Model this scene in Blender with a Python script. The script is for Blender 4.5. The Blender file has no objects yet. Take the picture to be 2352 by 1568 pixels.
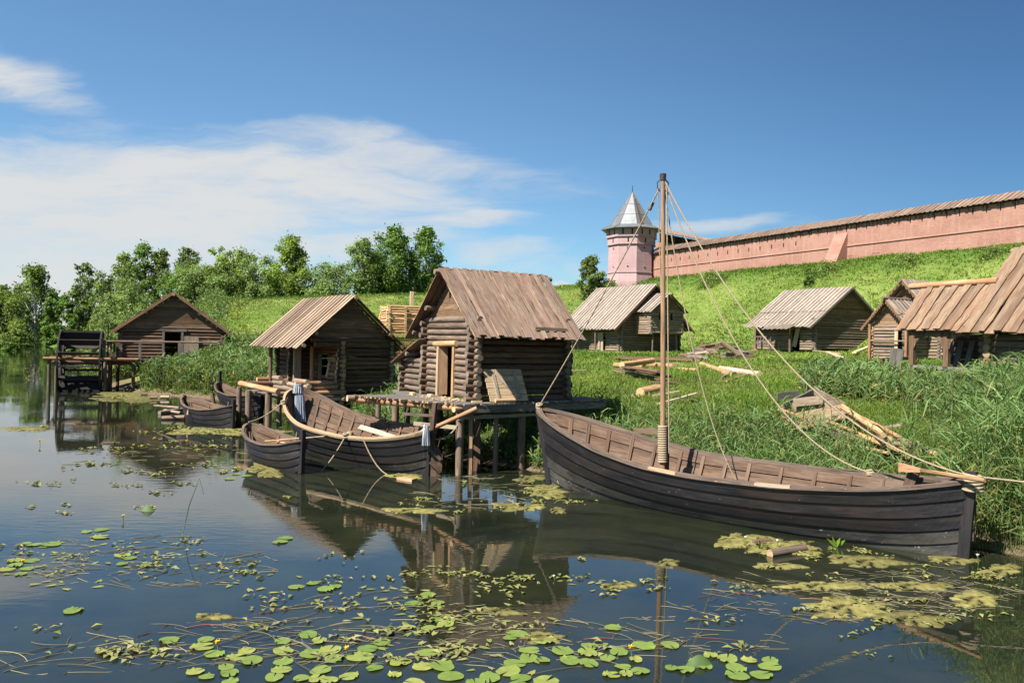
import bpy, math, random
import numpy as np
from mathutils import Vector, Matrix
random.seed(11)
RNG = np.random.default_rng(7)
SC = bpy.context.scene
COL = SC.collection
PI = math.pi
R = math.radians
V3 = lambda *a: Vector(a)

# ------------------------------------------------------------------ camera geometry
# Eye 4 m above the water, looking level along +Y, rolled by about one degree, 28 mm lens.
EYE, FPX, CX, CY, ROLL = 4.0, 1829.0, 1176.0, 784.0, 0.0185
def ray(x, y):
    dx, dy = x - CX, y - CY
    c, s = math.cos(ROLL), math.sin(ROLL)
    return (dx * c + dy * s) / FPX, -(dy * c - dx * s) / FPX
def at(x, y, Z):                      # survey: the point of height Z seen at photo position x, y
    a, b = ray(x, y)
    t = (Z - EYE) / b
    return Vector((a * t, t, Z))
def atd(x, y, D):                     # survey: the point at depth D
    a, b = ray(x, y)
    return Vector((a * D, D, EYE + b * D))

# ------------------------------------------------------------------ object helpers
def tag(o, label=None, cat=None, group=None, kind=None):
    if label: o['label'] = label
    if cat: o['category'] = cat
    if group: o['group'] = group
    if kind: o['kind'] = kind
    return o
def thing(name, label, cat, loc=(0, 0, 0), group=None):
    o = bpy.data.objects.new(name, None)
    o.empty_display_size = 0.3
    COL.objects.link(o)
    o.location = loc
    return tag(o, label, cat, group)
def world_loc(o):
    p = Vector((0, 0, 0))
    while o is not None:
        p = p + Vector(o.location)
        o = o.parent
    return p
def copy_tree(o, parent=None):
    c = o.copy(); COL.objects.link(c)
    if parent is not None: c.parent = parent
    for ch in list(o.children): copy_tree(ch, c)
    return c

class MB:
    """collects logs, boards, tubes and plates; build() links them as one mesh object"""
    def __init__(s):
        s.v = []; s.f = []; s.uv = []; s.t = []; s.m = []; s.s = []
    def add(s, verts, faces, uvs, tint, mat=0, smooth=False):
        b = len(s.v)
        s.v += [tuple(p) for p in verts]
        for f, u in zip(faces, uvs):
            s.f.append([b + i for i in f]); s.uv.append(u); s.t.append(tint); s.m.append(mat); s.s.append(smooth)
    def tint(s, lo=.75, hi=1.25):
        return (random.uniform(lo, hi), random.random(), random.random())
    def log(s, p0, p1, r0, r1=None, n=10, rings=5, wob=.05, tint=None, cap=1, mat=0, bend=0.0):
        p0, p1 = Vector(p0), Vector(p1)
        r1 = r0 if r1 is None else r1
        ax = (p1 - p0); L = ax.length; ax.normalize()
        up = Vector((0, 0, 1)) if abs(ax.z) < .9 else Vector((1, 0, 0))
        a = ax.cross(up).normalized(); b = ax.cross(a).normalized()
        tint = tint or s.tint()
        vs = []; uo = random.uniform(0, 20)
        sh = [1 + random.uniform(-wob, wob) for _ in range(n)]
        bd = Vector((random.uniform(-1, 1), random.uniform(-1, 1), random.uniform(-1, 1))) * bend
        for i in range(rings + 1):
            t = i / rings
            c = p0 + ax * (L * t) + bd * math.sin(PI * t)
            r = (r0 + (r1 - r0) * t)
            for j in range(n):
                an = 2 * PI * j / n
                rr = r * sh[j] * (1 + random.uniform(-wob, wob) * .5)
                vs.append(c + a * (math.cos(an) * rr) + b * (math.sin(an) * rr))
        fs = []; us = []
        for i in range(rings):
            for j in range(n):
                k = (j + 1) % n
                fs.append((i * n + j, i * n + k, (i + 1) * n + k, (i + 1) * n + j))
                u0, u1 = uo + L * i / rings, uo + L * (i + 1) / rings
                w0, w1 = 2 * PI * r0 * j / n, 2 * PI * r0 * (j + 1) / n
                us.append(((u0, w0), (u0, w1), (u1, w1), (u1, w0)))
        s.add(vs, fs, us, tint, mat, True)
        cu = tuple((r0 * math.cos(2 * PI * j / n), r0 * math.sin(2 * PI * j / n)) for j in range(n))
        s.add(vs[:n], [tuple(range(n - 1, -1, -1))], [cu[::-1]], tint, cap)
        s.add(vs[-n:], [tuple(range(n))], [cu], tint, cap)
    def board(s, p0, p1, wd, w, t, tint=None, seg=1, wane=0.0, mat=0, w1=None, em=None):
        """board with its centre line p0-p1, width w along wd, thickness t"""
        p0, p1 = Vector(p0), Vector(p1)
        ax = p1 - p0; L = ax.length; ax.normalize()
        wd = Vector(wd); wd = (wd - ax * wd.dot(ax)).normalized()
        nn = ax.cross(wd).normalized()
        w1 = w if w1 is None else w1
        tint = tint or s.tint()
        uo, vo = random.uniform(0, 30), random.uniform(0, 30)
        vs = []
        for i in range(seg + 1):
            q = i / seg; c = p0 + ax * (L * q); ww = w + (w1 - w) * q
            a = ww / 2 + random.uniform(-wane, wane); b = ww / 2 + random.uniform(-wane, wane)
            for (sx, sz) in ((-a, -t / 2), (b, -t / 2), (b, t / 2), (-a, t / 2)):
                vs.append(c + wd * sx + nn * sz)
        fs = []; us = []; fe = []; ue = []
        for i in range(seg):
            o = i * 4; x0, x1 = uo + L * i / seg, uo + L * (i + 1) / seg
            for k in range(4):
                k2 = (k + 1) % 4
                side = em is not None and k % 2 == 1
                (fe if side else fs).append((o + k, o + k2, o + 4 + k2, o + 4 + k))
                d0 = vo + (0, w, w + t, 2 * w + t)[k]; d1 = vo + (w, w + t, 2 * w + t, 2 * w + 2 * t)[k]
                (ue if side else us).append(((x0, d0), (x0, d1), (x1, d1), (x1, d0)))
        e = seg * 4
        fs += [(3, 2, 1, 0), (e, e + 1, e + 2, e + 3)]
        us += [((uo, vo), (uo, vo + w), (uo + t, vo + w), (uo + t, vo)), ((uo, vo), (uo, vo + w), (uo + t, vo + w), (uo + t, vo))]
        s.add(vs, fs, us, tint, mat)
        if fe: s.add(vs, fe, ue, (random.uniform(.6, 1.5), random.random(), .5), em)
    def box(s, c, sx, sy, sz, rot=0.0, tint=None, mat=0):
        c = Vector(c); a = Vector((math.cos(rot), math.sin(rot), 0))
        b = Vector((-a.y, a.x, 0))
        if sx >= sy and sx >= sz: s.board(c - a * sx / 2, c + a * sx / 2, b, sy, sz, tint, mat=mat)
        elif sy >= sz: s.board(c - b * sy / 2, c + b * sy / 2, a, sx, sz, tint, mat=mat)
        else: s.board(c - V3(0, 0, sz / 2), c + V3(0, 0, sz / 2), a, sx, sy, tint, mat=mat)
    def tube(s, pts, r, n=6, tint=None, mat=0, r1=None):
        pts = [Vector(p) for p in pts]
        tint = tint or s.tint(.9, 1.1); r1 = r if r1 is None else r1
        vs = []; dist = 0; us_ = []
        for i, p in enumerate(pts):
            d = (pts[min(i + 1, len(pts) - 1)] - pts[max(i - 1, 0)]).normalized()
            up = Vector((0, 0, 1)) if abs(d.z) < .95 else Vector((1, 0, 0))
            a = d.cross(up).normalized(); b = d.cross(a)
            rr = r + (r1 - r) * i / max(1, len(pts) - 1)
            if i: dist += (p - pts[i - 1]).length
            us_.append(dist)
            for j in range(n):
                an = 2 * PI * j / n
                vs.append(p + a * math.cos(an) * rr + b * math.sin(an) * rr)
        fs = []; us = []
        for i in range(len(pts) - 1):
            for j in range(n):
                k = (j + 1) % n
                fs.append((i * n + j, i * n + k, (i + 1) * n + k, (i + 1) * n + j))
                w = 2 * PI * r / n
                us.append(((us_[i], j * w), (us_[i], j * w + w), (us_[i + 1], j * w + w), (us_[i + 1], j * w)))
        s.add(vs, fs, us, tint, mat, True)
        m = len(pts) - 1
        z = tuple((0, 0) for _ in range(n))
        s.add(vs[:n], [tuple(range(n - 1, -1, -1))], [z], tint, mat)
        s.add(vs[m * n:], [tuple(range(n))], [z], tint, mat)
    def grid(s, rows, tint=None, mat=0, smooth=True, closed=False, uvscale=1.0):
        """rows: list of equally long lists of points"""
        n = len(rows[0]); vs = [p for r in rows for p in r]; tint = tint or (1, .5, .5)
        fs = []; us = []
        for i in range(len(rows) - 1):
            for j in range(n - (0 if closed else 1)):
                k = (j + 1) % n
                fs.append((i * n + j, i * n + k, (i + 1) * n + k, (i + 1) * n + j))
                us.append(((i * uvscale, j * uvscale), (i * uvscale, j * uvscale + uvscale), (i * uvscale + uvscale, j * uvscale + uvscale), (i * uvscale + uvscale, j * uvscale)))
        s.add(vs, fs, us, tint, mat, smooth)
    def prism(s, pts, d, tint=None, mat=0):
        """flat polygon pts pushed along vector d"""
        pts = [Vector(p) for p in pts]; d = Vector(d); n = len(pts); tint = tint or s.tint()
        vs = pts + [p + d for p in pts]
        e = (pts[1] - pts[0]).normalized(); nn = d.normalized(); g = nn.cross(e)
        uv = [((p - pts[0]).dot(e), (p - pts[0]).dot(g)) for p in pts]
        fs = [tuple(range(n - 1, -1, -1)), tuple(range(n, 2 * n))]
        us = [tuple(uv[::-1]), tuple(uv)]
        for i in range(n):
            k = (i + 1) % n
            fs.append((i, k, n + k, n + i)); us.append((uv[i], uv[k], (uv[k][0] + .05, uv[k][1]), (uv[i][0] + .05, uv[i][1])))
        s.add(vs, fs, us, tint, mat)
    def build(s, name, mats, parent=None, origin=None):
        if not isinstance(mats, (list, tuple)): mats = [mats]
        co = np.array(s.v, dtype=np.float64)
        if parent is not None: org = np.array(world_loc(parent))
        elif origin is not None: org = np.array(origin, dtype=float)
        else:
            org = (co.min(0) + co.max(0)) / 2; org[2] = co[:, 2].min()
        me = bpy.data.meshes.new(name)
        me.from_pydata((co - org).tolist(), [], s.f)
        uvl = me.uv_layers.new(name='UVMap')
        flat = np.array([c for u in s.uv for p in u for c in p], dtype=np.float32)
        uvl.data.foreach_set('uv', flat)
        ca = me.color_attributes.new('tint', 'FLOAT_COLOR', 'CORNER')
        cc = np.array([(t[0], t[1], t[2], 1.0) for t, f in zip(s.t, s.f) for _ in f], dtype=np.float32)
        ca.data.foreach_set('color', cc.ravel())
        nm = len(mats)
        me.polygons.foreach_set('material_index', np.minimum(np.array(s.m, dtype=np.int32), nm - 1))
        me.polygons.foreach_set('use_smooth', np.array(s.s, dtype=bool))
        for m in mats: me.materials.append(m)
        me.update()
        o = bpy.data.objects.new(name, me); COL.objects.link(o)
        if parent is not None: o.parent = parent
        else: o.location = org
        return o

def np_mesh(name, co, loops, starts, tint, mat, smooth=False, origin=None, parent=None):
    """co (n,3); loops flat vertex index; starts polygon loop starts; tint (n,3) per vertex"""
    co = np.asarray(co, dtype=np.float64)
    org = np.array(world_loc(parent)) if parent is not None else (np.zeros(3) if origin is None else np.array(origin, float))
    me = bpy.data.meshes.new(name)
    me.vertices.add(len(co)); me.vertices.foreach_set('co', (co - org).astype(np.float32).ravel())
    me.loops.add(len(loops)); me.loops.foreach_set('vertex_index', np.asarray(loops, dtype=np.int32))
    me.polygons.add(len(starts)); me.polygons.foreach_set('loop_start', np.asarray(starts, dtype=np.int32))
    ca = me.color_attributes.new('tint', 'FLOAT_COLOR', 'POINT')
    t4 = np.ones((len(co), 4), dtype=np.float32); t4[:, :3] = tint
    ca.data.foreach_set('color', t4.ravel())
    if smooth: me.polygons.foreach_set('use_smooth', np.ones(len(starts), dtype=bool))
    me.materials.append(mat)
    me.update(calc_edges=True)
    o = bpy.data.objects.new(name, me); COL.objects.link(o)
    if parent is not None: o.parent = parent
    else: o.location = org
    return o

def blades_arrays(base, d, L, W, droop, tint):
    """leaf blades: base (n,3), direction d (n,3), length, width, droop (n,), tint (n,3) -> co, loops, starts, tint"""
    n = len(base)
    d = d / np.linalg.norm(d, axis=1, keepdims=True)
    rnd = RNG.normal(size=(n, 3)); rnd[:, 2] *= .3
    w = np.cross(d, rnd); w /= np.linalg.norm(w, axis=1, keepdims=True) + 1e-9
    dn = np.array([0, 0, -1.0])
    L1 = L[:, None]; W1 = W[:, None] / 2; dr = droop[:, None]
    mid = base + d * L1 * .5 + dn * dr * L1 * .12
    tip = base + d * L1 * .95 + dn * dr * L1 * .5
    co = np.empty((n, 5, 3))
    co[:, 0] = base - w * W1 * .6; co[:, 1] = base + w * W1 * .6
    co[:, 2] = mid + w * W1; co[:, 3] = mid - w * W1; co[:, 4] = tip
    k = np.arange(n)[:, None] * 5
    loops = (k + np.array([0, 1, 2, 3, 3, 2, 4])[None]).ravel()
    starts = (np.arange(n)[:, None] * 7 + np.array([0, 4])[None]).ravel()
    return co.reshape(-1, 3), loops, starts, np.repeat(tint, 5, axis=0)

def diamonds_arrays(c, nrm, size, asp, tint):
    """leaf clumps: one four-cornered leaf per centre, facing nrm"""
    n = len(c)
    nrm = nrm / (np.linalg.norm(nrm, axis=1, keepdims=True) + 1e-9)
    rnd = RNG.normal(size=(n, 3))
    a = np.cross(nrm, rnd); a /= np.linalg.norm(a, axis=1, keepdims=True) + 1e-9
    b = np.cross(nrm, a)
    S = size[:, None] / 2
    off = nrm * S * .35
    co = np.empty((n, 4, 3))
    co[:, 0] = c - a * S; co[:, 1] = c - b * S * asp + off; co[:, 2] = c + a * S; co[:, 3] = c + b * S * asp + off
    loops = np.arange(n * 4); starts = np.arange(n) * 4
    return co.reshape(-1, 3), loops, starts, np.repeat(tint, 4, axis=0)

def join_arrays(parts):
    co = []; lo = []; st = []; ti = []; nv = nl = 0
    for c, l, s, t in parts:
        co.append(c); lo.append(np.asarray(l) + nv); st.append(np.asarray(s) + nl); ti.append(t)
        nv += len(c); nl += len(l)
    return np.concatenate(co), np.concatenate(lo), np.concatenate(st), np.concatenate(ti)

# ------------------------------------------------------------------ materials
def new_mat(name):
    m = bpy.data.materials.new(name); m.use_nodes = True
    nt = m.node_tree; nt.nodes.clear()
    return m, nt
def N(nt, typ, **kw):
    n = nt.nodes.new(typ)
    for k, v in kw.items():
        if k.startswith('in_'):
            key = k[3:]
            n.inputs[int(key) if key.isdigit() else key].default_value = v
        else: setattr(n, k, v)
    return n
def ramp(nt, stops, interp='LINEAR'):
    n = nt.nodes.new('ShaderNodeValToRGB'); cr = n.color_ramp; cr.interpolation = interp
    while len(cr.elements) > 1: cr.elements.remove(cr.elements[-1])
    cr.elements[0].position = stops[0][0]; cr.elements[0].color = (*stops[0][1], 1)
    for p, c in stops[1:]:
        e = cr.elements.new(p); e.color = (*c, 1)
    return n
def mixc(nt, fac, a, b, mode='MIX'):
    n = nt.nodes.new('ShaderNodeMix'); n.data_type = 'RGBA'; n.blend_type = mode
    for sock, val in ((n.inputs[0], fac), (n.inputs[6], a), (n.inputs[7], b)):
        if hasattr(val, 'is_linked'): nt.links.new(val, sock)
        elif isinstance(val, (int, float)): sock.default_value = val
        else: sock.default_value = (*val, 1)
    return n.outputs[2]
def math_(nt, op, a, b=None, c=None):
    n = nt.nodes.new('ShaderNodeMath'); n.operation = op
    for i, val in enumerate((a, b, c)):
        if val is None: continue
        if hasattr(val, 'is_linked'): nt.links.new(val, n.inputs[i])
        else: n.inputs[i].default_value = val
    return n.outputs[0]
def g3(v): return (v, v, v)

def wood(name, dark, mid, light, rough=.8, grain=34, bump=.5, spec=.25, patch=None, speck=None):
    m, nt = new_mat(name); L = nt.links.new
    out = N(nt, 'ShaderNodeOutputMaterial'); bs = N(nt, 'ShaderNodeBsdfPrincipled')
    bs.inputs['Roughness'].default_value = rough
    bs.inputs['Specular IOR Level'].default_value = spec
    L(bs.outputs[0], out.inputs[0])
    uv = N(nt, 'ShaderNodeUVMap', uv_map='UVMap'); tn = N(nt, 'ShaderNodeAttribute', attribute_name='tint')
    sp = N(nt, 'ShaderNodeSeparateXYZ'); L(tn.outputs['Color'], sp.inputs[0])
    su = N(nt, 'ShaderNodeSeparateXYZ'); L(uv.outputs[0], su.inputs[0])
    def vec(ku, kv, kz):
        c = N(nt, 'ShaderNodeCombineXYZ')
        L(math_(nt, 'MULTIPLY', su.outputs[0], ku), c.inputs[0]); L(math_(nt, 'MULTIPLY', su.outputs[1], kv), c.inputs[1])
        L(math_(nt, 'MULTIPLY', sp.outputs[1], kz), c.inputs[2]); return c.outputs[0]
    n1 = N(nt, 'ShaderNodeTexNoise', in_Scale=1.0, in_Detail=7.0, in_Roughness=.7, in_Distortion=.4)
    L(vec(2.2, grain, 40), n1.inputs['Vector'])
    n2 = N(nt, 'ShaderNodeTexNoise', in_Scale=1.0, in_Detail=4.0, in_Roughness=.6)
    L(vec(1.1, 4.5, 17), n2.inputs['Vector'])
    f = math_(nt, 'ADD', math_(nt, 'MULTIPLY', n1.outputs[0], .6), math_(nt, 'MULTIPLY', n2.outputs[0], .4))
    rp = ramp(nt, [(.30, dark), (.5, mid), (.70, light)]); L(f, rp.inputs[0])
    col = rp.outputs[0]
    # cracks along the grain
    n3 = N(nt, 'ShaderNodeTexNoise', in_Scale=1.0, in_Detail=2.0, in_Roughness=.5)
    L(vec(1.3, grain * 1.4, 23), n3.inputs['Vector'])
    ck = ramp(nt, [(.33, g3(.35)), (.40, g3(1))]); L(n3.outputs[0], ck.inputs[0])
    col = mixc(nt, 1.0, col, ck.outputs[0], 'MULTIPLY')
    if patch:                                   # large weathered patches in another tone
        n4 = N(nt, 'ShaderNodeTexNoise', in_Scale=1.0, in_Detail=5.0, in_Roughness=.65)
        L(vec(.8, 3.0, 61), n4.inputs['Vector'])
        pr = ramp(nt, [(.48, g3(0)), (.62, g3(1))]); L(n4.outputs[0], pr.inputs[0])
        col = mixc(nt, math_(nt, 'MULTIPLY', pr.outputs[0], patch[1]), col, patch[0])
    if speck:                                   # small worn chips
        n5 = N(nt, 'ShaderNodeTexNoise', in_Scale=1.0, in_Detail=3.0, in_Roughness=.6)
        L(vec(9, 22, 31), n5.inputs['Vector'])
        pr = ramp(nt, [(speck[1], g3(0)), (speck[1] + .03, g3(1))]); L(n5.outputs[0], pr.inputs[0])
        col = mixc(nt, pr.outputs[0], col, speck[0])
    tv = N(nt, 'ShaderNodeCombineXYZ')
    for i in range(3): L(sp.outputs[0], tv.inputs[i])
    col = mixc(nt, 1.0, col, tv.outputs[0], 'MULTIPLY')
    L(col, bs.inputs['Base Color'])
    bp = N(nt, 'ShaderNodeBump', in_Strength=bump, in_Distance=.012); L(f, bp.inputs['Height']); L(bp.outputs[0], bs.inputs['Normal'])
    return m
def endgrain(name, c1, c2):
    m, nt = new_mat(name); L = nt.links.new
    out = N(nt, 'ShaderNodeOutputMaterial'); bs = N(nt, 'ShaderNodeBsdfPrincipled', in_Roughness=.85); L(bs.outputs[0], out.inputs[0])
    uv = N(nt, 'ShaderNodeUVMap', uv_map='UVMap'); tn = N(nt, 'ShaderNodeAttribute', attribute_name='tint')
    ln = N(nt, 'ShaderNodeVectorMath', operation='LENGTH'); L(uv.outputs[0], ln.inputs[0])
    ns = N(nt, 'ShaderNodeTexNoise', in_Scale=25.0, in_Detail=4.0); L(uv.outputs[0], ns.inputs['Vector'])
    s_ = math_(nt, 'SINE', math_(nt, 'ADD', math_(nt, 'MULTIPLY', ln.outputs['Value'], 330.0), math_(nt, 'MULTIPLY', ns.outputs[0], 6.0)))
    f = math_(nt, 'ADD', math_(nt, 'MULTIPLY', s_, .18), ns.outputs[0])
    rp = ramp(nt, [(.3, c1), (.75, c2)]); L(f, rp.inputs[0])
    sp = N(nt, 'ShaderNodeSeparateXYZ'); L(tn.outputs['Color'], sp.inputs[0])
    tv = N(nt, 'ShaderNodeCombineXYZ')
    for i in range(3): L(sp.outputs[0], tv.inputs[i])
    L(mixc(nt, 1.0, rp.outputs[0], tv.outputs[0], 'MULTIPLY'), bs.inputs['Base Color'])
    return m
def leafmat(name, c1, c2, trans=.35, rough=.6, c3=None):
    """tint.r brightness, tint.g mix c1-c2, tint.b mix to c3"""
    m, nt = new_mat(name); L = nt.links.new
    out = N(nt, 'ShaderNodeOutputMaterial')
    tn = N(nt, 'ShaderNodeAttribute', attribute_name='tint'); sp = N(nt, 'ShaderNodeSeparateXYZ'); L(tn.outputs['Color'], sp.inputs[0])
    col = mixc(nt, sp.outputs[1], c1, c2)
    if c3: col = mixc(nt, sp.outputs[2], col, c3)
    tv = N(nt, 'ShaderNodeCombineXYZ')
    for i in range(3): L(sp.outputs[0], tv.inputs[i])
    col = mixc(nt, 1.0, col, tv.outputs[0], 'MULTIPLY')
    bs = N(nt, 'ShaderNodeBsdfPrincipled', in_Roughness=rough); bs.inputs['Specular IOR Level'].default_value = .25
    tr = N(nt, 'ShaderNodeBsdfTranslucent'); mx = N(nt, 'ShaderNodeMixShader', in_0=trans)
    L(col, bs.inputs['Base Color'])
    L(mixc(nt, 1.0, col, (1.15, 1.1, .55), 'MULTIPLY'), tr.inputs[0])
    L(bs.outputs[0], mx.inputs[1]); L(tr.outputs[0], mx.inputs[2]); L(mx.outputs[0], out.inputs[0])
    return m
def plain(name, c1, c2, scale=3.0, rough=.8, bump=.2, metal=0.0, stretch=(1, 1, 1), spec=.3, lo=.35, hi=.65, dist=.02):
    m, nt = new_mat(name); L = nt.links.new
    out = N(nt, 'ShaderNodeOutputMaterial'); bs = N(nt, 'ShaderNodeBsdfPrincipled', in_Roughness=rough, in_Metallic=metal)
    bs.inputs['Specular IOR Level'].default_value = spec
    L(bs.outputs[0], out.inputs[0])
    tc = N(nt, 'ShaderNodeTexCoord'); mp = N(nt, 'ShaderNodeMapping'); mp.inputs['Scale'].default_value = stretch
    L(tc.outputs['Object'], mp.inputs[0])
    ns = N(nt, 'ShaderNodeTexNoise', in_Scale=scale, in_Detail=6.0, in_Roughness=.65); L(mp.outputs[0], ns.inputs['Vector'])
    rp = ramp(nt, [(lo, c1), (hi, c2)]); L(ns.outputs[0], rp.inputs[0])
    tn = N(nt, 'ShaderNodeAttribute', attribute_name='tint'); sp = N(nt, 'ShaderNodeSeparateXYZ'); L(tn.outputs['Color'], sp.inputs[0])
    tv = N(nt, 'ShaderNodeCombineXYZ')
    for i in range(3): L(sp.outputs[0], tv.inputs[i])
    L(mixc(nt, 1.0, rp.outputs[0], tv.outputs[0], 'MULTIPLY'), bs.inputs['Base Color'])
    if bump:
        bp = N(nt, 'ShaderNodeBump', in_Strength=bump, in_Distance=dist); L(ns.outputs[0], bp.inputs['Height']); L(bp.outputs[0], bs.inputs['Normal'])
    return m

M = {}
M['log_dark'] = wood('dark weathered log', (.040, .023, .014), (.118, .070, .043), (.26, .165, .105), grain=22, patch=((.130, .080, .048), .6))
M['log_grey'] = wood('grey brown log', (.055, .035, .023), (.150, .102, .070), (.29, .215, .155), grain=20, patch=((.20, .155, .115), .6))
M['log_tan'] = wood('old tan log', (.09, .06, .038), (.20, .14, .092), (.32, .24, .165), grain=20, patch=((.24, .20, .155), .6))
M['log_fresh'] = wood('peeled fresh log', (.22, .115, .05), (.42, .25, .12), (.56, .38, .21), grain=16, patch=((.30, .15, .07), .5))
M['log_pine'] = wood('orange pine log', (.17, .075, .035), (.33, .16, .075), (.46, .27, .14), grain=16, patch=((.42, .27, .16), .7))
M['end_old'] = endgrain('grey log end', (.10, .072, .05), (.21, .165, .125))
M['end_new'] = endgrain('fresh log end', (.36, .22, .10), (.60, .43, .23))
M['roof_brown'] = wood('brown roof plank', (.10, .064, .044), (.215, .150, .110), (.34, .255, .195), grain=26, patch=((.17, .095, .062), .5), rough=.75)
M['bark_edge'] = wood('red bark edge', (.06, .026, .015), (.17, .075, .042), (.42, .27, .16), grain=9, patch=((.44, .30, .18), .8))
M['roof_tan'] = wood('tan roof plank', (.13, .085, .055), (.26, .185, .125), (.37, .29, .215), grain=26, patch=((.20, .12, .075), .55), rough=.75)
M['roof_grey'] = wood('grey roof plank', (.18, .145, .112), (.30, .245, .195), (.40, .34, .28), grain=18, patch=((.20, .16, .125), .6))
M['roof_warm'] = wood('warm roof plank', (.105, .063, .038), (.20, .132, .082), (.30, .212, .142), grain=26, patch=((.18, .085, .045), .6), rough=.75)
M['plank_dark'] = wood('dark gable plank', (.052, .029, .017), (.135, .078, .047), (.25, .155, .097), grain=30)
M['wheel'] = wood('shade-black wheel plank', (.012, .010, .009), (.030, .025, .021), (.075, .060, .048), grain=24)  # near-black wood puts the wheel's shade into its colour
M['plank_brown'] = wood('brown gable plank', (.085, .048, .026), (.18, .105, .058), (.28, .175, .10), grain=30)
M['plank_fresh'] = wood('fresh sawn plank', (.32, .21, .115), (.48, .34, .20), (.60, .46, .30), grain=26, bump=.25)
M['plank_grey'] = wood('grey deck plank', (.065, .055, .046), (.15, .128, .108), (.26, .225, .19), grain=24)
M['plank_pale'] = wood('pale plank', (.24, .17, .11), (.38, .29, .20), (.50, .40, .29), grain=26)
M['tar'] = wood('tarred hull plank', (.0065, .006, .0068), (.0145, .013, .0138), (.034, .029, .029), rough=.58, grain=18, bump=.35, spec=.35, patch=((.042, .026, .020), .45), speck=((.16, .13, .105), .70))
M['tar_worn'] = wood('worn grey hull plank at the waterline', (.012, .0115, .011), (.030, .028, .026), (.080, .074, .067), rough=.7, grain=14, bump=.4, spec=.25, patch=((.060, .056, .042), .6), speck=((.24, .21, .18), .67))
M['boat_in'] = wood('brown boat timber', (.042, .023, .014), (.105, .062, .038), (.175, .112, .074), grain=22, patch=((.15, .105, .075), .5))
M['boat_rail'] = wood('worn boat rail', (.055, .036, .026), (.135, .094, .070), (.23, .168, .13), grain=20, speck=((.42, .30, .19), .68))
M['boat_rail_new'] = wood('new pale boat rail', (.26, .16, .08), (.43, .30, .17), (.56, .43, .28), grain=20, patch=((.28, .13, .06), .5))
M['rope'] = plain('hemp rope', (.24, .18, .11), (.42, .33, .21), 60.0, rough=.95, bump=.6, stretch=(1, 1, 1))
M['cloth'] = plain('grey linen cloth', (.42, .44, .47), (.60, .61, .62), 9.0, rough=.95, bump=.5, stretch=(3, 3, .4))
M['cloth_blue'] = plain('blue grey linen', (.26, .30, .36), (.40, .44, .49), 12.0, rough=.95, bump=.5, stretch=(4, 4, .3))
M['iron'] = plain('old iron', (.03, .022, .02), (.09, .06, .045), 20, rough=.7)
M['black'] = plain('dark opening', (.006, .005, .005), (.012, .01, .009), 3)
# ------------------------------------------------------------------ render, camera, light
SC.view_settings.view_transform = 'Standard'; SC.view_settings.look = 'None'
SC.view_settings.exposure = 1.22; SC.view_settings.gamma = 1.0
SC.render.engine = 'CYCLES'
cy = SC.cycles
cy.max_bounces = 6; cy.diffuse_bounces = 3; cy.glossy_bounces = 3; cy.transmission_bounces = 3; cy.transparent_max_bounces = 6
cy.caustics_reflective = False; cy.caustics_refractive = False
cy.sample_clamp_indirect = 6.0
cy.use_denoising = True
try: cy.denoiser = 'OPENIMAGEDENOISE'
except Exception: pass
cam = bpy.data.cameras.new('camera'); cam.sensor_width = 36; cam.lens = FPX / 2352 * 36
cam.clip_end = 20000; cam.clip_start = .1
co_ = bpy.data.objects.new('camera', cam); COL.objects.link(co_)
co_.location = (0, 0, EYE); co_.rotation_euler = (PI / 2, -ROLL, 0)
SC.camera = co_

SUN_EL, SUN_DIR = R(49), Vector((-.76, -.65))
az = math.atan2(SUN_DIR.x, SUN_DIR.y)
sd = Vector((SUN_DIR.x * math.cos(SUN_EL), SUN_DIR.y * math.cos(SUN_EL), math.sin(SUN_EL))).normalized()
sl = bpy.data.lights.new('sun', 'SUN'); sl.energy = 4.8; sl.angle = R(.55); sl.color = (1, .965, .90)
so = bpy.data.objects.new('sun', sl); COL.objects.link(so); so.location = (-40, -20, 60)
so.rotation_euler = sd.to_track_quat('Z', 'Y').to_euler()

w = bpy.data.worlds.new('World'); SC.world = w; w.use_nodes = True
nt = w.node_tree; nt.nodes.clear(); L = nt.links.new
wo = N(nt, 'ShaderNodeOutputWorld'); bg = N(nt, 'ShaderNodeBackground'); L(bg.outputs[0], wo.inputs[0])
sky = N(nt, 'ShaderNodeTexSky'); sky.sky_type = 'NISHITA'; sky.sun_disc = False
sky.sun_elevation = SUN_EL; sky.sun_rotation = az % (2 * PI); sky.altitude = 100; sky.air_density = 1.0; sky.dust_density = .35; sky.ozone_density = 2.2
SKY_STRENGTH = .053
bg.inputs[1].default_value = SKY_STRENGTH
# cirrus: soft banks given by their bearing and height over the horizon, combed by stretched noise
tc = N(nt, 'ShaderNodeTexCoord'); sx = N(nt, 'ShaderNodeSeparateXYZ'); L(tc.outputs['Generated'], sx.inputs[0])
yy = math_(nt, 'MAXIMUM', sx.outputs[1], .04)
a_ = math_(nt, 'DIVIDE', sx.outputs[0], yy); b_ = math_(nt, 'DIVIDE', sx.outputs[2], yy)
ab = N(nt, 'ShaderNodeCombineXYZ'); L(a_, ab.inputs[0]); L(b_, ab.inputs[1])
nz = N(nt, 'ShaderNodeTexNoise', in_Scale=3.2, in_Detail=5.0, in_Roughness=.55)
mp = N(nt, 'ShaderNodeMapping'); mp.inputs['Scale'].default_value = (1.0, 2.6, 1); mp.inputs['Rotation'].default_value = (0, 0, R(-6)); L(ab.outputs[0], mp.inputs[0]); L(mp.outputs[0], nz.inputs['Vector'])
wv = N(nt, 'ShaderNodeVectorMath', operation='SUBTRACT'); L(nz.outputs['Color'], wv.inputs[0]); wv.inputs[1].default_value = (.5, .5, .5)
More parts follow.
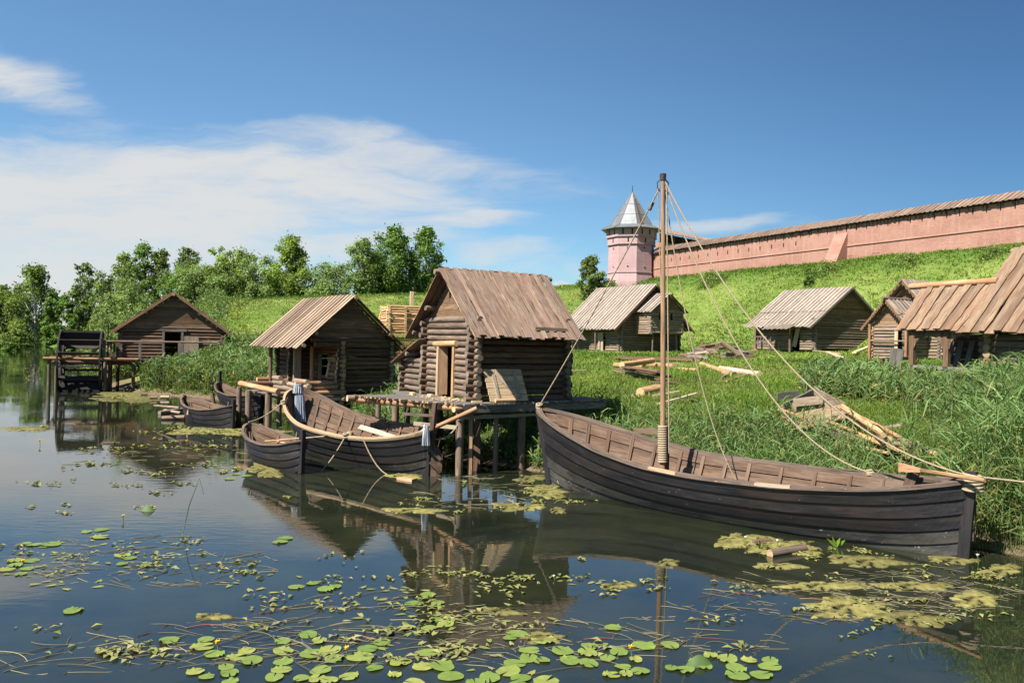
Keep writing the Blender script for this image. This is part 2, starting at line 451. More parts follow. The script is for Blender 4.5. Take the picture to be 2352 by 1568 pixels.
ws = N(nt, 'ShaderNodeVectorMath', operation='MULTIPLY'); L(wv.outputs[0], ws.inputs[0]); ws.inputs[1].default_value = (.22, .085, 0)
wp = N(nt, 'ShaderNodeVectorMath', operation='ADD'); L(ab.outputs[0], wp.inputs[0]); L(ws.outputs[0], wp.inputs[1])
def bank(x, y, rx, ry, ang, soft, amt):
    ca, cb = ray(x, y)
    s1 = N(nt, 'ShaderNodeVectorMath', operation='SUBTRACT'); L(wp.outputs[0], s1.inputs[0]); s1.inputs[1].default_value = (ca, cb, 0)
    r1 = N(nt, 'ShaderNodeVectorRotate', rotation_type='Z_AXIS'); L(s1.outputs[0], r1.inputs[0]); r1.inputs['Angle'].default_value = R(-ang)
    d1 = N(nt, 'ShaderNodeVectorMath', operation='DIVIDE'); L(r1.outputs[0], d1.inputs[0]); d1.inputs[1].default_value = (rx / FPX, ry / FPX, 1)
    l1 = N(nt, 'ShaderNodeVectorMath', operation='LENGTH'); L(d1.outputs[0], l1.inputs[0])
    mr = N(nt, 'ShaderNodeMapRange', interpolation_type='SMOOTHSTEP'); L(l1.outputs['Value'], mr.inputs[0])
    mr.inputs[1].default_value = 1.0 + soft; mr.inputs[2].default_value = 1.0 - soft; mr.inputs[3].default_value = 0; mr.inputs[4].default_value = amt
    return mr.outputs[0]
banks = [bank(-300, 520, 900, 170, 4, .75, 1.0), bank(620, 410, 560, 85, -3, .8, 1.0), bank(330, 520, 620, 130, 6, .7, 1.0),
         bank(-100, 640, 1000, 150, 0, .8, 1.0), bank(350, 590, 620, 95, 2, .8, .95), bank(240, 410, 560, 110, 2, .75, 1.0), bank(880, 360, 330, 46, -7, .85, .9), bank(800, 560, 330, 70, 8, .8, .75), bank(1080, 505, 170, 36, 9, .8, .85),
         bank(1170, 578, 160, 30, 3, .8, .75), bank(30, 165, 190, 60, -20, .85, .85), bank(1650, 522, 130, 22, 3, .8, .7),
         bank(430, 165, 60, 14, -8, .9, .3), bank(1300, 610, 420, 40, 2, .9, .5), bank(1900, 520, 260, 18, 5, .9, .35),
         bank(2150, 560, 500, 50, 2, .9, .25)]
mx = banks[0]
for b in banks[1:]:
    mx = math_(nt, 'MAXIMUM', mx, b)
n2 = N(nt, 'ShaderNodeTexNoise', in_Scale=7.0, in_Detail=8.0, in_Roughness=.62, in_Distortion=.6)
m2 = N(nt, 'ShaderNodeMapping'); m2.inputs['Scale'].default_value = (.55, 2.4, 1); m2.inputs['Rotation'].default_value = (0, 0, R(-14)); L(wp.outputs[0], m2.inputs[0]); L(m2.outputs[0], n2.inputs['Vector'])
st = N(nt, 'ShaderNodeMapRange'); L(n2.outputs[0], st.inputs[0]); st.inputs[1].default_value = .30; st.inputs[2].default_value = .56; st.inputs[3].default_value = .55; st.inputs[4].default_value = 1.0
n3_ = N(nt, 'ShaderNodeTexNoise', in_Scale=22.0, in_Detail=7.0, in_Roughness=.65, in_Distortion=.8)
m3 = N(nt, 'ShaderNodeMapping'); m3.inputs['Scale'].default_value = (.4, 2.6, 1); m3.inputs['Rotation'].default_value = (0, 0, R(-10)); L(wp.outputs[0], m3.inputs[0]); L(m3.outputs[0], n3_.inputs['Vector'])
stk = math_(nt, 'ADD', math_(nt, 'MULTIPLY', math_(nt, 'SUBTRACT', n2.outputs[0], .5), 1.5), math_(nt, 'MULTIPLY', math_(nt, 'SUBTRACT', n3_.outputs[0], .5), .55))
dm = N(nt, 'ShaderNodeMapRange', interpolation_type='SMOOTHSTEP'); L(math_(nt, 'ADD', mx, stk), dm.inputs[0]); dm.inputs[1].default_value = .14; dm.inputs[2].default_value = 1.22
dens = math_(nt, 'MULTIPLY', dm.outputs[0], math_(nt, 'MINIMUM', math_(nt, 'MULTIPLY', mx, 4.0), 1.0))
dens = math_(nt, 'MULTIPLY', dens, math_(nt, 'GREATER_THAN', sx.outputs[1], .05))
dens = math_(nt, 'MINIMUM', dens, .96)
clear = mixc(nt, 1.0, sky.outputs[0], (.84, 1.10, 1.22), 'MULTIPLY')
dk = N(nt, 'ShaderNodeMapRange', interpolation_type='SMOOTHSTEP'); L(a_, dk.inputs[0]); dk.inputs[1].default_value = -.35; dk.inputs[2].default_value = .75
clear = mixc(nt, dk.outputs[0], clear, mixc(nt, 1.0, clear, (.44, .52, .60), 'MULTIPLY'))
cl = mixc(nt, dens, clear, tuple(c / SKY_STRENGTH for c in (.318, .322, .322)))
L(cl, bg.inputs[0])

# ------------------------------------------------------------------ terrain
SHORE = np.array([(60, -60), (30, -14), (20, 3), (13.5, 11.5), (9.7, 15.7), (6.3, 20.0), (2.4, 23.6), (.2, 25.2), (-2.2, 27.4), (-5, 31.5), (-8, 36.5), (-11.0, 40.5),
                  (-14.5, 46.5), (-18.5, 50.5), (-24.5, 53.5), (-28.0, 57.0), (-31, 60.5), (-33.5, 66), (-35.5, 78), (-40, 97), (-52, 122), (-80, 170), (-106, 216), (-124, 238), (-152, 256), (-262, 285), (-700, 330), (-4000, 500)], dtype=float)
CREST = np.array([(110, -46), (75, 25), (55, 66), (21.0, 132), (8, 130), (-13.7, 128), (-53, 130), (-64, 152), (-88, 200), (-130, 290), (-300, 420)], dtype=float)
CREST_Z = np.array([14.2, 14.2, 14.2, 14.4, 13.0, 11.3, 9.6, 9.2, 9.0, 7.5, 6.0])
CREST_W = np.array([18, 18, 18, 18, 30, 38, 44, 34, 32, 26, 30], dtype=float)
def poly_dist(P, line):
    """signed distance of points P (n,2) to polyline; positive on its right-hand side; and the parameter of the foot"""
    best = np.full(len(P), 1e18); sg = np.ones(len(P)); par = np.zeros(len(P))
    for i in range(len(line) - 1):
        a, b = line[i], line[i + 1]; ab = b - a
        t = np.clip(((P - a) @ ab) / (ab @ ab), 0, 1)
        q = a + t[:, None] * ab; d2 = ((P - q) ** 2).sum(1)
        c = ab[0] * (P[:, 1] - a[1]) - ab[1] * (P[:, 0] - a[0])
        k = d2 < best - 1e-9
        best[k] = d2[k]; sg[k] = np.where(c[k] < 0, 1, -1); par[k] = i + t[k]
    return np.sqrt(best) * sg, par
def vnoise(P, s, seed=0):
    q = P / s
    return (np.sin(q[:, 0] * 1.7 + seed) * np.cos(q[:, 1] * 1.3 + seed * 2.1) + .6 * np.sin(q[:, 0] * 3.1 + q[:, 1] * 2.3 + seed * .7) + .4 * np.cos(q[:, 0] * 5.3 - q[:, 1] * 4.7 + seed)) / 2
def inland(P):
    d, _ = poly_dist(P, SHORE)
    return d + .35 * vnoise(P, 1.1, 3) + .15 * vnoise(P, .45, 5)
def terrain(P):
    P = np.asarray(P, dtype=float).reshape(-1, 2)
    d = inland(P)
    z = np.interp(d, [-40, -8, -2, 0, 1.2, 3, 7.5, 15, 22, 45, 120], [-2.5, -2, -.7, 0, .45, .95, 2.0, 2.4, 2.65, 3.3, 3.6])
    z = z + np.clip(d / 12, 0, 1) * .12 * vnoise(P, 4.0, 1)
    s, par = poly_dist(P, CREST)
    s = -s
    cz = np.interp(par, np.arange(len(CREST)), CREST_Z); cw = np.interp(par, np.arange(len(CREST)), CREST_W)
    t = np.clip(1 - s / cw, 0, 1); t = t * t * (3 - 2 * t)
    land = np.clip(d / 6, 0, 1)
    z = z + land * np.clip(cz - z, 0, 99) * t + land * t * (1 - t) * 1.3 * vnoise(P, 8.0, 2) + land * .12 * t * vnoise(P, 2.2, 8)
    isl = np.sqrt((P[:, 0] + 113) ** 2 + ((P[:, 1] - 172) * .7) ** 2)
    z = np.maximum(z, .5 - isl * .09)
    return z
def ground_z(x, y): return float(terrain([(x, y)])[0])
def on_ground(x, D, dz=0.0):
    a = (x - CX) / FPX * D
    return Vector((a, D, ground_z(a, D) + dz))
def foot(x, y, dz=0.0, lo=12, hi=400):
    """survey: where the sight line through photo position x, y first meets the ground"""
    a, b = ray(x, y)
    D = np.concatenate([np.arange(lo, 60, .1), np.arange(60, hi, .5)])
    z = terrain(np.stack([a * D, D], 1)) + dz; hit = np.nonzero(z >= EYE + b * D)[0]
    k = D[hit[0]] if len(hit) else hi
    return Vector((a * k, k, ground_z(a * k, k) + dz))

def axis_grid(lo, hi, step, far, grow=1.22):
    g = list(np.arange(lo, hi + step / 2, step)); s = step; p = hi
    while p < far: s *= grow; p += s; g.append(p)
    s = step; p = lo; low = []
    while p > -far: s *= grow; p -= s; low.append(p)
    return np.array(low[::-1] + g)
gx = axis_grid(-62, 62, .62, 5000); gy = axis_grid(8, 150, .62, 5000)
GX, GY = np.meshgrid(gx, gy); P_ = np.stack([GX.ravel(), GY.ravel()], 1)
Z_ = terrain(P_); nx, ny = len(gx), len(gy)
ii = (np.arange(ny - 1)[:, None] * nx + np.arange(nx - 1)[None]).ravel()
lo_ = np.stack([ii, ii + 1, ii + nx + 1, ii + nx], 1).ravel()
din = inland(P_); scr, _ = poly_dist(P_, CREST)
mud = np.clip(1.5 - np.abs(din - .4) / 1.1, 0, 1)
bare = np.zeros(len(P_))
for (bx, by, br) in ((14.5, 60, 4.2), (11.5, 52.5, 3.0), (17, 58, 3.0)):
    bare = np.maximum(bare, np.clip(1.4 - np.hypot((P_[:, 0] - bx), (P_[:, 1] - by) * .8) / br, 0, 1))
t_ = np.stack([mud, bare, np.clip(1 - np.abs(-scr) / 7.0, 0, 1)], 1)
m, nt = new_mat('grassy earth'); L = nt.links.new
out = N(nt, 'ShaderNodeOutputMaterial'); bs = N(nt, 'ShaderNodeBsdfPrincipled', in_Roughness=.95); bs.inputs['Specular IOR Level'].default_value = .1; L(bs.outputs[0], out.inputs[0])
tc = N(nt, 'ShaderNodeTexCoord')
n1 = N(nt, 'ShaderNodeTexNoise', in_Scale=.12, in_Detail=5.0, in_Roughness=.6); L(tc.outputs['Object'], n1.inputs['Vector'])
n2 = N(nt, 'ShaderNodeTexNoise', in_Scale=1.6, in_Detail=8.0, in_Roughness=.75); L(tc.outputs['Object'], n2.inputs['Vector'])
n3 = N(nt, 'ShaderNodeTexNoise', in_Scale=9.0, in_Detail=5.0, in_Roughness=.7); L(tc.outputs['Object'], n3.inputs['Vector'])
f = math_(nt, 'ADD', math_(nt, 'MULTIPLY', n1.outputs[0], .55), math_(nt, 'MULTIPLY', n2.outputs[0], .45))
rp = ramp(nt, [(.33, (.06, .105, .018)), (.47, (.115, .168, .030)), (.58, (.17, .205, .048)), (.70, (.25, .225, .085))]); L(f, rp.inputs[0])
tn = N(nt, 'ShaderNodeAttribute', attribute_name='tint'); sp = N(nt, 'ShaderNodeSeparateXYZ'); L(tn.outputs['Color'], sp.inputs[0])
mr = ramp(nt, [(.35, (.085, .058, .036)), (.65, (.20, .145, .095))]); L(n3.outputs[0], mr.inputs[0])
col = mixc(nt, sp.outputs[2], rp.outputs[0], (.05, .10, .016))
col = mixc(nt, math_(nt, 'MULTIPLY', sp.outputs[1], math_(nt, 'MULTIPLY', n2.outputs[0], 1.3)), col, (.27, .22, .13))
col = mixc(nt, sp.outputs[0], col, mr.outputs[0])
L(col, bs.inputs['Base Color'])
bp = N(nt, 'ShaderNodeBump', in_Strength=.7, in_Distance=.15); L(n2.outputs[0], bp.inputs['Height']); L(bp.outputs[0], bs.inputs['Normal'])
tag(np_mesh('ground', np.column_stack([P_, Z_]), lo_, np.arange(len(ii)) * 4, t_, m, True), kind='structure')

# ------------------------------------------------------------------ water
m, nt = new_mat('still river water'); L = nt.links.new
out = N(nt, 'ShaderNodeOutputMaterial'); bs = N(nt, 'ShaderNodeBsdfPrincipled', in_Roughness=.015, in_IOR=1.68); L(bs.outputs[0], out.inputs[0])
tc = N(nt, 'ShaderNodeTexCoord')
n0 = N(nt, 'ShaderNodeTexNoise', in_Scale=.5, in_Detail=6.0, in_Roughness=.6); L(tc.outputs['Object'], n0.inputs['Vector'])
rp = ramp(nt, [(.38, (.010, .013, .008)), (.7, (.024, .026, .012))]); L(n0.outputs[0], rp.inputs[0]); L(rp.outputs[0], bs.inputs['Base Color'])
mp = N(nt, 'ShaderNodeMapping'); mp.inputs['Scale'].default_value = (.8, 2.0, 1); L(tc.outputs['Object'], mp.inputs[0])
n1 = N(nt, 'ShaderNodeTexNoise', in_Scale=2.4, in_Detail=3.0, in_Roughness=.55); L(mp.outputs[0], n1.inputs['Vector'])
n2 = N(nt, 'ShaderNodeTexNoise', in_Scale=.16, in_Detail=2.0); L(tc.outputs['Object'], n2.inputs['Vector'])
pr = ramp(nt, [(.42, g3(.12)), (.66, g3(1))]); L(n2.outputs[0], pr.inputs[0])
h = math_(nt, 'MULTIPLY', n1.outputs[0], pr.outputs[0])
bp = N(nt, 'ShaderNodeBump', in_Strength=.32, in_Distance=.012); L(h, bp.inputs['Height']); L(bp.outputs[0], bs.inputs['Normal'])
wx = [-4500, -60, 40, 4500]; wy = [-4500, -10, 120, 4500]
wc = [(x, y, 0) for y in wy for x in wx]
wl = []
for j in range(3):
    for i in range(3): wl += [j * 4 + i, j * 4 + i + 1, (j + 1) * 4 + i + 1, (j + 1) * 4 + i]
tag(np_mesh('water', wc, wl, np.arange(9) * 4, np.ones((16, 3)), m), kind='structure')
# ------------------------------------------------------------------ timber building helpers
class Frame:
    def __init__(s, O, deg, flip=1):
        s.O = Vector((O[0], O[1])); a = R(deg)
        s.U = Vector((math.cos(a), math.sin(a))); s.W = Vector((-s.U.y, s.U.x)) * flip
    def P(s, u, v, z):
        p = s.O + s.U * u + s.W * v
        return Vector((p.x, p.y, z))
    def u3(s): return Vector((s.U.x, s.U.y, 0))
    def w3(s): return Vector((s.W.x, s.W.y, 0))
def log_wall(parent, p0, p1, z0, n, r, mats, ext=(.22, .22), holes=(), off=0.0, lo=.7, hi=1.3, name='log_wall', pitch=1.93, jag=.06, top=None, wob=.075):
    """wall of stacked round logs from p0 to p1; holes = (a0, a1, zlow, zhigh) along the wall"""
    mb = MB(); p0 = Vector((p0[0], p0[1], 0)); p1 = Vector((p1[0], p1[1], 0))
    ax = (p1 - p0); Lw = ax.length; ax.normalize()
    for i in range(n):
        z = z0 + r + i * r * pitch + off
        e0 = ext[0] + random.uniform(-jag, jag); e1 = ext[1] + random.uniform(-jag, jag)
        a0, a1 = -e0, Lw + e1
        if top: 
            b0, b1 = top(z + r * .6)
            a0, a1 = max(a0, b0), min(a1, b1)
            if a1 - a0 < .2: continue
        segs = [(a0, a1)]
        for h in holes:
            if h[2] < z < h[3]:
                ns = []
                for (s0, s1) in segs:
                    if h[0] > s0 and h[1] < s1: ns += [(s0, h[0]), (h[1], s1)]
                    elif h[0] <= s0 and h[1] > s0: ns.append((h[1], s1))
                    elif h[1] >= s1 and h[0] < s1: ns.append((s0, h[0]))
                    else: ns.append((s0, s1))
                segs = ns
        rr = r * random.uniform(.88, 1.09); t = mb.tint(lo, hi)
        for (s0, s1) in segs:
            if s1 - s0 < .05: continue
            q = random.uniform(-.01, .01)
            mb.log(p0 + ax * s0 + V3(0, 0, z + q), p0 + ax * s1 + V3(0, 0, z - q), rr, rr * random.uniform(.94, 1.06), n=10, rings=max(3, min(9, int((s1 - s0) / .4))), wob=wob, tint=t, bend=min(.022, (s1 - s0) * .008))
    return mb.build(name, mats, parent)
def plank_roof(parent, r0, r1, e0, e1, bw, mat, th=.028, name='roof_slope', jag=.07, lo=.72, hi=1.28, wane=.014, lap=True, top_jag=.03, seg=5):
    """boards laid from the ridge line r0-r1 down to the eave line e0-e1"""
    mb = MB(); r0, r1, e0, e1 = map(Vector, (r0, r1, e0, e1))
    along = (r1 - r0); L_ = max(along.length, (e1 - e0).length); n = max(3, int(L_ / bw))
    down = (e0 - r0).normalized(); nn = along.cross(down).normalized()
    if nn.z < 0: nn = -nn
    for i in range(n):
        t = (i + .5) / n
        a, b = r0.lerp(r1, t), e0.lerp(e1, t)
        d = (b - a).normalized()
        w = bw * random.uniform(.86, 1.04)
        lift = (th * 1.35 if i % 2 else 0.0) if lap else random.uniform(0, .006)
        a2 = a - d * random.uniform(0, top_jag); b2 = b + d * random.uniform(-jag, jag)
        mb.board(a2 + nn * (lift + random.uniform(0, .006)), b2 + nn * (lift + random.uniform(0, .02)), along, w * ((1.0 if i % 2 else 1.3) if lap else 1.0), th, tint=mb.tint(lo, hi), seg=seg, wane=wane, em=1)
    return mb.build(name, mat if isinstance(mat, list) else [mat, M['bark_edge']], parent)
def gable(parent, F, u, z0, vr, zr, slope0, slope1, bw, mat, th=.03, name='gable', lo=.7, hi=1.3, inset=.03, vlim=None, holes=()):
    """horizontal boards closing the gable triangle; slope0/slope1 = run per rise to either side"""
    mb = MB(); z = z0
    while z < zr - .06:
        h = bw * random.uniform(.85, 1.15); zm = z + h * .75
        a = vr - (zr - zm) * slope0 + inset; b = vr + (zr - zm) * slope1 - inset
        if vlim: a, b = max(a, vlim[0]), min(b, vlim[1])
        if b - a > .08:
            segs = [(a, b)]
            for hh in holes:
                if hh[2] < z + h / 2 < hh[3]: segs = [(a, hh[0]), (hh[1], b)]
            t = mb.tint(lo, hi); ou = random.uniform(-.008, .012)
            for (s0, s1) in segs:
                mb.board(F.P(u + ou, s0, z + h / 2), F.P(u + ou, s1, z + h / 2), V3(0, 0, 1), h * 1.12, th, tint=t, seg=5, wane=.012)
        z += h
    return mb.build(name, mat, parent)
def one_log(parent, name, p0, p1, r, mats, r1=None, tint=None, n=10, bend=0.0):
    mb = MB(); mb.log(p0, p1, r, r1, n=n, rings=5, tint=tint, bend=bend); return mb.build(name, mats, parent)
def one_board(parent, name, p0, p1, wd, w, t, mat, tint=None, wane=.006, seg=3, w1=None):
    mb = MB(); mb.board(p0, p1, wd, w, t, tint=tint, seg=seg, wane=wane, w1=w1); return mb.build(name, mat, parent)
LD = [M['log_dark'], M['end_old']]; LG = [M['log_grey'], M['end_old']]; LT = [M['log_tan'], M['end_old']]
LF = [M['log_fresh'], M['end_new']]; LP = [M['log_pine'], M['end_new']]; LDF = [M['log_dark'], M['end_new']]; LGF = [M['log_grey'], M['end_new']]

# ------------------------------------------------------------------ central log hut on the pier
def central_hut():
    F = Frame((-1.117, 24.46), 30); zb = 2.2
    h = thing('log_hut', 'dark log hut with steep brown plank roof and open doorway, standing on the pier', 'hut', F.P(1.6, 1.8, zb))
    r = .102
    holes = [(1.33, 2.48, 2.1, 3.80)]
    # front wall, lit; also carries the lean-to's logs
    log_wall(h, F.P(0, 0, 0), F.P(0, 3.55, 0), zb, 13, r, LG, ext=(.28, .25), holes=holes, lo=.8, hi=1.25)
    log_wall(h, F.P(0, 3.56, 0), F.P(0, 5.5, 0), zb - .02, 6, r, LG, ext=(-.12, .28), lo=.75, hi=1.2)
    log_wall(h, F.P(0, 0, 0), F.P(3.3, 0, 0), zb, 13, r, LD, ext=(.30, .22), off=-r, lo=.75, hi=1.45)
    log_wall(h, F.P(0, 3.55, 0), F.P(3.3, 3.55, 0), zb, 13, r, LD, ext=(.30, .2), off=-r)
    log_wall(h, F.P(3.3, 0, 0), F.P(3.3, 3.55, 0), zb, 13, r, LD, ext=(.25, .25), holes=[(1.7, 2.0, 2.95, 3.12), (1.2, 1.7, 2.25, 2.40)])
    log_wall(h, F.P(0, 5.5, 0), F.P(3.3, 5.5, 0), zb, 6, r, LD, ext=(.28, .2), off=-r)
    sl = (6.30 - 4.11) / 2.63
    gable(h, F, .02, 4.58, 1.777, 6.22, 1 / sl, 1 / sl, .15, M['plank_brown'])
    gable(h, F, 3.28, 4.58, 1.777, 6.22, 1 / sl, 1 / sl, .15, M['plank_dark'])
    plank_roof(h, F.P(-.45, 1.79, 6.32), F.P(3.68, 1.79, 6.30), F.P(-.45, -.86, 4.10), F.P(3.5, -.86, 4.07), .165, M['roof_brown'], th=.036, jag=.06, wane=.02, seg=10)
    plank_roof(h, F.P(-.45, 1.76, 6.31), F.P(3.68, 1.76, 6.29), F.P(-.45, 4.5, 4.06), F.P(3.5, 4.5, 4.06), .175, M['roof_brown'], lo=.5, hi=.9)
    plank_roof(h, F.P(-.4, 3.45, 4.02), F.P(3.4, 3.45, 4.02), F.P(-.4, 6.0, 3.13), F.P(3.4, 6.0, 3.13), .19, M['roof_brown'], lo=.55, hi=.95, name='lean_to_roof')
    one_log(h, 'ridge_log', F.P(-.62, 1.78, 6.20), F.P(3.85, 1.78, 6.19), .09, LG)
    for (v, z) in ((.55, 5.12), (3.0, 5.12), (-.42, 4.42), (4.05, 4.32), (2.95, 5.14)):
        one_log(h, 'purlin', F.P(-.38, v, z - .06), F.P(3.5, v, z - .06), .075, LG)
    one_log(h, 'purlin', F.P(-.4, 4.6, 3.50), F.P(3.3, 4.6, 3.50), .08, LG)
    one_board(h, 'roof_batten', F.P(1.75, -.62, 4.42), F.P(2.95, -.62, 4.40), V3(0, 0, 1), .09, .05, M['roof_tan'])
    # door frame of fresh timber
    fr = one_log(h, 'door_frame', F.P(-.09, 2.80, 3.86), F.P(-.09, 1.13, 3.90), .10, [M['log_fresh'], M['end_new']])
    one_board(fr, 'jamb', F.P(-.05, 2.50, 2.16), F.P(-.05, 2.46, 3.80), F.w3(), .14, .2, M['plank_fresh'], tint=(.85, .3, .5))
    one_board(fr, 'jamb', F.P(-.04, 1.36, 2.16), F.P(-.04, 1.32, 3.80), F.w3(), .13, .18, M['log_fresh'], tint=(1.05, .7, .5))
    one_board(h, 'door_leaf', F.P(.02, 2.33, 2.2), F.P(.02, 2.33, 3.76), F.u3() * .9 - F.w3() * .42, .27, .04, M['plank_brown'], tint=(1.5, .4, .5))
    return F
FH1 = central_hut()

# ------------------------------------------------------------------ boathouse hut with porch, further left
def boathouse():
    F = Frame((-9.17, 34.2), 128, -1)     # u = along the ridge, away; v = along the gable
    zb = 1.55; r = .105
    h = thing('log_hut', 'dark log hut with tan plank roof over an unfinished log porch, beside the pier hut', 'hut', F.P(2.5, 3, zb))
    log_wall(h, F.P(.5, 2.25, 0), F.P(.5, 4.74, 0), zb, 12, r, LDF, ext=(.2, .24), lo=.55, hi=1.15)
    mb_h = [(1.25, 2.45, 2.18, 3.2)]
    log_wall(h, F.P(.5, 2.25, 0), F.P(3.6, 2.25, 0), zb, 12, r, LP, ext=(.26, .1), off=-r, holes=mb_h, lo=.35, hi=.95)
    log_wall(h, F.P(.5, 4.74, 0), F.P(5.3, 4.74, 0), zb, 12, r, LD, ext=(.24, .2), off=-r)
    log_wall(h, F.P(3.6, 1.35, 0), F.P(3.6, 2.25, 0), zb, 11, r, LD, ext=(.34, .1), lo=.7, hi=1.1)
    log_wall(h, F.P(3.6, 1.35, 0), F.P(5.3, 1.35, 0), zb, 11, r, LD, ext=(.1, .2), off=-r)
    log_wall(h, F.P(5.3, 1.35, 0), F.P(5.3, 4.74, 0), zb, 12, r, LD, ext=(.25, .2))
    for i, (z, v0) in enumerate(((3.72, .95), (3.93, .78))):
        one_log(h, 'tie_beam', F.P(.46, v0, z), F.P(.46, 5.0, z), .10, LDF, tint=(.8, .4 * i, .3))
    sl = (5.93 - 3.56) / 2.655
    gable(h, F, .5, 4.05, 2.655, 5.86, 1 / sl, 1 / sl, .2, M['plank_dark'], lo=.8, hi=1.5)
    gable(h, F, 5.28, 3.8, 2.655, 5.86, 1 / sl, 1 / sl, .2, M['plank_dark'])
    plank_roof(h, F.P(0, 2.67, 5.95), F.P(5.8, 2.67, 5.93), F.P(0, -.05, 3.54), F.P(5.85, -.05, 3.54), .20, M['roof_tan'], lo=.6, hi=1.3, wane=.02)
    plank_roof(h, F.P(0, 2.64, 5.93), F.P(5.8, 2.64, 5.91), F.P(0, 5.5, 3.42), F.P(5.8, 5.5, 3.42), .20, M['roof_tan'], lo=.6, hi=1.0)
    one_log(h, 'ridge_log', F.P(-.14, 2.655, 5.83), F.P(5.9, 2.655, 5.83), .085, LGF)
    for (v, z) in ((.9, 4.22), (4.45, 4.22), (.22, 3.68), (5.05, 3.66)):
        one_log(h, 'purlin', F.P(-.12 if v != .9 else .15, v, z - .02), F.P(5.6, v, z - .02), .085, LDF)
    for (u, v, z0) in ((4.2, .42, 1.6), (.75, .42, 2.0)):
        if u > 1: one_log(h, 'porch_post', F.P(u, v, z0), F.P(u, v, 3.62), .085, LD)
    one_board(h, 'porch_post', F.P(2.95, 1.2, 1.6), F.P(2.95, 1.2, 3.75), F.w3(), .34, .12, M['plank_pale'], tint=(1.0, .3, .5))
    one_log(h, 'porch_post', F.P(2.5, 1.75, 1.6), F.P(2.5, 1.75, 3.6), .11, LF)
    one_board(h, 'door_jamb', F.P(2.44, 2.12, 1.6), F.P(2.44, 2.12, 3.25), F.u3(), .10, .14, M['plank_pale'])
    one_board(h, 'window_brace', F.P(1.75, 2.14, 2.2), F.P(1.45, 2.14, 2.95), F.u3(), .16, .04, M['plank_pale'])
    for (v, z, u0, u1) in ((.56, 1.66, .3, 4.6), (.56, 1.87, .05, 2.3), (.56, 1.87, 2.9, 4.4), (.56, 2.08, 3.3, 4.7), (.56, 2.06, .25, 1.7)):
        one_log(h, 'parapet_log', F.P(u0, v, z), F.P(u1, v, z), .115, LGF, tint=(random.uniform(1.1, 1.6), random.random(), .5))
    for (u, z, v0, v1) in ((.32, 1.57, -.75, 2.4), (.55, 1.78, .25, 2.3), (.55, 1.98, .1, 2.3), (4.3, 1.8, -.5, .8), (4.3, 2.0, -.2, .8)):
        one_log(h, 'parapet_log', F.P(u, v0, z), F.P(u, v1, z), .11, LP, tint=(random.uniform(.8, 1.1), random.random(), .5))
    return F
FH2 = boathouse()
def boathouse_platform():
    F = FH2
    p = thing('log_platform', 'log platform on posts under the porch hut, with an orange bark log along its edge', 'platform', F.P(2, 2, 0))
    mb = MB()
    for i in range(26):
        v = -.2 + i * .2
        mb.board(F.P(.1, v, 1.42), F.P(5.4, v, 1.42), F.w3(), .19, .05, seg=1)
    mb.build('plank_deck', M['plank_grey'], p)
    one_log(p, 'edge_log', Vector((-9.75, 33.35, 1.72)), Vector((-12.45, 36.6, 1.84)), .12, LP, tint=(1.25, .4, .5))
    one_log(p, 'edge_log', Vector((-12.55, 36.75, 1.84)), Vector((-10.6, 38.2, 1.80)), .11, LD)
    for v in (.2, 2.2, 4.6): one_log(p, 'beam', F.P(-.1, v, 1.29), F.P(5.5, v, 1.29), .10, LG)
    one_board(p, 'beam', F.P(.2, 1.2, 1.30), F.P(.2, 5.1, 1.30), V3(0, 0, 1), .13, .06, M['plank_pale'])
    for q, rr, zt in ((atd(548.5, 960, 36.0), .11, 1.72), (atd(570, 960, 35.3), .135, 1.62), (atd(616, 960, 34.3), .14, 1.60)):
        one_log(p, 'post', V3(q.x, q.y, -1), V3(q.x, q.y, zt), rr, LG, tint=(1.0, random.random(), .5))
    for (u, v) in ((.3, 2.2), (.3, 4.6), (2.5, .2), (2.5, 2.4), (2.5, 4.6), (5, .3), (5, 4.6)):
        q = F.P(u, v, 0); one_log(p, 'post', V3(q.x, q.y, -.6), V3(q.x, q.y, 1.22), .11, LG)
boathouse_platform()

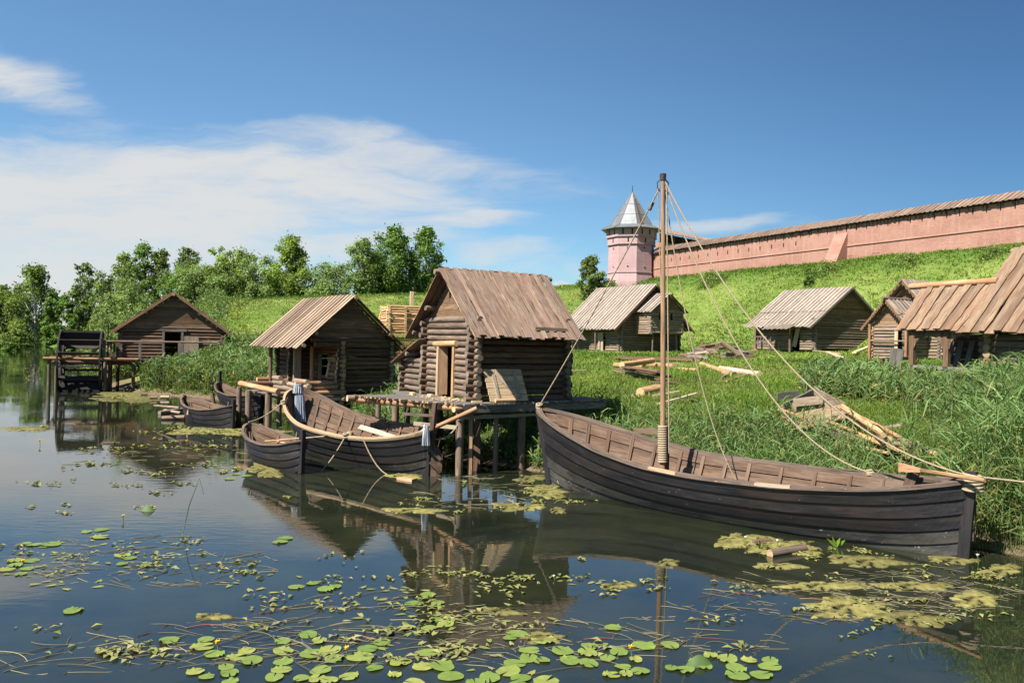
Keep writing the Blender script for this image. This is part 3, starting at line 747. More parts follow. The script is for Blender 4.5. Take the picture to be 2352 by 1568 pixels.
def pier():
    F = FH1
    p = thing('pier', 'plank pier on wooden posts in the water, carrying the steep roofed log hut', 'pier', F.P(1, 0, 0))
    mb = MB()                                   # front part: planks across, ragged ends towards the water
    def edge_u(v): return -2.62 + (3.63 - v) / 4.27 * 1.81
    v = -.62
    while v < 3.6:
        w = random.uniform(.10, .16)
        e_ = edge_u(v) + random.uniform(-.12, .10)
        mb.board(F.P(e_, v + w / 2, 2.10), F.P(-.02, v + w / 2, 2.11), F.w3(), w * .95, .055, tint=mb.tint(.75, 1.35), seg=2, wane=.006)
        mb.board(F.P(e_ - .012, v + w / 2, 2.10), F.P(e_ + .004, v + w / 2, 2.10), F.w3(), w * .90, .052, tint=mb.tint(.7, 1.1), mat=1)
        v += w + random.uniform(.0, .02)
    while v < 6.2:
        w = .15; mb.board(F.P(-1.0 + (v - 3.6) * .3, v + w / 2, 2.09), F.P(-.02, v + w / 2, 2.09), F.w3(), w * .95, .05); v += w
    mb.build('plank_deck', [M['plank_grey'], M['log_fresh']], p)
    mb = MB(); u = -.72                          # right part: planks run towards the water
    while u < 4.75:
        w = random.uniform(.16, .22); lim = -.66 + .06 * u
        mb.board(F.P(u + w / 2, lim + random.uniform(-.06, .05), 2.105 if u < 0 else 2.10), F.P(u + w / 2, -.64 if u < 0 else (1.0 if u > 3.5 else .4), 2.105), F.u3(), w * .95, .055, tint=mb.tint(.75, 1.2), seg=2, wane=.008)
        u += w + .012
    mb.build('plank_deck', M['plank_grey'], p)
    one_log(p, 'beam', F.P(edge_u(4.05) + .2, 4.15, 1.98), F.P(edge_u(-.3) + .28, -.55, 1.97), .10, LP, tint=(.9, .2, .5))
    one_log(p, 'beam', F.P(edge_u(3.9) - .05, 3.78, 2.02), F.P(1, 3.75, 2.0), .11, LGF, tint=(1.2, .2, .5))
    one_log(p, 'beam', F.P(-.2, -.42, 1.98), F.P(-1.0, -.60, 1.97), .09, LP, tint=(1.25, .8, .5))
    one_board(p, 'beam', F.P(-.86, -.56, 1.95), F.P(4.7, -.34, 1.95), V3(0, 0, 1), .20, .13, M['plank_grey'], tint=(1.05, .2, .5))
    one_board(p, 'beam', F.P(-.6, -.46, 1.70), F.P(3.2, -.3, 1.72), V3(0, 0, 1), .10, .06, M['plank_pale'])
    one_board(p, 'beam', F.P(.1, 4.6, 1.82), F.P(.1, .2, 1.82), V3(0, 0, 1), .11, .07, M['plank_pale'], tint=(.85, .2, .5))
    one_board(p, 'brace', F.P(-1.3, 1.6, 1.35), F.P(-.6, -.3, 1.38), V3(0, 0, 1), .11, .07, M['plank_pale'])
    for (x, rr, D, m, t) in ((1056, .125, 23.75, LG, 1.25), (1139, .085, 24.6, LT, .9), (1198, .125, 25.0, LT, .7), (907, .13, 28.0, LG, 1.2), (977, .11, 26.6, LD, 1.0), (935, .10, 27.2, LG, .8), (1255, .10, 26.2, LD, .8), (868, .1, 29.2, LG, .9), (1010, .1, 26.5, LD, .7)):
        q = atd(x, 1000, D)
        one_log(p, 'post', V3(q.x, q.y, -1.0), V3(q.x, q.y, 1.93), rr * .95, m, r1=rr, tint=(t, random.random(), .5))
    q = atd(1081, 1000, 23.9)
    one_board(p, 'post', V3(q.x, q.y, -1), V3(q.x, q.y, 1.9), V3(1, 0, 0), .12, .12, M['plank_brown'], tint=(1.6, .3, .5))
    q = atd(1096, 1000, 24.6); one_board(p, 'post', V3(q.x, q.y, -1), V3(q.x, q.y, 1.9), V3(1, 0, 0), .2, .2, M['plank_dark'])
pier()

def leaning_door():
    F = FH1
    d = thing('loose_door', 'new pale plank door with Z brace, leaning on the hut side wall', 'door', F.P(.8, -.3, 2.16))
    P = lambda s, h: F.P(.18 + s + (1 - h) * .0 + (.10 * (1 - h)), -.52 + h * .36, 2.16 + h * .98)
    mb = MB()
    for i in range(5):
        mb.board(P(0, (i + .5) / 5), P(1.34, (i + .5) / 5), P(0, 1) - P(0, 0), .195, .035, tint=mb.tint(.85, 1.15), wane=.002, seg=2)
    mb.build('door_panel', M['plank_fresh'], d)
    nn = F.w3() * -.03
    one_board(d, 'ledge', P(.30, .05) + nn, P(.30, .95) + nn, F.u3(), .10, .03, M['plank_pale'])
    one_board(d, 'ledge', P(1.06, .10) + nn, P(1.06, .95) + nn, F.u3(), .10, .03, M['plank_pale'])
    one_board(d, 'brace', P(.38, .88) + nn * 1.1, P(1.0, .14) + nn * 1.1, F.u3(), .10, .03, M['plank_pale'])
leaning_door()
F = FH1
tag(one_log(None, 'short_log', F.P(.42, -.55, 2.19), F.P(1.15, -.52, 2.19), .058, LF), 'short peeled log lying on the pier at the foot of the pale door', 'log')
tag(one_board(None, 'offcut', F.P(-.28, -.36, 2.16), F.P(.05, -.38, 2.16), F.w3(), .10, .06, M['plank_fresh']), 'small pale timber offcut on the pier between the hut corner and the door', 'offcut')
mb = MB()
for i in range(170):
    t = random.random(); u = -random.uniform(.1, 1.15) * (1 - .3 * t); v = random.triangular(-.2, 3.4, .6)
    a = random.uniform(0, 6.3); l = random.uniform(.04, .16)
    c = F.P(u, v, 2.145 + random.uniform(0, .03)); d = V3(math.cos(a), math.sin(a), random.uniform(-.1, .2))
    mb.board(c - d * l / 2, c + d * l / 2, V3(-d.y, d.x, 0), random.uniform(.015, .05), .012, seg=1)
tag(mb.build('wood_chips', M['plank_fresh']), 'pale wood chips strewn on the pier before the hut doorway', 'chips', kind='stuff')
for i, (u, v, lab) in enumerate(((-.75, 2.9, 'pale split wood block on the pier edge, beside the wood chips'), (-.55, 1.9, 'pale split wood block before the doorway, among the wood chips'))):
    tag(one_board(None, 'wood_block', F.P(u, v, 2.18), F.P(u, v + .3, 2.19), F.u3(), .13, .1, M['plank_fresh']), lab, 'block')

# ------------------------------------------------------------------ water mill
def mill():
    U = Vector((-.39, .92)).normalized(); F = Frame((-24.8, 58.2), math.degrees(math.atan2(U.y, U.x)), -1)
    zb = 2.3; r = .122
    h = thing('mill_hut', 'dark log mill hut with wide gable and open doorway, behind the reeds', 'hut', F.P(2, 0, zb))
    log_wall(h, F.P(0, -3.4, 0), F.P(0, 3.4, 0), zb, 10, r, LD, ext=(.15, .15), holes=[(2.85, 3.95, 2.2, 4.27)], lo=.7, hi=1.5)
    log_wall(h, F.P(0, -3.4, 0), F.P(5, -3.4, 0), zb, 8, r, LD, off=-r)
    log_wall(h, F.P(0, 3.4, 0), F.P(5, 3.4, 0), zb, 8, r, LD, off=-r)
    log_wall(h, F.P(5, -3.4, 0), F.P(5, 3.4, 0), zb, 10, r, LD)
    sl = (7.09 - 4.17) / 4.0
    gable(h, F, -.04, 4.62, 0, 7.0, 1 / sl, 1 / sl, .24, M['plank_brown'], lo=.6, hi=1.15)
    gable(h, F, 4.98, 4.62, 0, 7.0, 1 / sl, 1 / sl, .24, M['plank_dark'])
    for s in (-1, 1):
        plank_roof(h, F.P(-.35, s * .015, 7.12), F.P(5.3, s * .015, 7.12), F.P(-.35, s * 4.02, 4.17), F.P(5.3, s * 4.02, 4.17), .2, M['roof_brown'], th=.04, lo=.6, hi=1.0)
        for q in (.45, .93):
            one_log(h, 'purlin', F.P(-.3, s * 4 * q, 7.0 - 2.92 * q - .1), F.P(5.2, s * 4 * q, 7.0 - 2.92 * q - .1), .09, LDF)
        one_board(h, 'barge_board', F.P(-.37, s * .05, 7.02), F.P(-.37, s * 4.05, 4.07), V3(0, 0, 1), .16, .035, M['plank_brown'], tint=(1.3, .5, .5))
    one_log(h, 'ridge_log', F.P(-.5, 0, 6.97), F.P(5.4, 0, 6.97), .12, LDF)
    fr = one_board(h, 'door_frame', F.P(-.12, -.85, 4.36), F.P(-.12, .95, 4.36), V3(0, 0, 1), .16, .16, M['plank_grey'])
    one_board(fr, 'jamb', F.P(-.12, -.62, 2.3), F.P(-.12, -.62, 4.28), F.w3(), .16, .14, M['plank_grey'])
    one_board(fr, 'jamb', F.P(-.12, .64, 2.3), F.P(-.12, .64, 4.28), F.w3(), .16, .14, M['plank_grey'])
    mb = MB()
    for i in range(3): mb.board(F.P(-.2, .92 + i * .34, 2.35), F.P(-.2, .92 + i * .34, 3.95), F.w3(), .33, .04, tint=mb.tint(.8, 1.1))
    mb.build('door_leaf', M['plank_pale'], h)
    return F
FM = mill()
def mill_platform():
    F = FM
    p = thing('mill_platform', 'railed log walkway on posts between the water wheel and the mill hut', 'platform', F.P(-1.2, -3, 0))
    mb = MB()
    for i in range(31): mb.board(F.P(-1.5, -4.45 + i * .28, 2.24), F.P(-.2, -4.45 + i * .28, 2.24), F.w3(), .26, .05)
    mb.build('plank_deck', M['plank_grey'], p)
    one_log(p, 'beam', F.P(-2.0, -7.95, 2.28), F.P(-1.55, -2.2, 2.24), .11, LP, tint=(.9, .3, .5))
    one_log(p, 'beam', F.P(1.1, -7.95, 2.28), F.P(.9, -2.2, 2.24), .11, LD)
    one_log(p, 'beam', F.P(-1.4, -3.0, 2.15), F.P(-1.4, 4.2, 2.15), .11, LD)
    for (u, v) in ((-1.9, -7.6), (1.0, -7.5), (-1.85, -7.2), (-1.7, -4.25), (-1.2, -4.0), (.9, -4.2), (-1.4, -2.5), (-.4, -4.0), (.6, -3.6), (-1.4, .2), (-1.4, 3.0)):
        a = F.P(u, v, -1); one_log(p, 'post', a, V3(a.x, a.y, 2.15), .115, LG if u < -1.5 else LD, tint=(random.uniform(.8, 1.1), random.random(), .5))
    one_log(p, 'hand_rail', F.P(-1.5, -4.45, 3.50), F.P(-1.45, 3.15, 3.52), .07, LG)
    one_log(p, 'hand_rail', F.P(-1.5, -4.45, 3.50), F.P(.2, -4.35, 3.54), .07, LG)
    for (u, v) in ((-1.48, -4.35), (-1.48, -2.1), (-1.46, .45), (-1.45, 2.95)):
        one_board(p, 'rail_post', F.P(u, v, 2.1), F.P(u, v, 3.5), F.w3(), .18, .14, M['plank_grey'])
    for i in range(5): one_board(p, 'rail_post', F.P(-1.1 + i * .36, -4.35 + i * .18, 2.25), F.P(-1.1 + i * .36, -4.35 + i * .18, 3.5), F.w3(), .14, .06, M['plank_dark'])
    one_board(p, 'brace', F.P(-1.7, -5.3, 2.3), F.P(-1.5, -4.4, 3.4), V3(0, 0, 1), .14, .08, M['plank_grey'])
mill_platform()
def water_wheel():
    F = FM; z0, rad = 2.02, 2.2; u0 = -.45
    v0, v1 = -7.07, -4.55
    w_ = thing('waterwheel', 'big dark wooden water wheel with broad paddles, hung in the log walkway', 'water wheel', F.P(u0, -7, 0))
    def pt(a, rr, v): return F.P(u0 + math.cos(a) * rr, v, z0 + math.sin(a) * rr)
    for v in (v0, v1):
        mb = MB(); n = 36
        rows = []
        for i in range(n):
            a = 2 * PI * i / n
            rows.append([pt(a, rad, v - .05), pt(a, rad, v + .05), pt(a, rad - .3, v + .05), pt(a, rad - .3, v - .05)])
        rows.append(rows[0])
        mb.grid(rows, tint=(1.1, .3, .5), closed=True, smooth=False, uvscale=.35)
        rim = mb.build('rim', M['wheel'], w_)
        for k in range(6):
            a = PI * k / 6 + .2
            mb = MB(); mb.board(pt(a, rad - .2, v), pt(a + PI, rad - .2, v), F.u3() * -math.sin(a) + V3(0, 0, math.cos(a)), .14, .08)
            mb.build('spoke', M['wheel'], rim)
    for k in range(14):
        a = 2 * PI * k / 14 + .12
        d = pt(a, 1, 0) - pt(a, 0, 0)
        one_board(w_, 'paddle', pt(a, rad - .26, v0), pt(a, rad - .26, v1), d, .52, .045, M['wheel'], tint=(random.uniform(.8, 1.3), random.random(), .5))
    one_log(w_, 'axle', F.P(u0, v0 - .5, z0), F.P(u0, v1 + 2.2, z0), .2, LD)
water_wheel()
# ------------------------------------------------------------------ log houses up the meadow
def meadow_house():                # with dovecote
    g0 = ground_z(12, 78); F = Frame((13.7, 76), 120.5, -1)      # origin under the front ridge end
    zb = 3.15
    h = thing('log_house', 'log house with grey plank roof and a small projecting dovecote on its gable', 'house', F.P(4, 0, zb))
    sl = 4.4 / 4.95; r = .12; hw = 3.6
    holes = []
    log_wall(h, F.P(.8, -hw, 0), F.P(.8, hw, 0), zb, 13, r, LT, lo=.6, hi=1.0)
    log_wall(h, F.P(.8, -hw, 0), F.P(8.6, -hw, 0), zb, 12, r, LT, off=-r, lo=.8, hi=1.3, ext=(.3, .25), holes=[(2.2, 3.2, 3.2, 5.0)])
    log_wall(h, F.P(.8, hw, 0), F.P(8.6, hw, 0), zb, 12, r, LD, off=-r)
    log_wall(h, F.P(8.6, -hw, 0), F.P(8.6, hw, 0), zb, 13, r, LD)
    gable(h, F, .82, zb + 2.85, 0, 9.6, 1 / sl, 1 / sl, .24, M['plank_brown'], lo=.6, hi=1.0)
    gable(h, F, 8.58, zb + 2.85, 0, 9.6, 1 / sl, 1 / sl, .24, M['plank_brown'], lo=.6, hi=1.0)
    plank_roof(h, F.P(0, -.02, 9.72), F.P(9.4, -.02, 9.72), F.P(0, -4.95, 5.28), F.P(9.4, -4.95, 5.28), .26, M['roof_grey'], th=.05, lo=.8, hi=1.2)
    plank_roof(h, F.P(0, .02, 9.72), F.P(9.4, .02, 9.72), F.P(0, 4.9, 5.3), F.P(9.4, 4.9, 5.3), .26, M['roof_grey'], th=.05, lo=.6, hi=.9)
    one_log(h, 'ridge_log', F.P(-.15, 0, 9.58), F.P(9.4, 0, 9.58), .12, LG)
    for s in (-1, 1):
        one_board(h, 'barge_board', F.P(-.03, s * .05, 9.6), F.P(-.03, s * 4.95, 5.15), V3(0, 0, 1), .2, .05, M['plank_dark'])
        one_log(h, 'purlin', F.P(-.05, s * 3.9, 6.05), F.P(9.2, s * 3.9, 6.05), .12, LG)
    # projecting dovecote
    dv = thing('dovecote', None, None); dv.parent = h; dv.location = F.P(-.6, .2, 5) - Vector(h.location)
    v0, v1, ua = -1.9, 1.9, -1.5
    log_wall(dv, F.P(ua, v0, 0), F.P(ua, v1, 0), 5.0, 10, .11, LT, ext=(.12, .12), lo=1.0, hi=1.5, holes=[(.9, 1.25, 6.25, 6.95), (2.3, 2.65, 6.25, 6.95)], name='log_wall')
    log_wall(dv, F.P(ua, v0, 0), F.P(.9, v0, 0), 5.0, 10, .11, LT, ext=(.12, 0), off=-.11, lo=1.0, hi=1.5, name='log_wall')
    log_wall(dv, F.P(ua, v1, 0), F.P(.9, v1, 0), 5.0, 10, .11, LT, ext=(.12, 0), off=-.11, lo=.8, hi=1.2, name='log_wall')
    gable(dv, F, ua, 7.1, 0, 8.55, 1.28, 1.28, .2, M['plank_brown'], name='gable')
    mb = MB()
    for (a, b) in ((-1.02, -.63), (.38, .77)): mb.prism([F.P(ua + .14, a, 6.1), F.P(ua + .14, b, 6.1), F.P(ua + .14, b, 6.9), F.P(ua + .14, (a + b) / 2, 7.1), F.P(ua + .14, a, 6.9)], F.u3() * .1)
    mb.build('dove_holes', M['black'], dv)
    plank_roof(dv, F.P(ua - .5, -.02, 8.75), F.P(1.2, -.02, 8.75), F.P(ua - .5, -2.35, 6.95), F.P(1.2, -2.35, 6.95), .22, M['roof_grey'], th=.05)
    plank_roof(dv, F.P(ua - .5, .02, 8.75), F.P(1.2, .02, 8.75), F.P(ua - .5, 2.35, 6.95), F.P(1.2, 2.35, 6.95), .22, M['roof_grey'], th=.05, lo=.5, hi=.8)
    one_log(dv, 'ridge_log', F.P(ua - .8, 0, 8.66), F.P(1, 0, 8.66), .11, LG)
    for v in (-1.6, 1.5): one_log(h, 'dovecote_post', F.P(ua + .1, v, zb - .3), F.P(ua + .2, v * .9, 5.0), .08, LG)
    # side porch under a little roof
    plank_roof(h, F.P(5.4, -4.6, 5.72), F.P(8.4, -4.6, 5.72), F.P(5.4, -6.0, 4.75), F.P(8.4, -6.0, 4.75), .26, M['roof_grey'], th=.05, name='porch_roof')
    for u in (5.6, 8.2): one_log(h, 'porch_post', F.P(u, -5.8, zb - .4), F.P(u, -5.8, 4.8), .09, LG)
    one_log(h, 'porch_post', F.P(3.4, -4.6, zb - .4), F.P(3.4, -4.6, 5.4), .09, LG)
    one_board(h, 'door_leaf', F.P(3.5, -3.9, zb), F.P(3.5, -3.9, zb + 1.9), F.u3(), .8, .05, M['plank_pale'])
    return F
FH3 = meadow_house()

def low_house():
    F = Frame((31.98, 75), 117.8, -1); zb = 4.0; r = .125
    h = thing('log_house', 'long low log house with grey plank roof and dark plain gable, below the slope', 'house', F.P(4, 0, zb))
    hw = 4.4; sl = 3.85 / 5.6
    log_wall(h, F.P(.5, -hw, 0), F.P(.5, hw, 0), zb - .2, 12, r, LT, lo=.5, hi=.95)
    log_wall(h, F.P(.5, -hw, 0), F.P(7.6, -hw, 0), zb - .2, 9, r, LT, off=-r, lo=.8, hi=1.3, holes=[(1.6, 2.6, 3.5, 5.6)])
    log_wall(h, F.P(.5, hw, 0), F.P(7.6, hw, 0), zb - .2, 9, r, LD, off=-r)
    log_wall(h, F.P(7.6, -hw, 0), F.P(7.6, hw, 0), zb - .2, 11, r, LD)
    gable(h, F, .5, zb + 2.45, 0, 9.62, 1 / sl, 1 / sl, .22, M['plank_brown'], lo=.45, hi=.9)
    gable(h, F, 7.6, zb + 2.2, 0, 9.62, 1 / sl, 1 / sl, .22, M['plank_brown'])
    m1 = .52
    a, b = F.P(0, -.02, 9.72), F.P(8.3, -.02, 9.72); c, d = F.P(0, -5.6, 5.84), F.P(8.3, -5.6, 5.84)
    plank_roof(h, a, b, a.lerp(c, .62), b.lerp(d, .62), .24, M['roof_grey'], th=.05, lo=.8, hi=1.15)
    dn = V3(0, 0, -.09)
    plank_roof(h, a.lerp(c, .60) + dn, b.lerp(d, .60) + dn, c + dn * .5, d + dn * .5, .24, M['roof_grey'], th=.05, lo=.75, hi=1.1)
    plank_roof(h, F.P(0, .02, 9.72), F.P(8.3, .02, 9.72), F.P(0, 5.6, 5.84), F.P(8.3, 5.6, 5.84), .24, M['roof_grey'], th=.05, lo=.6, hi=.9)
    one_log(h, 'ridge_log', F.P(-.1, 0, 9.58), F.P(8.2, 0, 9.58), .12, LG)
    for s in (-1, 1):
        one_board(h, 'barge_board', F.P(-.03, s * .05, 9.6), F.P(-.03, s * 5.6, 5.72), V3(0, 0, 1), .18, .05, M['plank_grey'])
    plank_roof(h, F.P(1.8, -5.0, 6.15), F.P(4.9, -5.0, 6.15), F.P(1.8, -6.5, 5.62), F.P(4.9, -6.5, 5.62), .26, M['roof_grey'], th=.05, name='porch_roof', lo=.7, hi=1.0)
    for u in (2.2, 4.6, 6.6): one_log(h, 'porch_post', F.P(u, -5.7, zb - .5), F.P(u, -5.7, 5.8), .1, LG)
    one_log(h, 'porch_rail', F.P(2.2, -5.7, zb + .9), F.P(6.6, -5.7, zb + .9), .06, LG)
    for k in range(5): one_board(h, 'baluster', F.P(4.8 + k * .35, -5.7, zb), F.P(4.8 + k * .35, -5.7, zb + .9), F.u3(), .08, .05, M['plank_grey'])
    one_board(h, 'loose_batten', F.P(5.8, -4.4, 6.80), F.P(7.0, -4.4, 6.80), V3(0, 0, 1), .1, .06, M['plank_pale'])
    one_board(h, 'door_leaf', F.P(2.7, -4.6, zb), F.P(2.2, -4.6, zb + 1.9), F.u3(), .5, .05, M['plank_pale'])
low_house()

def porch_house():
    F = Frame((26.8, 55), 30); zb = 3.35; r = .11      # u = ridge, away to the right; v = facade, back left; origin under the ridge front
    h = thing('log_house', 'small log house with carved scalloped eaves and a lower gabled porch, between its neighbours', 'house', F.P(1.5, 0, zb))
    sl = 1.08
    def roof_pair(u0, u1, zr, half, off):
        for s in (-1, 1):
            a, b = F.P(u0, off + s * .015, zr), F.P(u1, off + s * .015, zr); c, d = F.P(u0, off + s * half, zr - half * sl), F.P(u1, off + s * half, zr - half * sl)
            plank_roof(h, a, b, a.lerp(c, .58), b.lerp(d, .58), .2, M['roof_grey'], th=.04, lo=.8, hi=1.2, jag=.05)
            plank_roof(h, a.lerp(c, .55) + V3(0, 0, -.07), b.lerp(d, .55) + V3(0, 0, -.07), c, d, .2, M['roof_grey'], th=.04, lo=.8, hi=1.2, jag=.05)
            mb = MB(); n = 12                      # scalloped barge board
            for i in range(n):
                p, q = a.lerp(c, i / n), a.lerp(c, (i + 1) / n); m_ = p.lerp(q, .5)
                e = F.u3() * -.03
                mb.prism([p + e, q + e, q + e + V3(0, 0, -.15), m_ + e + V3(0, 0, -.30), p + e + V3(0, 0, -.15)], F.u3() * -.03, tint=(.9, .4, .5))
            mb.build('barge_board', M['plank_brown'], h)
    hw = 2.5
    log_wall(h, F.P(.6, -hw, 0), F.P(.6, hw, 0), zb, 12, r, LT, lo=.8, hi=1.2)
    log_wall(h, F.P(.6, -hw, 0), F.P(6, -hw, 0), zb, 12, r, LT, off=-r)
    log_wall(h, F.P(.6, hw, 0), F.P(6, hw, 0), zb, 12, r, LD, off=-r)
    gable(h, F, .62, zb + 2.5, 0, 8.65, 1 / sl, 1 / sl, .16, M['plank_brown'], lo=.7, hi=1.2)
    roof_pair(0, 6.4, 8.77, 3.1, 0)
    one_log(h, 'ridge_log', F.P(-.2, 0, 8.66), F.P(6.3, 0, 8.66), .1, LG)
    # porch, offset towards the viewer's side
    off = -.40; u0 = -2.3; hp = 1.2
    log_wall(h, F.P(u0 + .5, off - hp, 0), F.P(u0 + .5, off + hp, 0), zb - .1, 11, r, LT, lo=.9, hi=1.4, holes=[(.12, .70, 3.2, 5.1)])
    log_wall(h, F.P(u0 + .5, off + hp, 0), F.P(.6, off + hp, 0), zb - .1, 11, r, LF, off=-r, lo=.8, hi=1.2)
    log_wall(h, F.P(u0 + .5, off - hp, 0), F.P(.6, off - hp, 0), zb - .1, 11, r, LT, off=-r)
    gable(h, F, u0 + .5, zb + 2.05, off, 7.2, 1 / sl, 1 / sl, .16, M['plank_brown'], lo=1.0, hi=1.7)
    roof_pair(u0, .6, 7.3, 1.65, off)
    one_log(h, 'ridge_log', F.P(u0 - .3, off, 7.36), F.P(.9, off, 7.36), .1, LG)
    one_log(h, 'porch_rail', F.P(u0 + .1, off - 1.6, zb + 1.15), F.P(u0 + .1, off + 1.3, zb + 1.15), .06, LG)
    for v in (-1.5, 1.2): one_log(h, 'porch_post', F.P(u0 + .1, off + v, zb - .3), F.P(u0 + .1, off + v, zb + 2.3), .09, LP)
    one_board(h, 'door_frame', F.P(u0 + .38, off - .62, zb), F.P(u0 + .38, off - .62, zb + 1.9), F.w3(), .22, .08, M['plank_fresh'])
porch_house()

def right_house():
    # u along the eave (towards the viewer's right), v up-slope (away)
    F = Frame((14.57, 26.0), math.degrees(math.atan2(-.87, .5)), 1)      # W = (.87,.5)
    zb = 1.5; r = .112
    h = thing('log_house', 'big log house with steep orange brown plank roof and arcaded porch, behind the tall reeds', 'house', F.P(1, 1.5, 2))
    # main roof
    plank_roof(h, F.P(-.0, 3.25, 7.55), F.P(6.2, 3.25, 7.55), F.P(-.05, -.05, 4.55), F.P(6.2, -.05, 4.45), .235, M['roof_warm'], th=.045, lo=.45, hi=1.15, wane=.03, seg=8, jag=.06)
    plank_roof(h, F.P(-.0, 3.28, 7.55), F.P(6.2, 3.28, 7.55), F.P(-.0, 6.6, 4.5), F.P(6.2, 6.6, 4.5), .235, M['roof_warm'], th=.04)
    one_log(h, 'ridge_log', F.P(-.1, 3.27, 7.45), F.P(6.2, 3.27, 7.45), .11, LP)
    log_wall(h, F.P(.62, .75, 0), F.P(6, .75, 0), zb, 15, r, LGF, ext=(.30, .2), lo=.6, hi=1.1)
    log_wall(h, F.P(.62, .75, 0), F.P(.62, 5.8, 0), zb, 15, r, LF, ext=(.24, .2), off=-r, lo=.45, hi=.8)
    log_wall(h, F.P(6, .75, 0), F.P(6, 5.8, 0), zb, 15, r, LD, off=-r)
    log_wall(h, F.P(.62, 5.8, 0), F.P(6, 5.8, 0), zb, 15, r, LD)
    slm = 3.0 / 3.3
    gable(h, F, .6, 4.7, 3.27, 7.45, 1 / slm, 1 / slm, .18, M['plank_brown'])
    # porch roof
    plank_roof(h, F.P(-2.45, 1.85, 6.22), F.P(.05, 1.85, 6.22), F.P(-2.2, -.05, 4.63), F.P(-.02, -.05, 4.60), .215, M['roof_warm'], th=.045, lo=.7, hi=1.25, wane=.028, seg=7, jag=.03)
    plank_roof(h, F.P(-2.45, 1.9, 6.2), F.P(.05, 1.9, 6.2), F.P(-2.4, 3.8, 4.6), F.P(0, 3.8, 4.6), .215, M['roof_warm'], th=.04)
    one_log(h, 'ridge_log', F.P(-2.95, 1.86, 6.30), F.P(.2, 1.86, 6.34), .115, LP, tint=(1.15, .6, .5))
    # arcade of boards with round arches
    mb = MB(); v = .14; z1, zs, zt = 4.78, 4.08, 4.45
    bays = ((-1.60, -.66), (-.36, .40))
    def arch(u):
        for a, b in bays:
            if a < u < b:
                q = (u - (a + b) / 2) / ((b - a) / 2)
                return zs + (zt - zs) * math.sqrt(max(0, 1 - q * q))
        return zs - .06
    u = -1.82
    while u < .22:
        wbd = .115
        mb.prism([F.P(u, v, arch(u)), F.P(u + wbd * .5, v, arch(u + wbd * .5)), F.P(u + wbd * .97, v, arch(u + wbd * .97)), F.P(u + wbd * .97, v, z1), F.P(u, v, z1)], F.w3() * .05, tint=mb.tint(.6, 1.2))
        u += wbd
    mb.build('arcade', M['plank_brown'], h)
    for u in (-1.74, -.51): one_board(h, 'porch_post', F.P(u, v + .06, 1.2), F.P(u, v + .06, 4.6), F.u3(), .17, .15, M['plank_brown'], tint=(.8, .4, .5))
    one_board(h, 'porch_rail', F.P(-1.8, v + .02, 3.40), F.P(.5, v + .02, 3.36), V3(0, 0, 1), .11, .07, M['plank_grey'], tint=(1.2, .4, .5))
    for k in range(9): one_board(h, 'baluster', F.P(-1.6 + k * .24, v + .05, 1.8), F.P(-1.6 + k * .24, v + .05, 3.36), F.u3(), .10, .04, M['plank_dark'])
    log_wall(h, F.P(-1.8, 2.9, 0), F.P(.62, 2.9, 0), zb, 14, r, LD, lo=.5, hi=.8)
    for k, (a, b) in enumerate(((-1.7, -1.5), (-1.35, -1.2), (-1.0, -.8))):
        one_board(h, 'inner_plank', F.P(a, 1.6, 1.9), F.P(b, 2.2, 4.3), F.u3(), .2, .04, M['plank_grey'])
    one_board(h, 'board_panel', F.P(-2.75, .5, 1.9), F.P(-2.5, .5, 4.0), F.u3(), .5, .04, M['plank_grey'], tint=(.8, .3, .5))
right_house()

# ------------------------------------------------------------------ new log frame and sawn timber behind the porch hut
def log_frame():
    q = atd(928, 765, 52); F = Frame((q.x, q.y), 20); zb = 4.36
    h = thing('log_crib', 'unfinished pale log frame standing on stacked timber, seen between two hut roofs', 'log frame', F.P(0, 0, 3))
    for (a, b, off) in (((-1.0, 0), (2.2, 0), 0), ((-1.0, 0), (-1.0, 2.5), -.08), ((2.2, 0), (2.2, 2.5), -.08), ((-1, 2.5), (2.2, 2.5), 0)):
        log_wall(h, F.P(a[0], a[1], 0), F.P(b[0], b[1], 0), zb + .06, 11, .085, LF, ext=(.15, .15), off=off, lo=1.0, hi=1.7)
    for (u, v) in ((.05, -.12), (1.05, -.12)):
        mb = MB()
        for i in range(11): mb.log(F.P(u, v - .12, zb + .15 + i * .155), F.P(u, v + .5, zb + .15 + i * .155), .075)
        mb.build('log_wall', LP, h)
    one_board(h, 'post', F.P(.7, 1, zb + 1.4), F.P(.7, 1, zb + 2.85), F.u3(), .22, .2, M['plank_fresh'])
    p = thing('timber_stack', 'stack of short sawn timber with pale ends, under the unfinished log frame', 'timber stack', F.P(0, 0, 2.6))
    mb = MB()
    for j in range(9):
        for i in range(9):
            mb.board(F.P(-1.2 + i * .46 + (j % 2) * .2, -.2, 2.65 + j * .18), F.P(-1.2 + i * .46 + (j % 2) * .2, 2.6, 2.65 + j * .18), F.u3(), .42, .13, tint=mb.tint(.5, 1.1))
    mb.build('sawn_planks', M['log_pine'], p)
    mb = MB()
    for i in range(14): mb.board(F.P(-1.3, -.2 + i * .22, 4.28), F.P(2.6, -.2 + i * .22, 4.28), F.w3(), .2, .08)
    mb.build('top_planks', M['plank_fresh'], p)
log_frame()

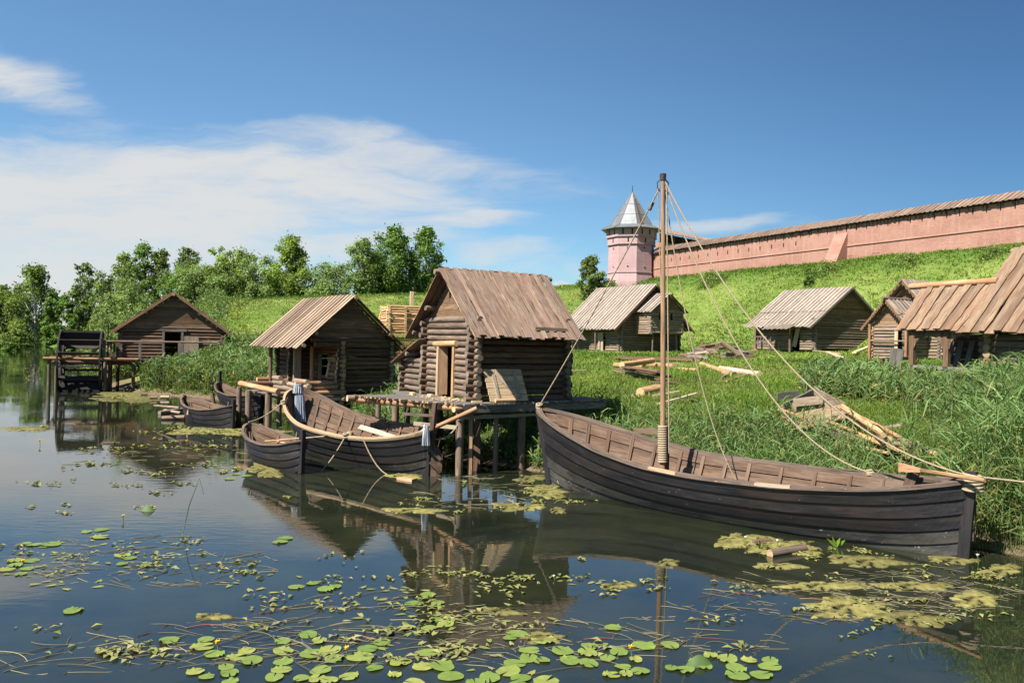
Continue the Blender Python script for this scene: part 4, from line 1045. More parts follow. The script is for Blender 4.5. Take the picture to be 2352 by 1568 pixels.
# ------------------------------------------------------------------ fortress
WALL_A = Vector((22.4, 129.6)); WD = Vector((.456, -.890)); WN = Vector((-.890, -.456))
def limewash(name, c1, c2, c3):
    m, nt = new_mat(name); L = nt.links.new
    out = N(nt, 'ShaderNodeOutputMaterial'); bs = N(nt, 'ShaderNodeBsdfPrincipled', in_Roughness=.92); L(bs.outputs[0], out.inputs[0])
    tc = N(nt, 'ShaderNodeTexCoord'); mp = N(nt, 'ShaderNodeMapping'); mp.inputs['Rotation'].default_value = (0, 0, R(63)); L(tc.outputs['Object'], mp.inputs[0])
    def nz(sc, st, d=6.0):
        q = N(nt, 'ShaderNodeMapping'); q.inputs['Scale'].default_value = st; L(mp.outputs[0], q.inputs[0])
        n = N(nt, 'ShaderNodeTexNoise', in_Scale=sc, in_Detail=d, in_Roughness=.65); L(q.outputs[0], n.inputs['Vector']); return n.outputs[0]
    a = nz(.25, (1, 1, 2)); b = nz(2.2, (1, 1, 3.5)); c = nz(.8, (3, 3, .25)); d = nz(6.0, (.6, .6, 4.5), 3.0)
    f = math_(nt, 'ADD', math_(nt, 'MULTIPLY', a, .55), math_(nt, 'MULTIPLY', b, .45))
    rp = ramp(nt, [(.36, c1), (.62, c2)]); L(f, rp.inputs[0])
    st = ramp(nt, [(.52, g3(0)), (.70, g3(.75))]); L(c, st.inputs[0])
    col = mixc(nt, st.outputs[0], rp.outputs[0], c3)
    sh = ramp(nt, [(.35, g3(.86)), (.6, g3(1.05))]); L(d, sh.inputs[0])
    L(mixc(nt, 1.0, col, sh.outputs[0], 'MULTIPLY'), bs.inputs['Base Color'])
    bp = N(nt, 'ShaderNodeBump', in_Strength=.5, in_Distance=.06); L(d, bp.inputs['Height']); L(bp.outputs[0], bs.inputs['Normal'])
    return m
plaster = limewash('pink lime plaster', (.27, .125, .085), (.37, .20, .145), (.40, .235, .175))
plaster2 = limewash('rose lime plaster', (.36, .215, .21), (.43, .28, .27), (.45, .32, .30))
metal = plain('grey sheet roof', (.135, .139, .142), (.19, .195, .197), 1.5, rough=.5, bump=.1, metal=.25, stretch=(1, 1, .2))
metal_dark = plain('seam iron', (.12, .12, .12), (.18, .18, .18), 4, rough=.6)
def fortress_wall():
    Lw = 73.0; T = 2.2; zb = 11.0
    h = thing('fortress_wall', 'long pink fortress wall with plank roof and sloping buttress, on the hilltop', 'wall', (WALL_A.x, WALL_A.y, 14))
    def P(s, n, z): q = WALL_A + WD * s + WN * n; return Vector((q.x, q.y, z))
    def slab(name, s0, s1, n0, n1, z0, z1, mat, mb=None):
        m_ = mb or MB(); q = [P(s0, n0, z0), P(s1, n0, z0), P(s1, n0, z1), P(s0, n0, z1)]
        m_.prism(q, (WN * (n1 - n0)).to_3d(), tint=(1, .5, .5))
        if mb is None: return m_.build(name, mat, h)
    slab('wall_body', 0, Lw, 0, -T, zb, 17.85, plaster)
    mb = MB(); s = 0.0
    while s < Lw - .5:                         # piers of the gallery, narrow slits between them
        slab('', s, s + 1.28, -.03, -.9, 17.85, 18.65, plaster, mb); s += 1.42
    mb.build('gallery_parapet', plaster, h)
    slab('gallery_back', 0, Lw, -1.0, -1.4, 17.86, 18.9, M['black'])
    mb = MB(); s = .4
    for k in range(145):                       # little posts standing up to the eave
        if k % 3: slab('', s, s + .12, .02, -.15, 18.3, 18.95, M['plank_dark'], mb)
        s += .5
    mb.build('eave_post', M['plank_dark'], h)
    a, b = P(0, -1.35, 19.75), P(Lw, -1.35, 19.75); c, d = P(-.2, .48, 18.72), P(Lw, .48, 18.72)
    plank_roof(h, a, b, c, d, .30, M['roof_brown'], th=.05, lo=.75, hi=1.25, jag=.05, seg=2)
    plank_roof(h, a, b, P(0, -2.9, 18.8), P(Lw, -2.9, 18.8), .6, M['roof_brown'], th=.05, seg=1)
    mb = MB(); mb.log(P(0, .02, 16.15), P(Lw, .02, 16.15), .10, n=8, rings=6, wob=.01, tint=(1.12, .5, .5)); mb.build('string_course', [plaster, plaster], h)
    for k in range(13):
        mb = MB(); s = 5.2 + k * 2.1; slab('', s, s + .16, .012, -.2, 17.0, 17.55, M['black'], mb); mb.build('loophole', M['black'], h)
    sB = 36.6                                  # buttress
    mb = MB(); mb.prism([P(sB, 0, 12), P(sB, 2.6, 12), P(sB, 2.2, 13.6), P(sB, .05, 17.75), P(sB, 0, 17.75)], (WD * 1.9).to_3d(), tint=(1, .5, .5)); mb.build('buttress', plaster, h)
    for s in (38.2, 42.0):
        mb = MB(); slab('', s, s + .9, .02, -.1, 14.3, 14.95, plaster, mb); f = mb.build('blocked_window', plaster, h)
        mb = MB(); slab('', s - .05, s + .95, .06, 0, 14.95, 15.05, plaster, mb); mb.build('lintel', plaster, f)
fortress_wall()
def tower():
    C = Vector((19.35, 131.0)); z0 = 14.0; to_cam = math.atan2(-C.y, -C.x)
    t = thing('fortress_tower', 'pink eight-sided fortress tower with grey tent roof and spire, at the wall end', 'tower', (C.x, C.y, z0))
    e0 = to_cam + R(13)            # an edge lies 13 degrees to the right of the viewer
    def ring(rad, z): return [Vector((C.x + math.cos(e0 + k * PI / 4) * rad, C.y + math.sin(e0 + k * PI / 4) * rad, z)) for k in range(8)]
    def loft(name, prof, mat, parent=t):
        mb = MB(); rows = [ring(r_, z0 + z) for r_, z in prof]
        mb.grid(rows, closed=True, smooth=False, tint=(1, .5, .5)); return mb.build(name, mat, parent)
    body = loft('body', [(4.05, -3), (4.0, 0), (3.82, 1.45), (3.80, 6.0), (3.98, 6.12), (4.02, 7.2), (4.2, 7.32), (4.25, 8.75)], plaster2)
    for (r_, z) in ((3.9, 1.5), (4.02, 6.06), (4.2, 7.28)):
        loft('string_course', [(r_ - .12, z - .10), (r_ + .06, z - .08), (r_ + .06, z + .08), (r_ - .12, z + .10)], plaster2)
    roof = loft('tent_roof', [(4.2, 8.55), (5.08, 8.5), (5.10, 8.58), (3.6, 9.25), (.10, 14.9)], metal)
    for k in range(8):
        mb = MB(); mb.tube([ring(5.1, z0 + 8.62)[k], ring(3.62, z0 + 9.3)[k], ring(.12, z0 + 14.9)[k]], .045, n=5); mb.build('seam', metal_dark, roof)
    mb = MB()
    for f in (.30, .62):
        rg = ring(3.6 + (.1 - 3.6) * f + .02, z0 + 9.25 + (14.9 - 9.25) * f + .01); mb.tube(rg + rg[:1], .03, n=4)
    mb.build('sheet_joint', metal_dark, roof)
    mb = MB(); mb.tube([(C.x, C.y, z0 + 14.7), (C.x, C.y, z0 + 16.0)], .09, n=6, r1=.05); mb.build('spire', M['iron'], t)
    # ladder on the roof, on the face right of the edge that faces the viewer
    A, B = ring(3.62, z0 + 9.3), ring(.15, z0 + 14.85)
    k0 = 0; k1 = 1
    lo0, lo1 = A[k0].lerp(A[k1], .22), A[k0].lerp(A[k1], .40); hi0, hi1 = B[k0].lerp(B[k1], .22).lerp(lo0, .2), B[k0].lerp(B[k1], .40).lerp(lo1, .2)
    nn = Vector((math.cos(e0 + PI / 8), math.sin(e0 + PI / 8), .5)) * .08
    mb = MB(); mb.tube([lo0 + nn, hi0 + nn], .05, n=4); mb.tube([lo1 + nn, hi1 + nn], .05, n=4)
    for i in range(24): mb.tube([lo0.lerp(hi0, i / 24) + nn, lo1.lerp(hi1, i / 24) + nn], .04, n=4)
    mb.build('roof_ladder', M['plank_dark'], roof)
    def opening(face, x, z, w_, hh, rnd=False, name='window', rad=4.25):
        p, q = ring(rad, 0)[face % 8], ring(rad, 0)[(face + 1) % 8]
        m_ = p.lerp(q, .5); d = (q - p).normalized(); n_ = Vector((m_.x - C.x, m_.y - C.y, 0)).normalized()
        c = m_ + d * x + V3(0, 0, z0 + z)
        mb = MB()
        if rnd: pts = [c + d * math.cos(a) * w_ + V3(0, 0, math.sin(a) * w_) for a in [2 * PI * i / 12 for i in range(12)]]
        else: pts = [c - d * w_, c + d * w_, c + d * w_ + V3(0, 0, hh), c - d * w_ + V3(0, 0, hh)]
        if rnd:
            mb2 = MB(); rr = [[c + n_ * o + d * math.cos(a) * s_ + V3(0, 0, math.sin(a) * s_) for (s_, o) in ((w_ * .9, -.02), (w_ * .95, .05), (w_ * 1.5, .05), (w_ * 1.6, -.02))] for a in [2 * PI * i / 12 for i in range(13)]]
            mb2.grid(rr, smooth=True, tint=(1.05, .5, .5)); fr = mb2.build('round_frame', plaster2, t)
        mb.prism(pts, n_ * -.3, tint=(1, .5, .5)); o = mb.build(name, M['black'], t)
        for vtx in o.data.vertices: vtx.co += n_ * .012
        return o
    for f in (-3, -2, -1, 0, 1, 2):
        for x in (-.75, .75): opening(f, x, 7.55, .12, .95, rad=4.225, name='window')
        opening(f, .1, 6.3, .12, .75, rad=4.0, name='loophole')
        opening(f, 0, 5.4, .15, 0, True, rad=3.80, name='round_hole')
        opening(f, .05, 2.4, .14, 0, True, rad=3.815, name='round_hole')
tower()
def gallery():
    a, b = Vector((25.5, 136.0)), Vector((41.0, 152.0)); d = (b - a).normalized(); n = Vector((d.y, -d.x))
    h = thing('covered_gallery', 'dark covered wall gallery with pale roof strip, rising behind the pink wall', 'gallery', (a.x, a.y, 14))
    P = lambda s, o, z: Vector((a.x + d.x * s + n.x * o, a.y + d.y * s + n.y * o, z))
    Lg = 24
    mb = MB(); mb.prism([P(0, 0, 12), P(Lg, 0, 12), P(Lg, 0, 21.4), P(0, 0, 21.4)], (n * -1.5).to_3d()); mb.build('wall_body', plaster, h)
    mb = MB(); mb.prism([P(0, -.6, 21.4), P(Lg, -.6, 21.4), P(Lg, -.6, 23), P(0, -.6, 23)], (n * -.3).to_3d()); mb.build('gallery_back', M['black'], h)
    for k in range(9): one_board(h, 'post', P(.3 + k * 2.9, 0, 21.4), P(.3 + k * 2.9, 0, 22.9), d.to_3d(), .2, .2, M['plank_brown'])
    plank_roof(h, P(-.3, -1.2, 23.9), P(Lg, -1.2, 23.9), P(-.3, .7, 22.85), P(Lg, .7, 22.85), .4, M['roof_grey'], th=.06, lo=1.1, hi=1.4, seg=1)
gallery()

# ------------------------------------------------------------------ far village roofs behind the trees
vil = plain('pale house wall', (.42, .26, .22), (.50, .34, .29), 2)
vil_blue = plain('blue painted roof', (.06, .14, .30), (.09, .18, .36), 3)
vil_red = plain('red brown roof', (.17, .06, .045), (.24, .10, .07), 3)
vil_white = plain('white washed wall', (.6, .6, .58), (.7, .7, .68), 3)
vil_grey = plain('slate blue roof', (.22, .26, .31), (.30, .34, .38), 3)
def far_house(x, ytop, D, wpx, hwall, hroof, wallm, roofm, label, deg=10):
    p = atd(x, ytop, D); wd_ = wpx / FPX * D; F = Frame((p.x, p.y), deg); zt = p.z
    h = thing('village_house', label, 'house', (p.x, p.y, zt - hroof - hwall))
    z1 = zt - hroof; zb = z1 - hwall
    mb = MB(); mb.prism([F.P(-wd_ / 2, 0, zb), F.P(wd_ / 2, 0, zb), F.P(wd_ / 2, 0, z1), F.P(-wd_ / 2, 0, z1)], F.w3() * 6, tint=(1, .5, .5)); mb.build('wall', wallm, h)
    mb = MB(); mb.prism([F.P(-wd_ / 2 - .3, -.5, z1), F.P(-wd_ / 2 - .3, 3, zt), F.P(-wd_ / 2 - .3, 6.5, z1)], F.u3() * (wd_ + .6), tint=(1, .5, .5)); mb.build('roof', roofm, h)
    for k in (-.28, .22):
        mb = MB(); c = F.P(wd_ * k, -.02, z1 - hwall * .55); mb.board(c - F.u3() * .5, c + F.u3() * .5, V3(0, 0, 1), 1.1, .06); mb.build('window', M['black'], h)
far_house(392, 660, 150, 36, 2.4, .9, vil_white, vil_blue, 'blue roofed village house under the willow, behind the mill roof', 25)
far_house(578, 668, 160, 60, 2.6, .6, vil, vil_red, 'low pinkish village house under the willows above the green slope')
far_house(725, 665, 165, 75, 2.4, 1.0, vil, vil_red, 'red brown village roof in the gap between the trees', 5)
far_house(968, 662, 165, 55, 2.4, 1.2, vil, vil_red, 'brown village roof behind the central hut ridge', -5)
far_house(1327, 644, 150, 22, 3, 1.2, vil_white, vil_grey, 'small blue grey gabled house on the hill beside the round tree', 70)
far_house(342, 714, 230, 20, 3, 1.0, vil_white, vil_blue, 'tiny white house showing through the hillside trees', 0)
# ------------------------------------------------------------------ clinker boats
class Hull:
    def __init__(s, A, B, half, sheer, keel=-.35, rake=(.05, .4), bluff=(2.4, .7, 2.4, .7), heel=0.0, zoff=0.0, pitch=0.0, fine=(1.7, 1.0)):
        s.A, s.B = Vector(A[:2]), Vector(B[:2]); ax = s.B - s.A
        s.L = ax.length; s.ax = ax.normalized(); s.pn = Vector((s.ax.y, -s.ax.x))   # pn: away from the viewer for A near, B far left
        s.half, s.sheer, s.keel, s.rake, s.bluff, s.heel, s.zoff, s.pitch, s.fine = half, sheer, keel, rake, bluff, heel, zoff, pitch, fine
        ts = np.linspace(0, 1, 61); zz = np.interp(ts, [p[0] for p in sheer], [p[1] for p in sheer])
        for _ in range(3): zz[1:-1] = (zz[:-2] + 2 * zz[1:-1] + zz[2:]) / 4
        s.ts, s.zz = ts, zz
    def zs(s, t): return float(np.interp(t, s.ts, s.zz))
    def y(s, t, f):
        q = 2 * t - 1; p, e = (s.bluff[0], s.bluff[1]) if q < 0 else (s.bluff[2], s.bluff[3])
        f_ = max(0, min(1, f)); k = f_ ** .8
        p = s.fine[0] + (p - s.fine[0]) * k; e = s.fine[1] + (e - s.fine[1]) * k
        return s.half * (f_ ** .5 if f_ > 0 else 0) * max(0, 1 - abs(q) ** p) ** e
    def pt(s, t, f, side, inset=0.0, up=0.0):
        q = abs(2 * t - 1)
        zk = s.keel + (.25 * q ** 8)
        z = zk + (s.zs(t) - zk) * (max(f, 0) ** 1.12) + up
        y = max(0.0, s.y(t, f) - inset)
        ff = max(0, f) ** 1.3
        x = s.L * t - s.rake[0] * ff * (1 - t) ** 7 + s.rake[1] * ff * t ** 7
        if inset and q > .9: x += (-1 if t > .5 else 1) * inset * (q - .9) * 10
        ys = y * side
        p = s.A + s.ax * x + s.pn * ys
        return Vector((p.x, p.y, z + ys * s.heel + s.zoff + s.pitch * (t - .5)))
def boat(name, label, H, strakes=6, ribs=(), rib_w=.09, group=None, mats=None, rail=None, floor_f=.42, n=44, stemA=(.10, 1.1), stemB=(.10, 1.1), rail_w=.11, rail_h=.055, nofloor=False, stringer=None):
    mats = mats or M['tar']; rail = rail or M['boat_rail']
    b = thing(name, label, 'boat', H.pt(.5, .3, 0), group)
    mb = MB()
    tt = [.5 - .5 * math.cos(PI * i / n) for i in range(n + 1)]
    tt = [.55 * a + .45 * (i / n) for i, a in enumerate(tt)]
    for side in (-1, 1):
        for k in range(strakes):
            f0, f1 = k / strakes, (k + 1) / strakes
            rows = [[H.pt(t, f0, side, .012), H.pt(t, max(0, f0 - .006), side, -.030 if k else 0), H.pt(t, (f0 + f1) / 2, side, -.016), H.pt(t, f1, side, .004)] for t in tt]
            hgt = .25; u = 0; v0 = random.uniform(0, 30); vs = [p for r_ in rows for p in r_]; fs = []; us = []
            for i in range(n):
                du = H.L / n
                for j in range(3):
                    q = (i * 4 + j, i * 4 + j + 1, (i + 1) * 4 + j + 1, (i + 1) * 4 + j)
                    w0, w1 = v0 + (0, .03, .14)[j], v0 + (.03, .14, hgt)[j]
                    uv = ((u, w0), (u, w1), (u + du, w1), (u + du, w0))
                    if side < 0: q = q[::-1]; uv = uv[::-1]
                    fs.append(q); us.append(uv)
                u += du
            mb.add(vs, fs, us, (random.uniform(.65, 1.5), random.random(), .5), 1 if k <= (1 if strakes > 5 else 0) or (k == 2 and strakes > 5 and side < 0) else 0, False)
    mb.build('hull', [mats, M['tar_worn']], b)
    mb = MB(); m = 8
    for side in (-1, 1):
        rows = [[H.pt(t, .12 + .88 * j / m, side, .055) for j in range(m + 1)] for t in tt]
        for j in range(m):
            vs = [p for r_ in rows for p in (r_[j], r_[j + 1])]; fs = []; us = []; v0 = random.uniform(0, 30)
            for i in range(n):
                q = (2 * i, 2 * i + 1, 2 * i + 3, 2 * i + 2); u = i * H.L / n; u2 = u + H.L / n
                uv = ((u, v0), (u, v0 + .16), (u2, v0 + .16), (u2, v0))
                if side > 0: q = q[::-1]; uv = uv[::-1]
                fs.append(q); us.append(uv)
            mb.add(vs, fs, us, (random.uniform(.75, 1.25), random.random(), .5))
    mb.build('lining', M['boat_in'], b)
    for side in (-1, 1):
        rows = [[H.pt(t, 1, side, -.045, -.02), H.pt(t, 1, side, -.045, rail_h - .02), H.pt(t, 1, side, rail_w - .045, rail_h - .02), H.pt(t, 1, side, rail_w - .045, -.02)] for t in tt]
        mb = MB(); vs = [p for r_ in rows for p in r_]; fs = []; us = []
        for i in range(n):
            for j in range(4):
                k = (j + 1) % 4
                q = (i * 4 + j, i * 4 + k, (i + 1) * 4 + k, (i + 1) * 4 + j); u = i * H.L / n; u2 = u + H.L / n
                uv = ((u, j * .1), (u, j * .1 + .1), (u2, j * .1 + .1), (u2, j * .1))
                if side > 0: q = q[::-1]; uv = uv[::-1]
                fs.append(q); us.append(uv)
        mb.add(vs, fs, us, (1, random.random(), .5)); mb.build('gunwale', rail if not isinstance(rail, tuple) else rail[0 if side < 0 else 1], b)
    # inner rail just under the gunwale
    for side in (-1, 1):
        rows = [[H.pt(t, .985, side, .055), H.pt(t, .985, side, .095), H.pt(t, .86, side, .095), H.pt(t, .86, side, .055)] for t in tt[3:-3]]
        mb = MB(); mb.grid(rows, closed=True, smooth=False, tint=(1.05, .4, .5), uvscale=.2); mb.build('inner_rail', M['boat_in'], b)
    if stringer:
        for side in (-1, 1):
            rows = [[H.pt(t, stringer, side, .055), H.pt(t, stringer, side, .10), H.pt(t, stringer - .07, side, .10), H.pt(t, stringer - .07, side, .055)] for t in tt[4:-4]]
            mb = MB(); mb.grid(rows, closed=True, smooth=False, tint=(1.2, .4, .5), uvscale=.2); mb.build('stringer', M['boat_in'], b)
    for t in ribs:
        for side in (-1, 1):
            if H.y(t, .9) < .25: continue
            dt = rib_w / H.L / 2; tn = random.uniform(.75, 1.3)
            rows = [[H.pt(t - dt, f, side, .05), H.pt(t + dt, f, side, .05), H.pt(t + dt, f, side, .125), H.pt(t - dt, f, side, .125)] for f in np.linspace(.25, .975, 7)]
            mb = MB(); mb.grid(rows, closed=True, smooth=False, tint=(tn, random.random(), .5), uvscale=.13)
            mb.build('rib', M['boat_in'], b)
    if not nofloor:
        mb = MB(); w = .15; y = -H.half; zf = None
        f = floor_f
        while y < H.half:
            ok = [t for t in np.linspace(.04, .96, 93) if H.y(t, f) - .07 > abs(y + w / 2) + .04]
            if len(ok) > 4:
                t0, t1 = ok[0], ok[-1]; cuts = [t0] + [c for c in (.28, .52, .74) if t0 < c < t1] + [t1]
                for a, c in zip(cuts, cuts[1:]):
                    def fp(t):
                        q = H.A + H.ax * (H.L * t) + H.pn * (y + w / 2)
                        return Vector((q.x, q.y, H.keel + (H.zs(.45) - H.keel) * (f ** 1.12) + (y + w / 2) * H.heel + H.zoff + H.pitch * (t - .5)))
                    mb.board(fp(a + .002), fp(c - .002), H.pn.to_3d(), w * .95, .03, tint=mb.tint(.8, 1.3), seg=2, wane=.002)
            y += w
        if mb.v: mb.build('floorboards', M['boat_in'], b)
    for (tt_, (wd_, top), sgn) in ((0, stemA, -1), (1, stemB, 1)):
        if wd_ <= 0: continue
        rows = []
        for f in np.linspace(0.02, top, 9):
            c = H.pt(tt_, min(f, 1), 0); 
            if f > 1: c = c + V3(0, 0, (f - 1) * (H.zs(tt_) - H.keel))
            o = H.ax.to_3d() * sgn; p = H.pn.to_3d() * wd_ / 2
            rows.append([c - o * .10 - p, c + o * .10 - p * .8, c + o * .10 + p * .8, c - o * .10 + p])
        mb = MB(); mb.grid(rows, closed=True, smooth=False, tint=(.9, random.random(), .5), uvscale=.15)
        k = len(rows[0]); mb.add(rows[-1], [(0, 1, 2, 3)], [((0, 0), (.1, 0), (.1, .1), (0, .1))], (1.2, .5, .5))
        mb.build('stem_post', M['tar'], b)
    return b

# --- the long boat by the near bank, with its mast
HB = Hull((8.72, 15.25), (1.15, 22.5), 1.32, [(0, 1.50), (.06, 1.36), (.14, 1.24), (.3, 1.12), (.5, 1.09), (.62, 1.14), (.75, 1.34), (.86, 1.63), (.94, 1.88), (1, 2.07)],
          keel=-.35, rake=(.10, .46), bluff=(2.2, .75, 2.6, .62), heel=.05, fine=(1.5, 1.1))
big = boat('sailing_boat', 'long tarred clinker boat with a tall bare mast, moored along the grassy bank', HB, strakes=6,
           ribs=(.10, .17, .24, .32, .40, .48, .54, .60, .66, .73, .79, .85, .90, .94), n=56, stemA=(.15, 1.10), stemB=(.13, 1.05), floor_f=.40, rail_w=.14, rail_h=.075)
MF = Vector((3.84, 19.93, .1)); MT = Vector((3.70, 19.93, 8.24))
mb = MB(); mb.log(MF, MT, .074, .052, n=12, rings=14, wob=.04, tint=(1.55, .35, .5), bend=.02); mast = mb.build('mast', [M['plank_brown'], M['plank_dark']], big)
mb = MB()
for i in range(16):
    c = MF + (MT - MF) * ((1.05 + i * .058 - .1) / 8.14)
    mb.tube([c + V3(math.cos(a) * .098, math.sin(a) * .098, a * .0045) for a in [2 * PI * k / 12 for k in range(13)]], .031, n=6)
mb.build('rope_lashing', M['rope'], mast)
mb = MB(); mb.board(MF + V3(.10, .04, .6), MF + V3(.10, .04, 1.9), V3(1, 0, 0), .1, .09); mb.build('mast_support', M['boat_in'], big)
mb = MB(); mb.log(MT + V3(0, 0, -.14), MT + V3(0, 0, .02), .075, .08, n=10, rings=1); mb.build('mast_cap', M['iron'], mast)
mb = MB()
for s in (-1, 1):
    mb.tube([MT + V3(s * .06, 0, -.42), MT + V3(s * .13, 0, -.33), MT + V3(s * .14, 0, -.2), MT + V3(s * .06, 0, -.12)], .018, n=5)
mb.build('mast_ring', M['iron'], mast)
for t, zf in ((.52, .62), (.34, .50), (.72, .6)):    # thwarts low in the boat
    a = HB.pt(t, zf, -1, .07); c = HB.pt(t, zf, 1, .07)
    one_board(big, 'thwart', a, c, HB.ax.to_3d(), .26, .05, M['boat_in'], tint=(1.25, .4, .5))
a = HB.pt(.125, .55, .2, .06); c = HB.pt(.10, 1.13, .62, .06)
one_board(big, 'brace', a, c, HB.ax.to_3d(), .2, .07, M['boat_in'], tint=(.7, .4, .5))
rows = []
for f in np.linspace(.08, .92, 8):                   # rudder irons on the near stem
    pass
for z in (.45, .95):
    p = HB.pt(0, 0, 0); q = Vector((HB.A.x, HB.A.y, z)) - HB.ax.to_3d() * .12 + HB.pn.to_3d() * .04
    mb = MB(); mb.box(q, .05, .10, .16, rot=.7); mb.tube([q + V3(.08, .02, -.12), q + V3(.08, .02, .14)], .018, n=5); mb.build('gudgeon', M['iron'], big)
# plank of pale repair timber let into the near rail
for (t0, t1, m_) in ((.53, .60, M['boat_rail_new']), (.28, .35, M['plank_pale'])):
    mb = MB(); rows = [[HB.pt(t, 1, -1, -.052, .0), HB.pt(t, 1, -1, -.052, .062), HB.pt(t, 1, -1, .03, .062), HB.pt(t, 1, -1, .03, .0)] for t in np.linspace(t0, t1, 6)]
    mb.grid(rows, closed=True, smooth=False, tint=(1, .5, .5), uvscale=.2); mb.build('rail_repair', m_, big)

def rope(name, label, pts, sag=0.0, r=.018, n=26, knots=()):
    pts = [Vector(p) for p in pts]; out = []
    if len(pts) == 2:
        a, b = pts
        out = [a.lerp(b, i / n) - V3(0, 0, sag * 4 * (i / n) * (1 - i / n)) for i in range(n + 1)]
    else: out = pts
    mb = MB(); mb.tube(out, r, n=7)
    tw = []
    # the laid strands: a thin helix round the core
    Ltot = sum((q - p).length for p, q in zip(out, out[1:]))
    m = int(min(220, max(10, Ltot / .07)))
    dense = []
    for i in range(m + 1):
        x = i / m * (len(out) - 1); k = min(int(x), len(out) - 2); dense.append(out[k].lerp(out[k + 1], x - k))
    for ph in (0, PI):
        hl = []
        for i, p in enumerate(dense):
            d = (dense[min(i + 1, m)] - dense[max(i - 1, 0)]).normalized(); up = V3(0, 0, 1) if abs(d.z) < .95 else V3(1, 0, 0)
            a = d.cross(up).normalized(); b = d.cross(a); an = i * 1.57 + ph
            hl.append(p + (a * math.cos(an) + b * math.sin(an)) * r * .55)
        mb.tube(hl, r * .68, n=5)
    for c in knots: 
        c = Vector(c)
        for k in range(5):
            a0 = random.uniform(0, 6.3); tilt = random.uniform(-.6, .6)
            mb.tube([c + V3(math.cos(a0 + q) * .085, math.sin(a0 + q) * .085 * math.cos(tilt), math.sin(a0 + q) * .07 * math.sin(tilt) + (k - 2) * .022) for q in np.linspace(0, 6.3, 12)], r * 1.35, n=6)
    return tag(mb.build(name, M['rope']), label, 'rope')
MH = MT + V3(0, 0, -.30)
BT = HB.pt(1, 1, 0) + V3(0, 0, .10)
AT = HB.pt(0, 1, 0) + V3(0, 0, .10)
BLK = BT.lerp(MH, .915)
rope('stay_rope', 'straight stay rope from the high far stem of the mast boat up to the masthead', (BT, MH + V3(-.06, 0, 0)), sag=.12, knots=(BT,))
mb = MB(); mb.log(BLK + V3(-.04, 0, -.06), BLK + V3(.05, -.02, .13), .05, .04, n=8, rings=3); tag(mb.build('pulley_block', M['plank_dark']), 'small dark wooden pulley block on the stay rope just below the masthead', 'pulley')
E2 = HB.pt(.20, 1.02, 1, .02)
rope('stay_rope', 'slack stay rope from the masthead down to the inland gunwale of the long boat', (MH + V3(.05, 0, .05), E2), sag=1.45, knots=(E2,))
rope('stay_rope', 'slack stay rope from the masthead to the rope bound near stem, then ashore', [*[(MH + V3(.06, -.02, .1)).lerp(AT, i / 26) - V3(0, 0, 1.4 * 4 * (i / 26) * (1 - i / 26)) for i in range(27)], AT + V3(.8, -.25, -.05), AT + V3(2.5, -.9, -.12), AT + V3(6, -2, 0)])
E4 = HB.pt(.46, .62, .55, .1)
rope('stay_rope', 'thin slack rope falling from the masthead into the middle of the long boat', (MH + V3(.05, .05, -.05), E4), sag=1.25, r=.014, knots=(E4,))
rope('halyard_rope', 'rope running straight down along the mast', (MT + V3(.085, -.09, -.4), MF + V3(.12, -.12, 1.2)), r=.016, n=8)
rope('halyard_rope', 'thin line hanging just beside the mast top', (MT + V3(-.12, 0, -.35), MF + V3(-.06, .15, 4.2)), r=.012, n=8)
mb = MB(); a0 = AT + V3(0, 0, -.12) - HB.ax.to_3d() * .03
for k in range(6):
    rr = .175 - .004 * k
    mb.tube([a0 + V3(math.cos(q) * rr, math.sin(q) * rr, .052 * (k - 2.4) + .02 * math.sin(q + k)) for q in np.linspace(0, 2 * PI, 15)], .028, n=7)
tag(mb.build('rope_binding', M['rope']), 'thick rope wound round the near stem of the long boat', 'rope')
# oar lying along the near end
P0, P1 = HB.pt(.09, 1.10, .95, .0, .10), AT + V3(.70, -.42, -.10)
P0 = atd(2065, 1072, 16.3); P1 = atd(2262, 1103, 14.6)
o = thing('oar', 'oar with worn reddish blade and pale shaft, lying over the mast boat', 'oar', P0)
mb = MB(); mb.log(P0.lerp(P1, .28), P1, .045, .04, n=9); mb.build('shaft', LF, o)
d = (P1 - P0).normalized(); mb = MB(); mb.board(P0, P0.lerp(P1, .30), V3(0, 0, 1) + d * .1, .2, .04, seg=5, w1=.07, wane=.01); mb.build('oar_blade', M['log_pine'], o)

# --- middle boat with new pale rail
HM = Hull((-2.42, 23.45), (-7.65, 28.75), 1.18, [(0, 1.36), (.06, 1.24), (.2, 1.13), (.4, 1.10), (.6, 1.15), (.75, 1.26), (.86, 1.50), (.94, 1.82), (1, 2.12)],
          keel=-.35, rake=(.10, .35), bluff=(2.8, .55, 3.6, .5), heel=.10, fine=(1.6, 1.0))
midb = boat('rowing_boat', 'broad tarred clinker boat with a pale new rail and hanging cloths, beside the pier', HM, strakes=6, ribs=(.16, .26, .36, .46, .56, .64, .72, .80, .87, .93),
            n=48, rail=(M['boat_rail_new'], M['boat_rail']), stemA=(.12, 1.0), stemB=(.13, 1.02), stringer=.70, rail_w=.085, rail_h=.05)
mb = MB(); rows = [[HM.pt(t, 1.0, -1, -.055, -.022), HM.pt(t, .945, -1, -.052), HM.pt(t, .945, -1, -.02), HM.pt(t, 1, -1, -.02, -.022)] for t in np.linspace(.0, .97, 40)]
mb.grid(rows, closed=True, smooth=False, tint=(1.2, .5, .5), uvscale=.16); mb.build('rubbing_strake', M['plank_fresh'], midb)
rd = Vector((HM.A.x, HM.A.y, 0)) - HM.ax.to_3d() * .16
ru = one_board(midb, 'rudder', rd + V3(-.02, 0, .78), rd + V3(.09, 0, 2.16), HM.ax.to_3d(), .17, .09, M['boat_in'], tint=(.7, .3, .5))
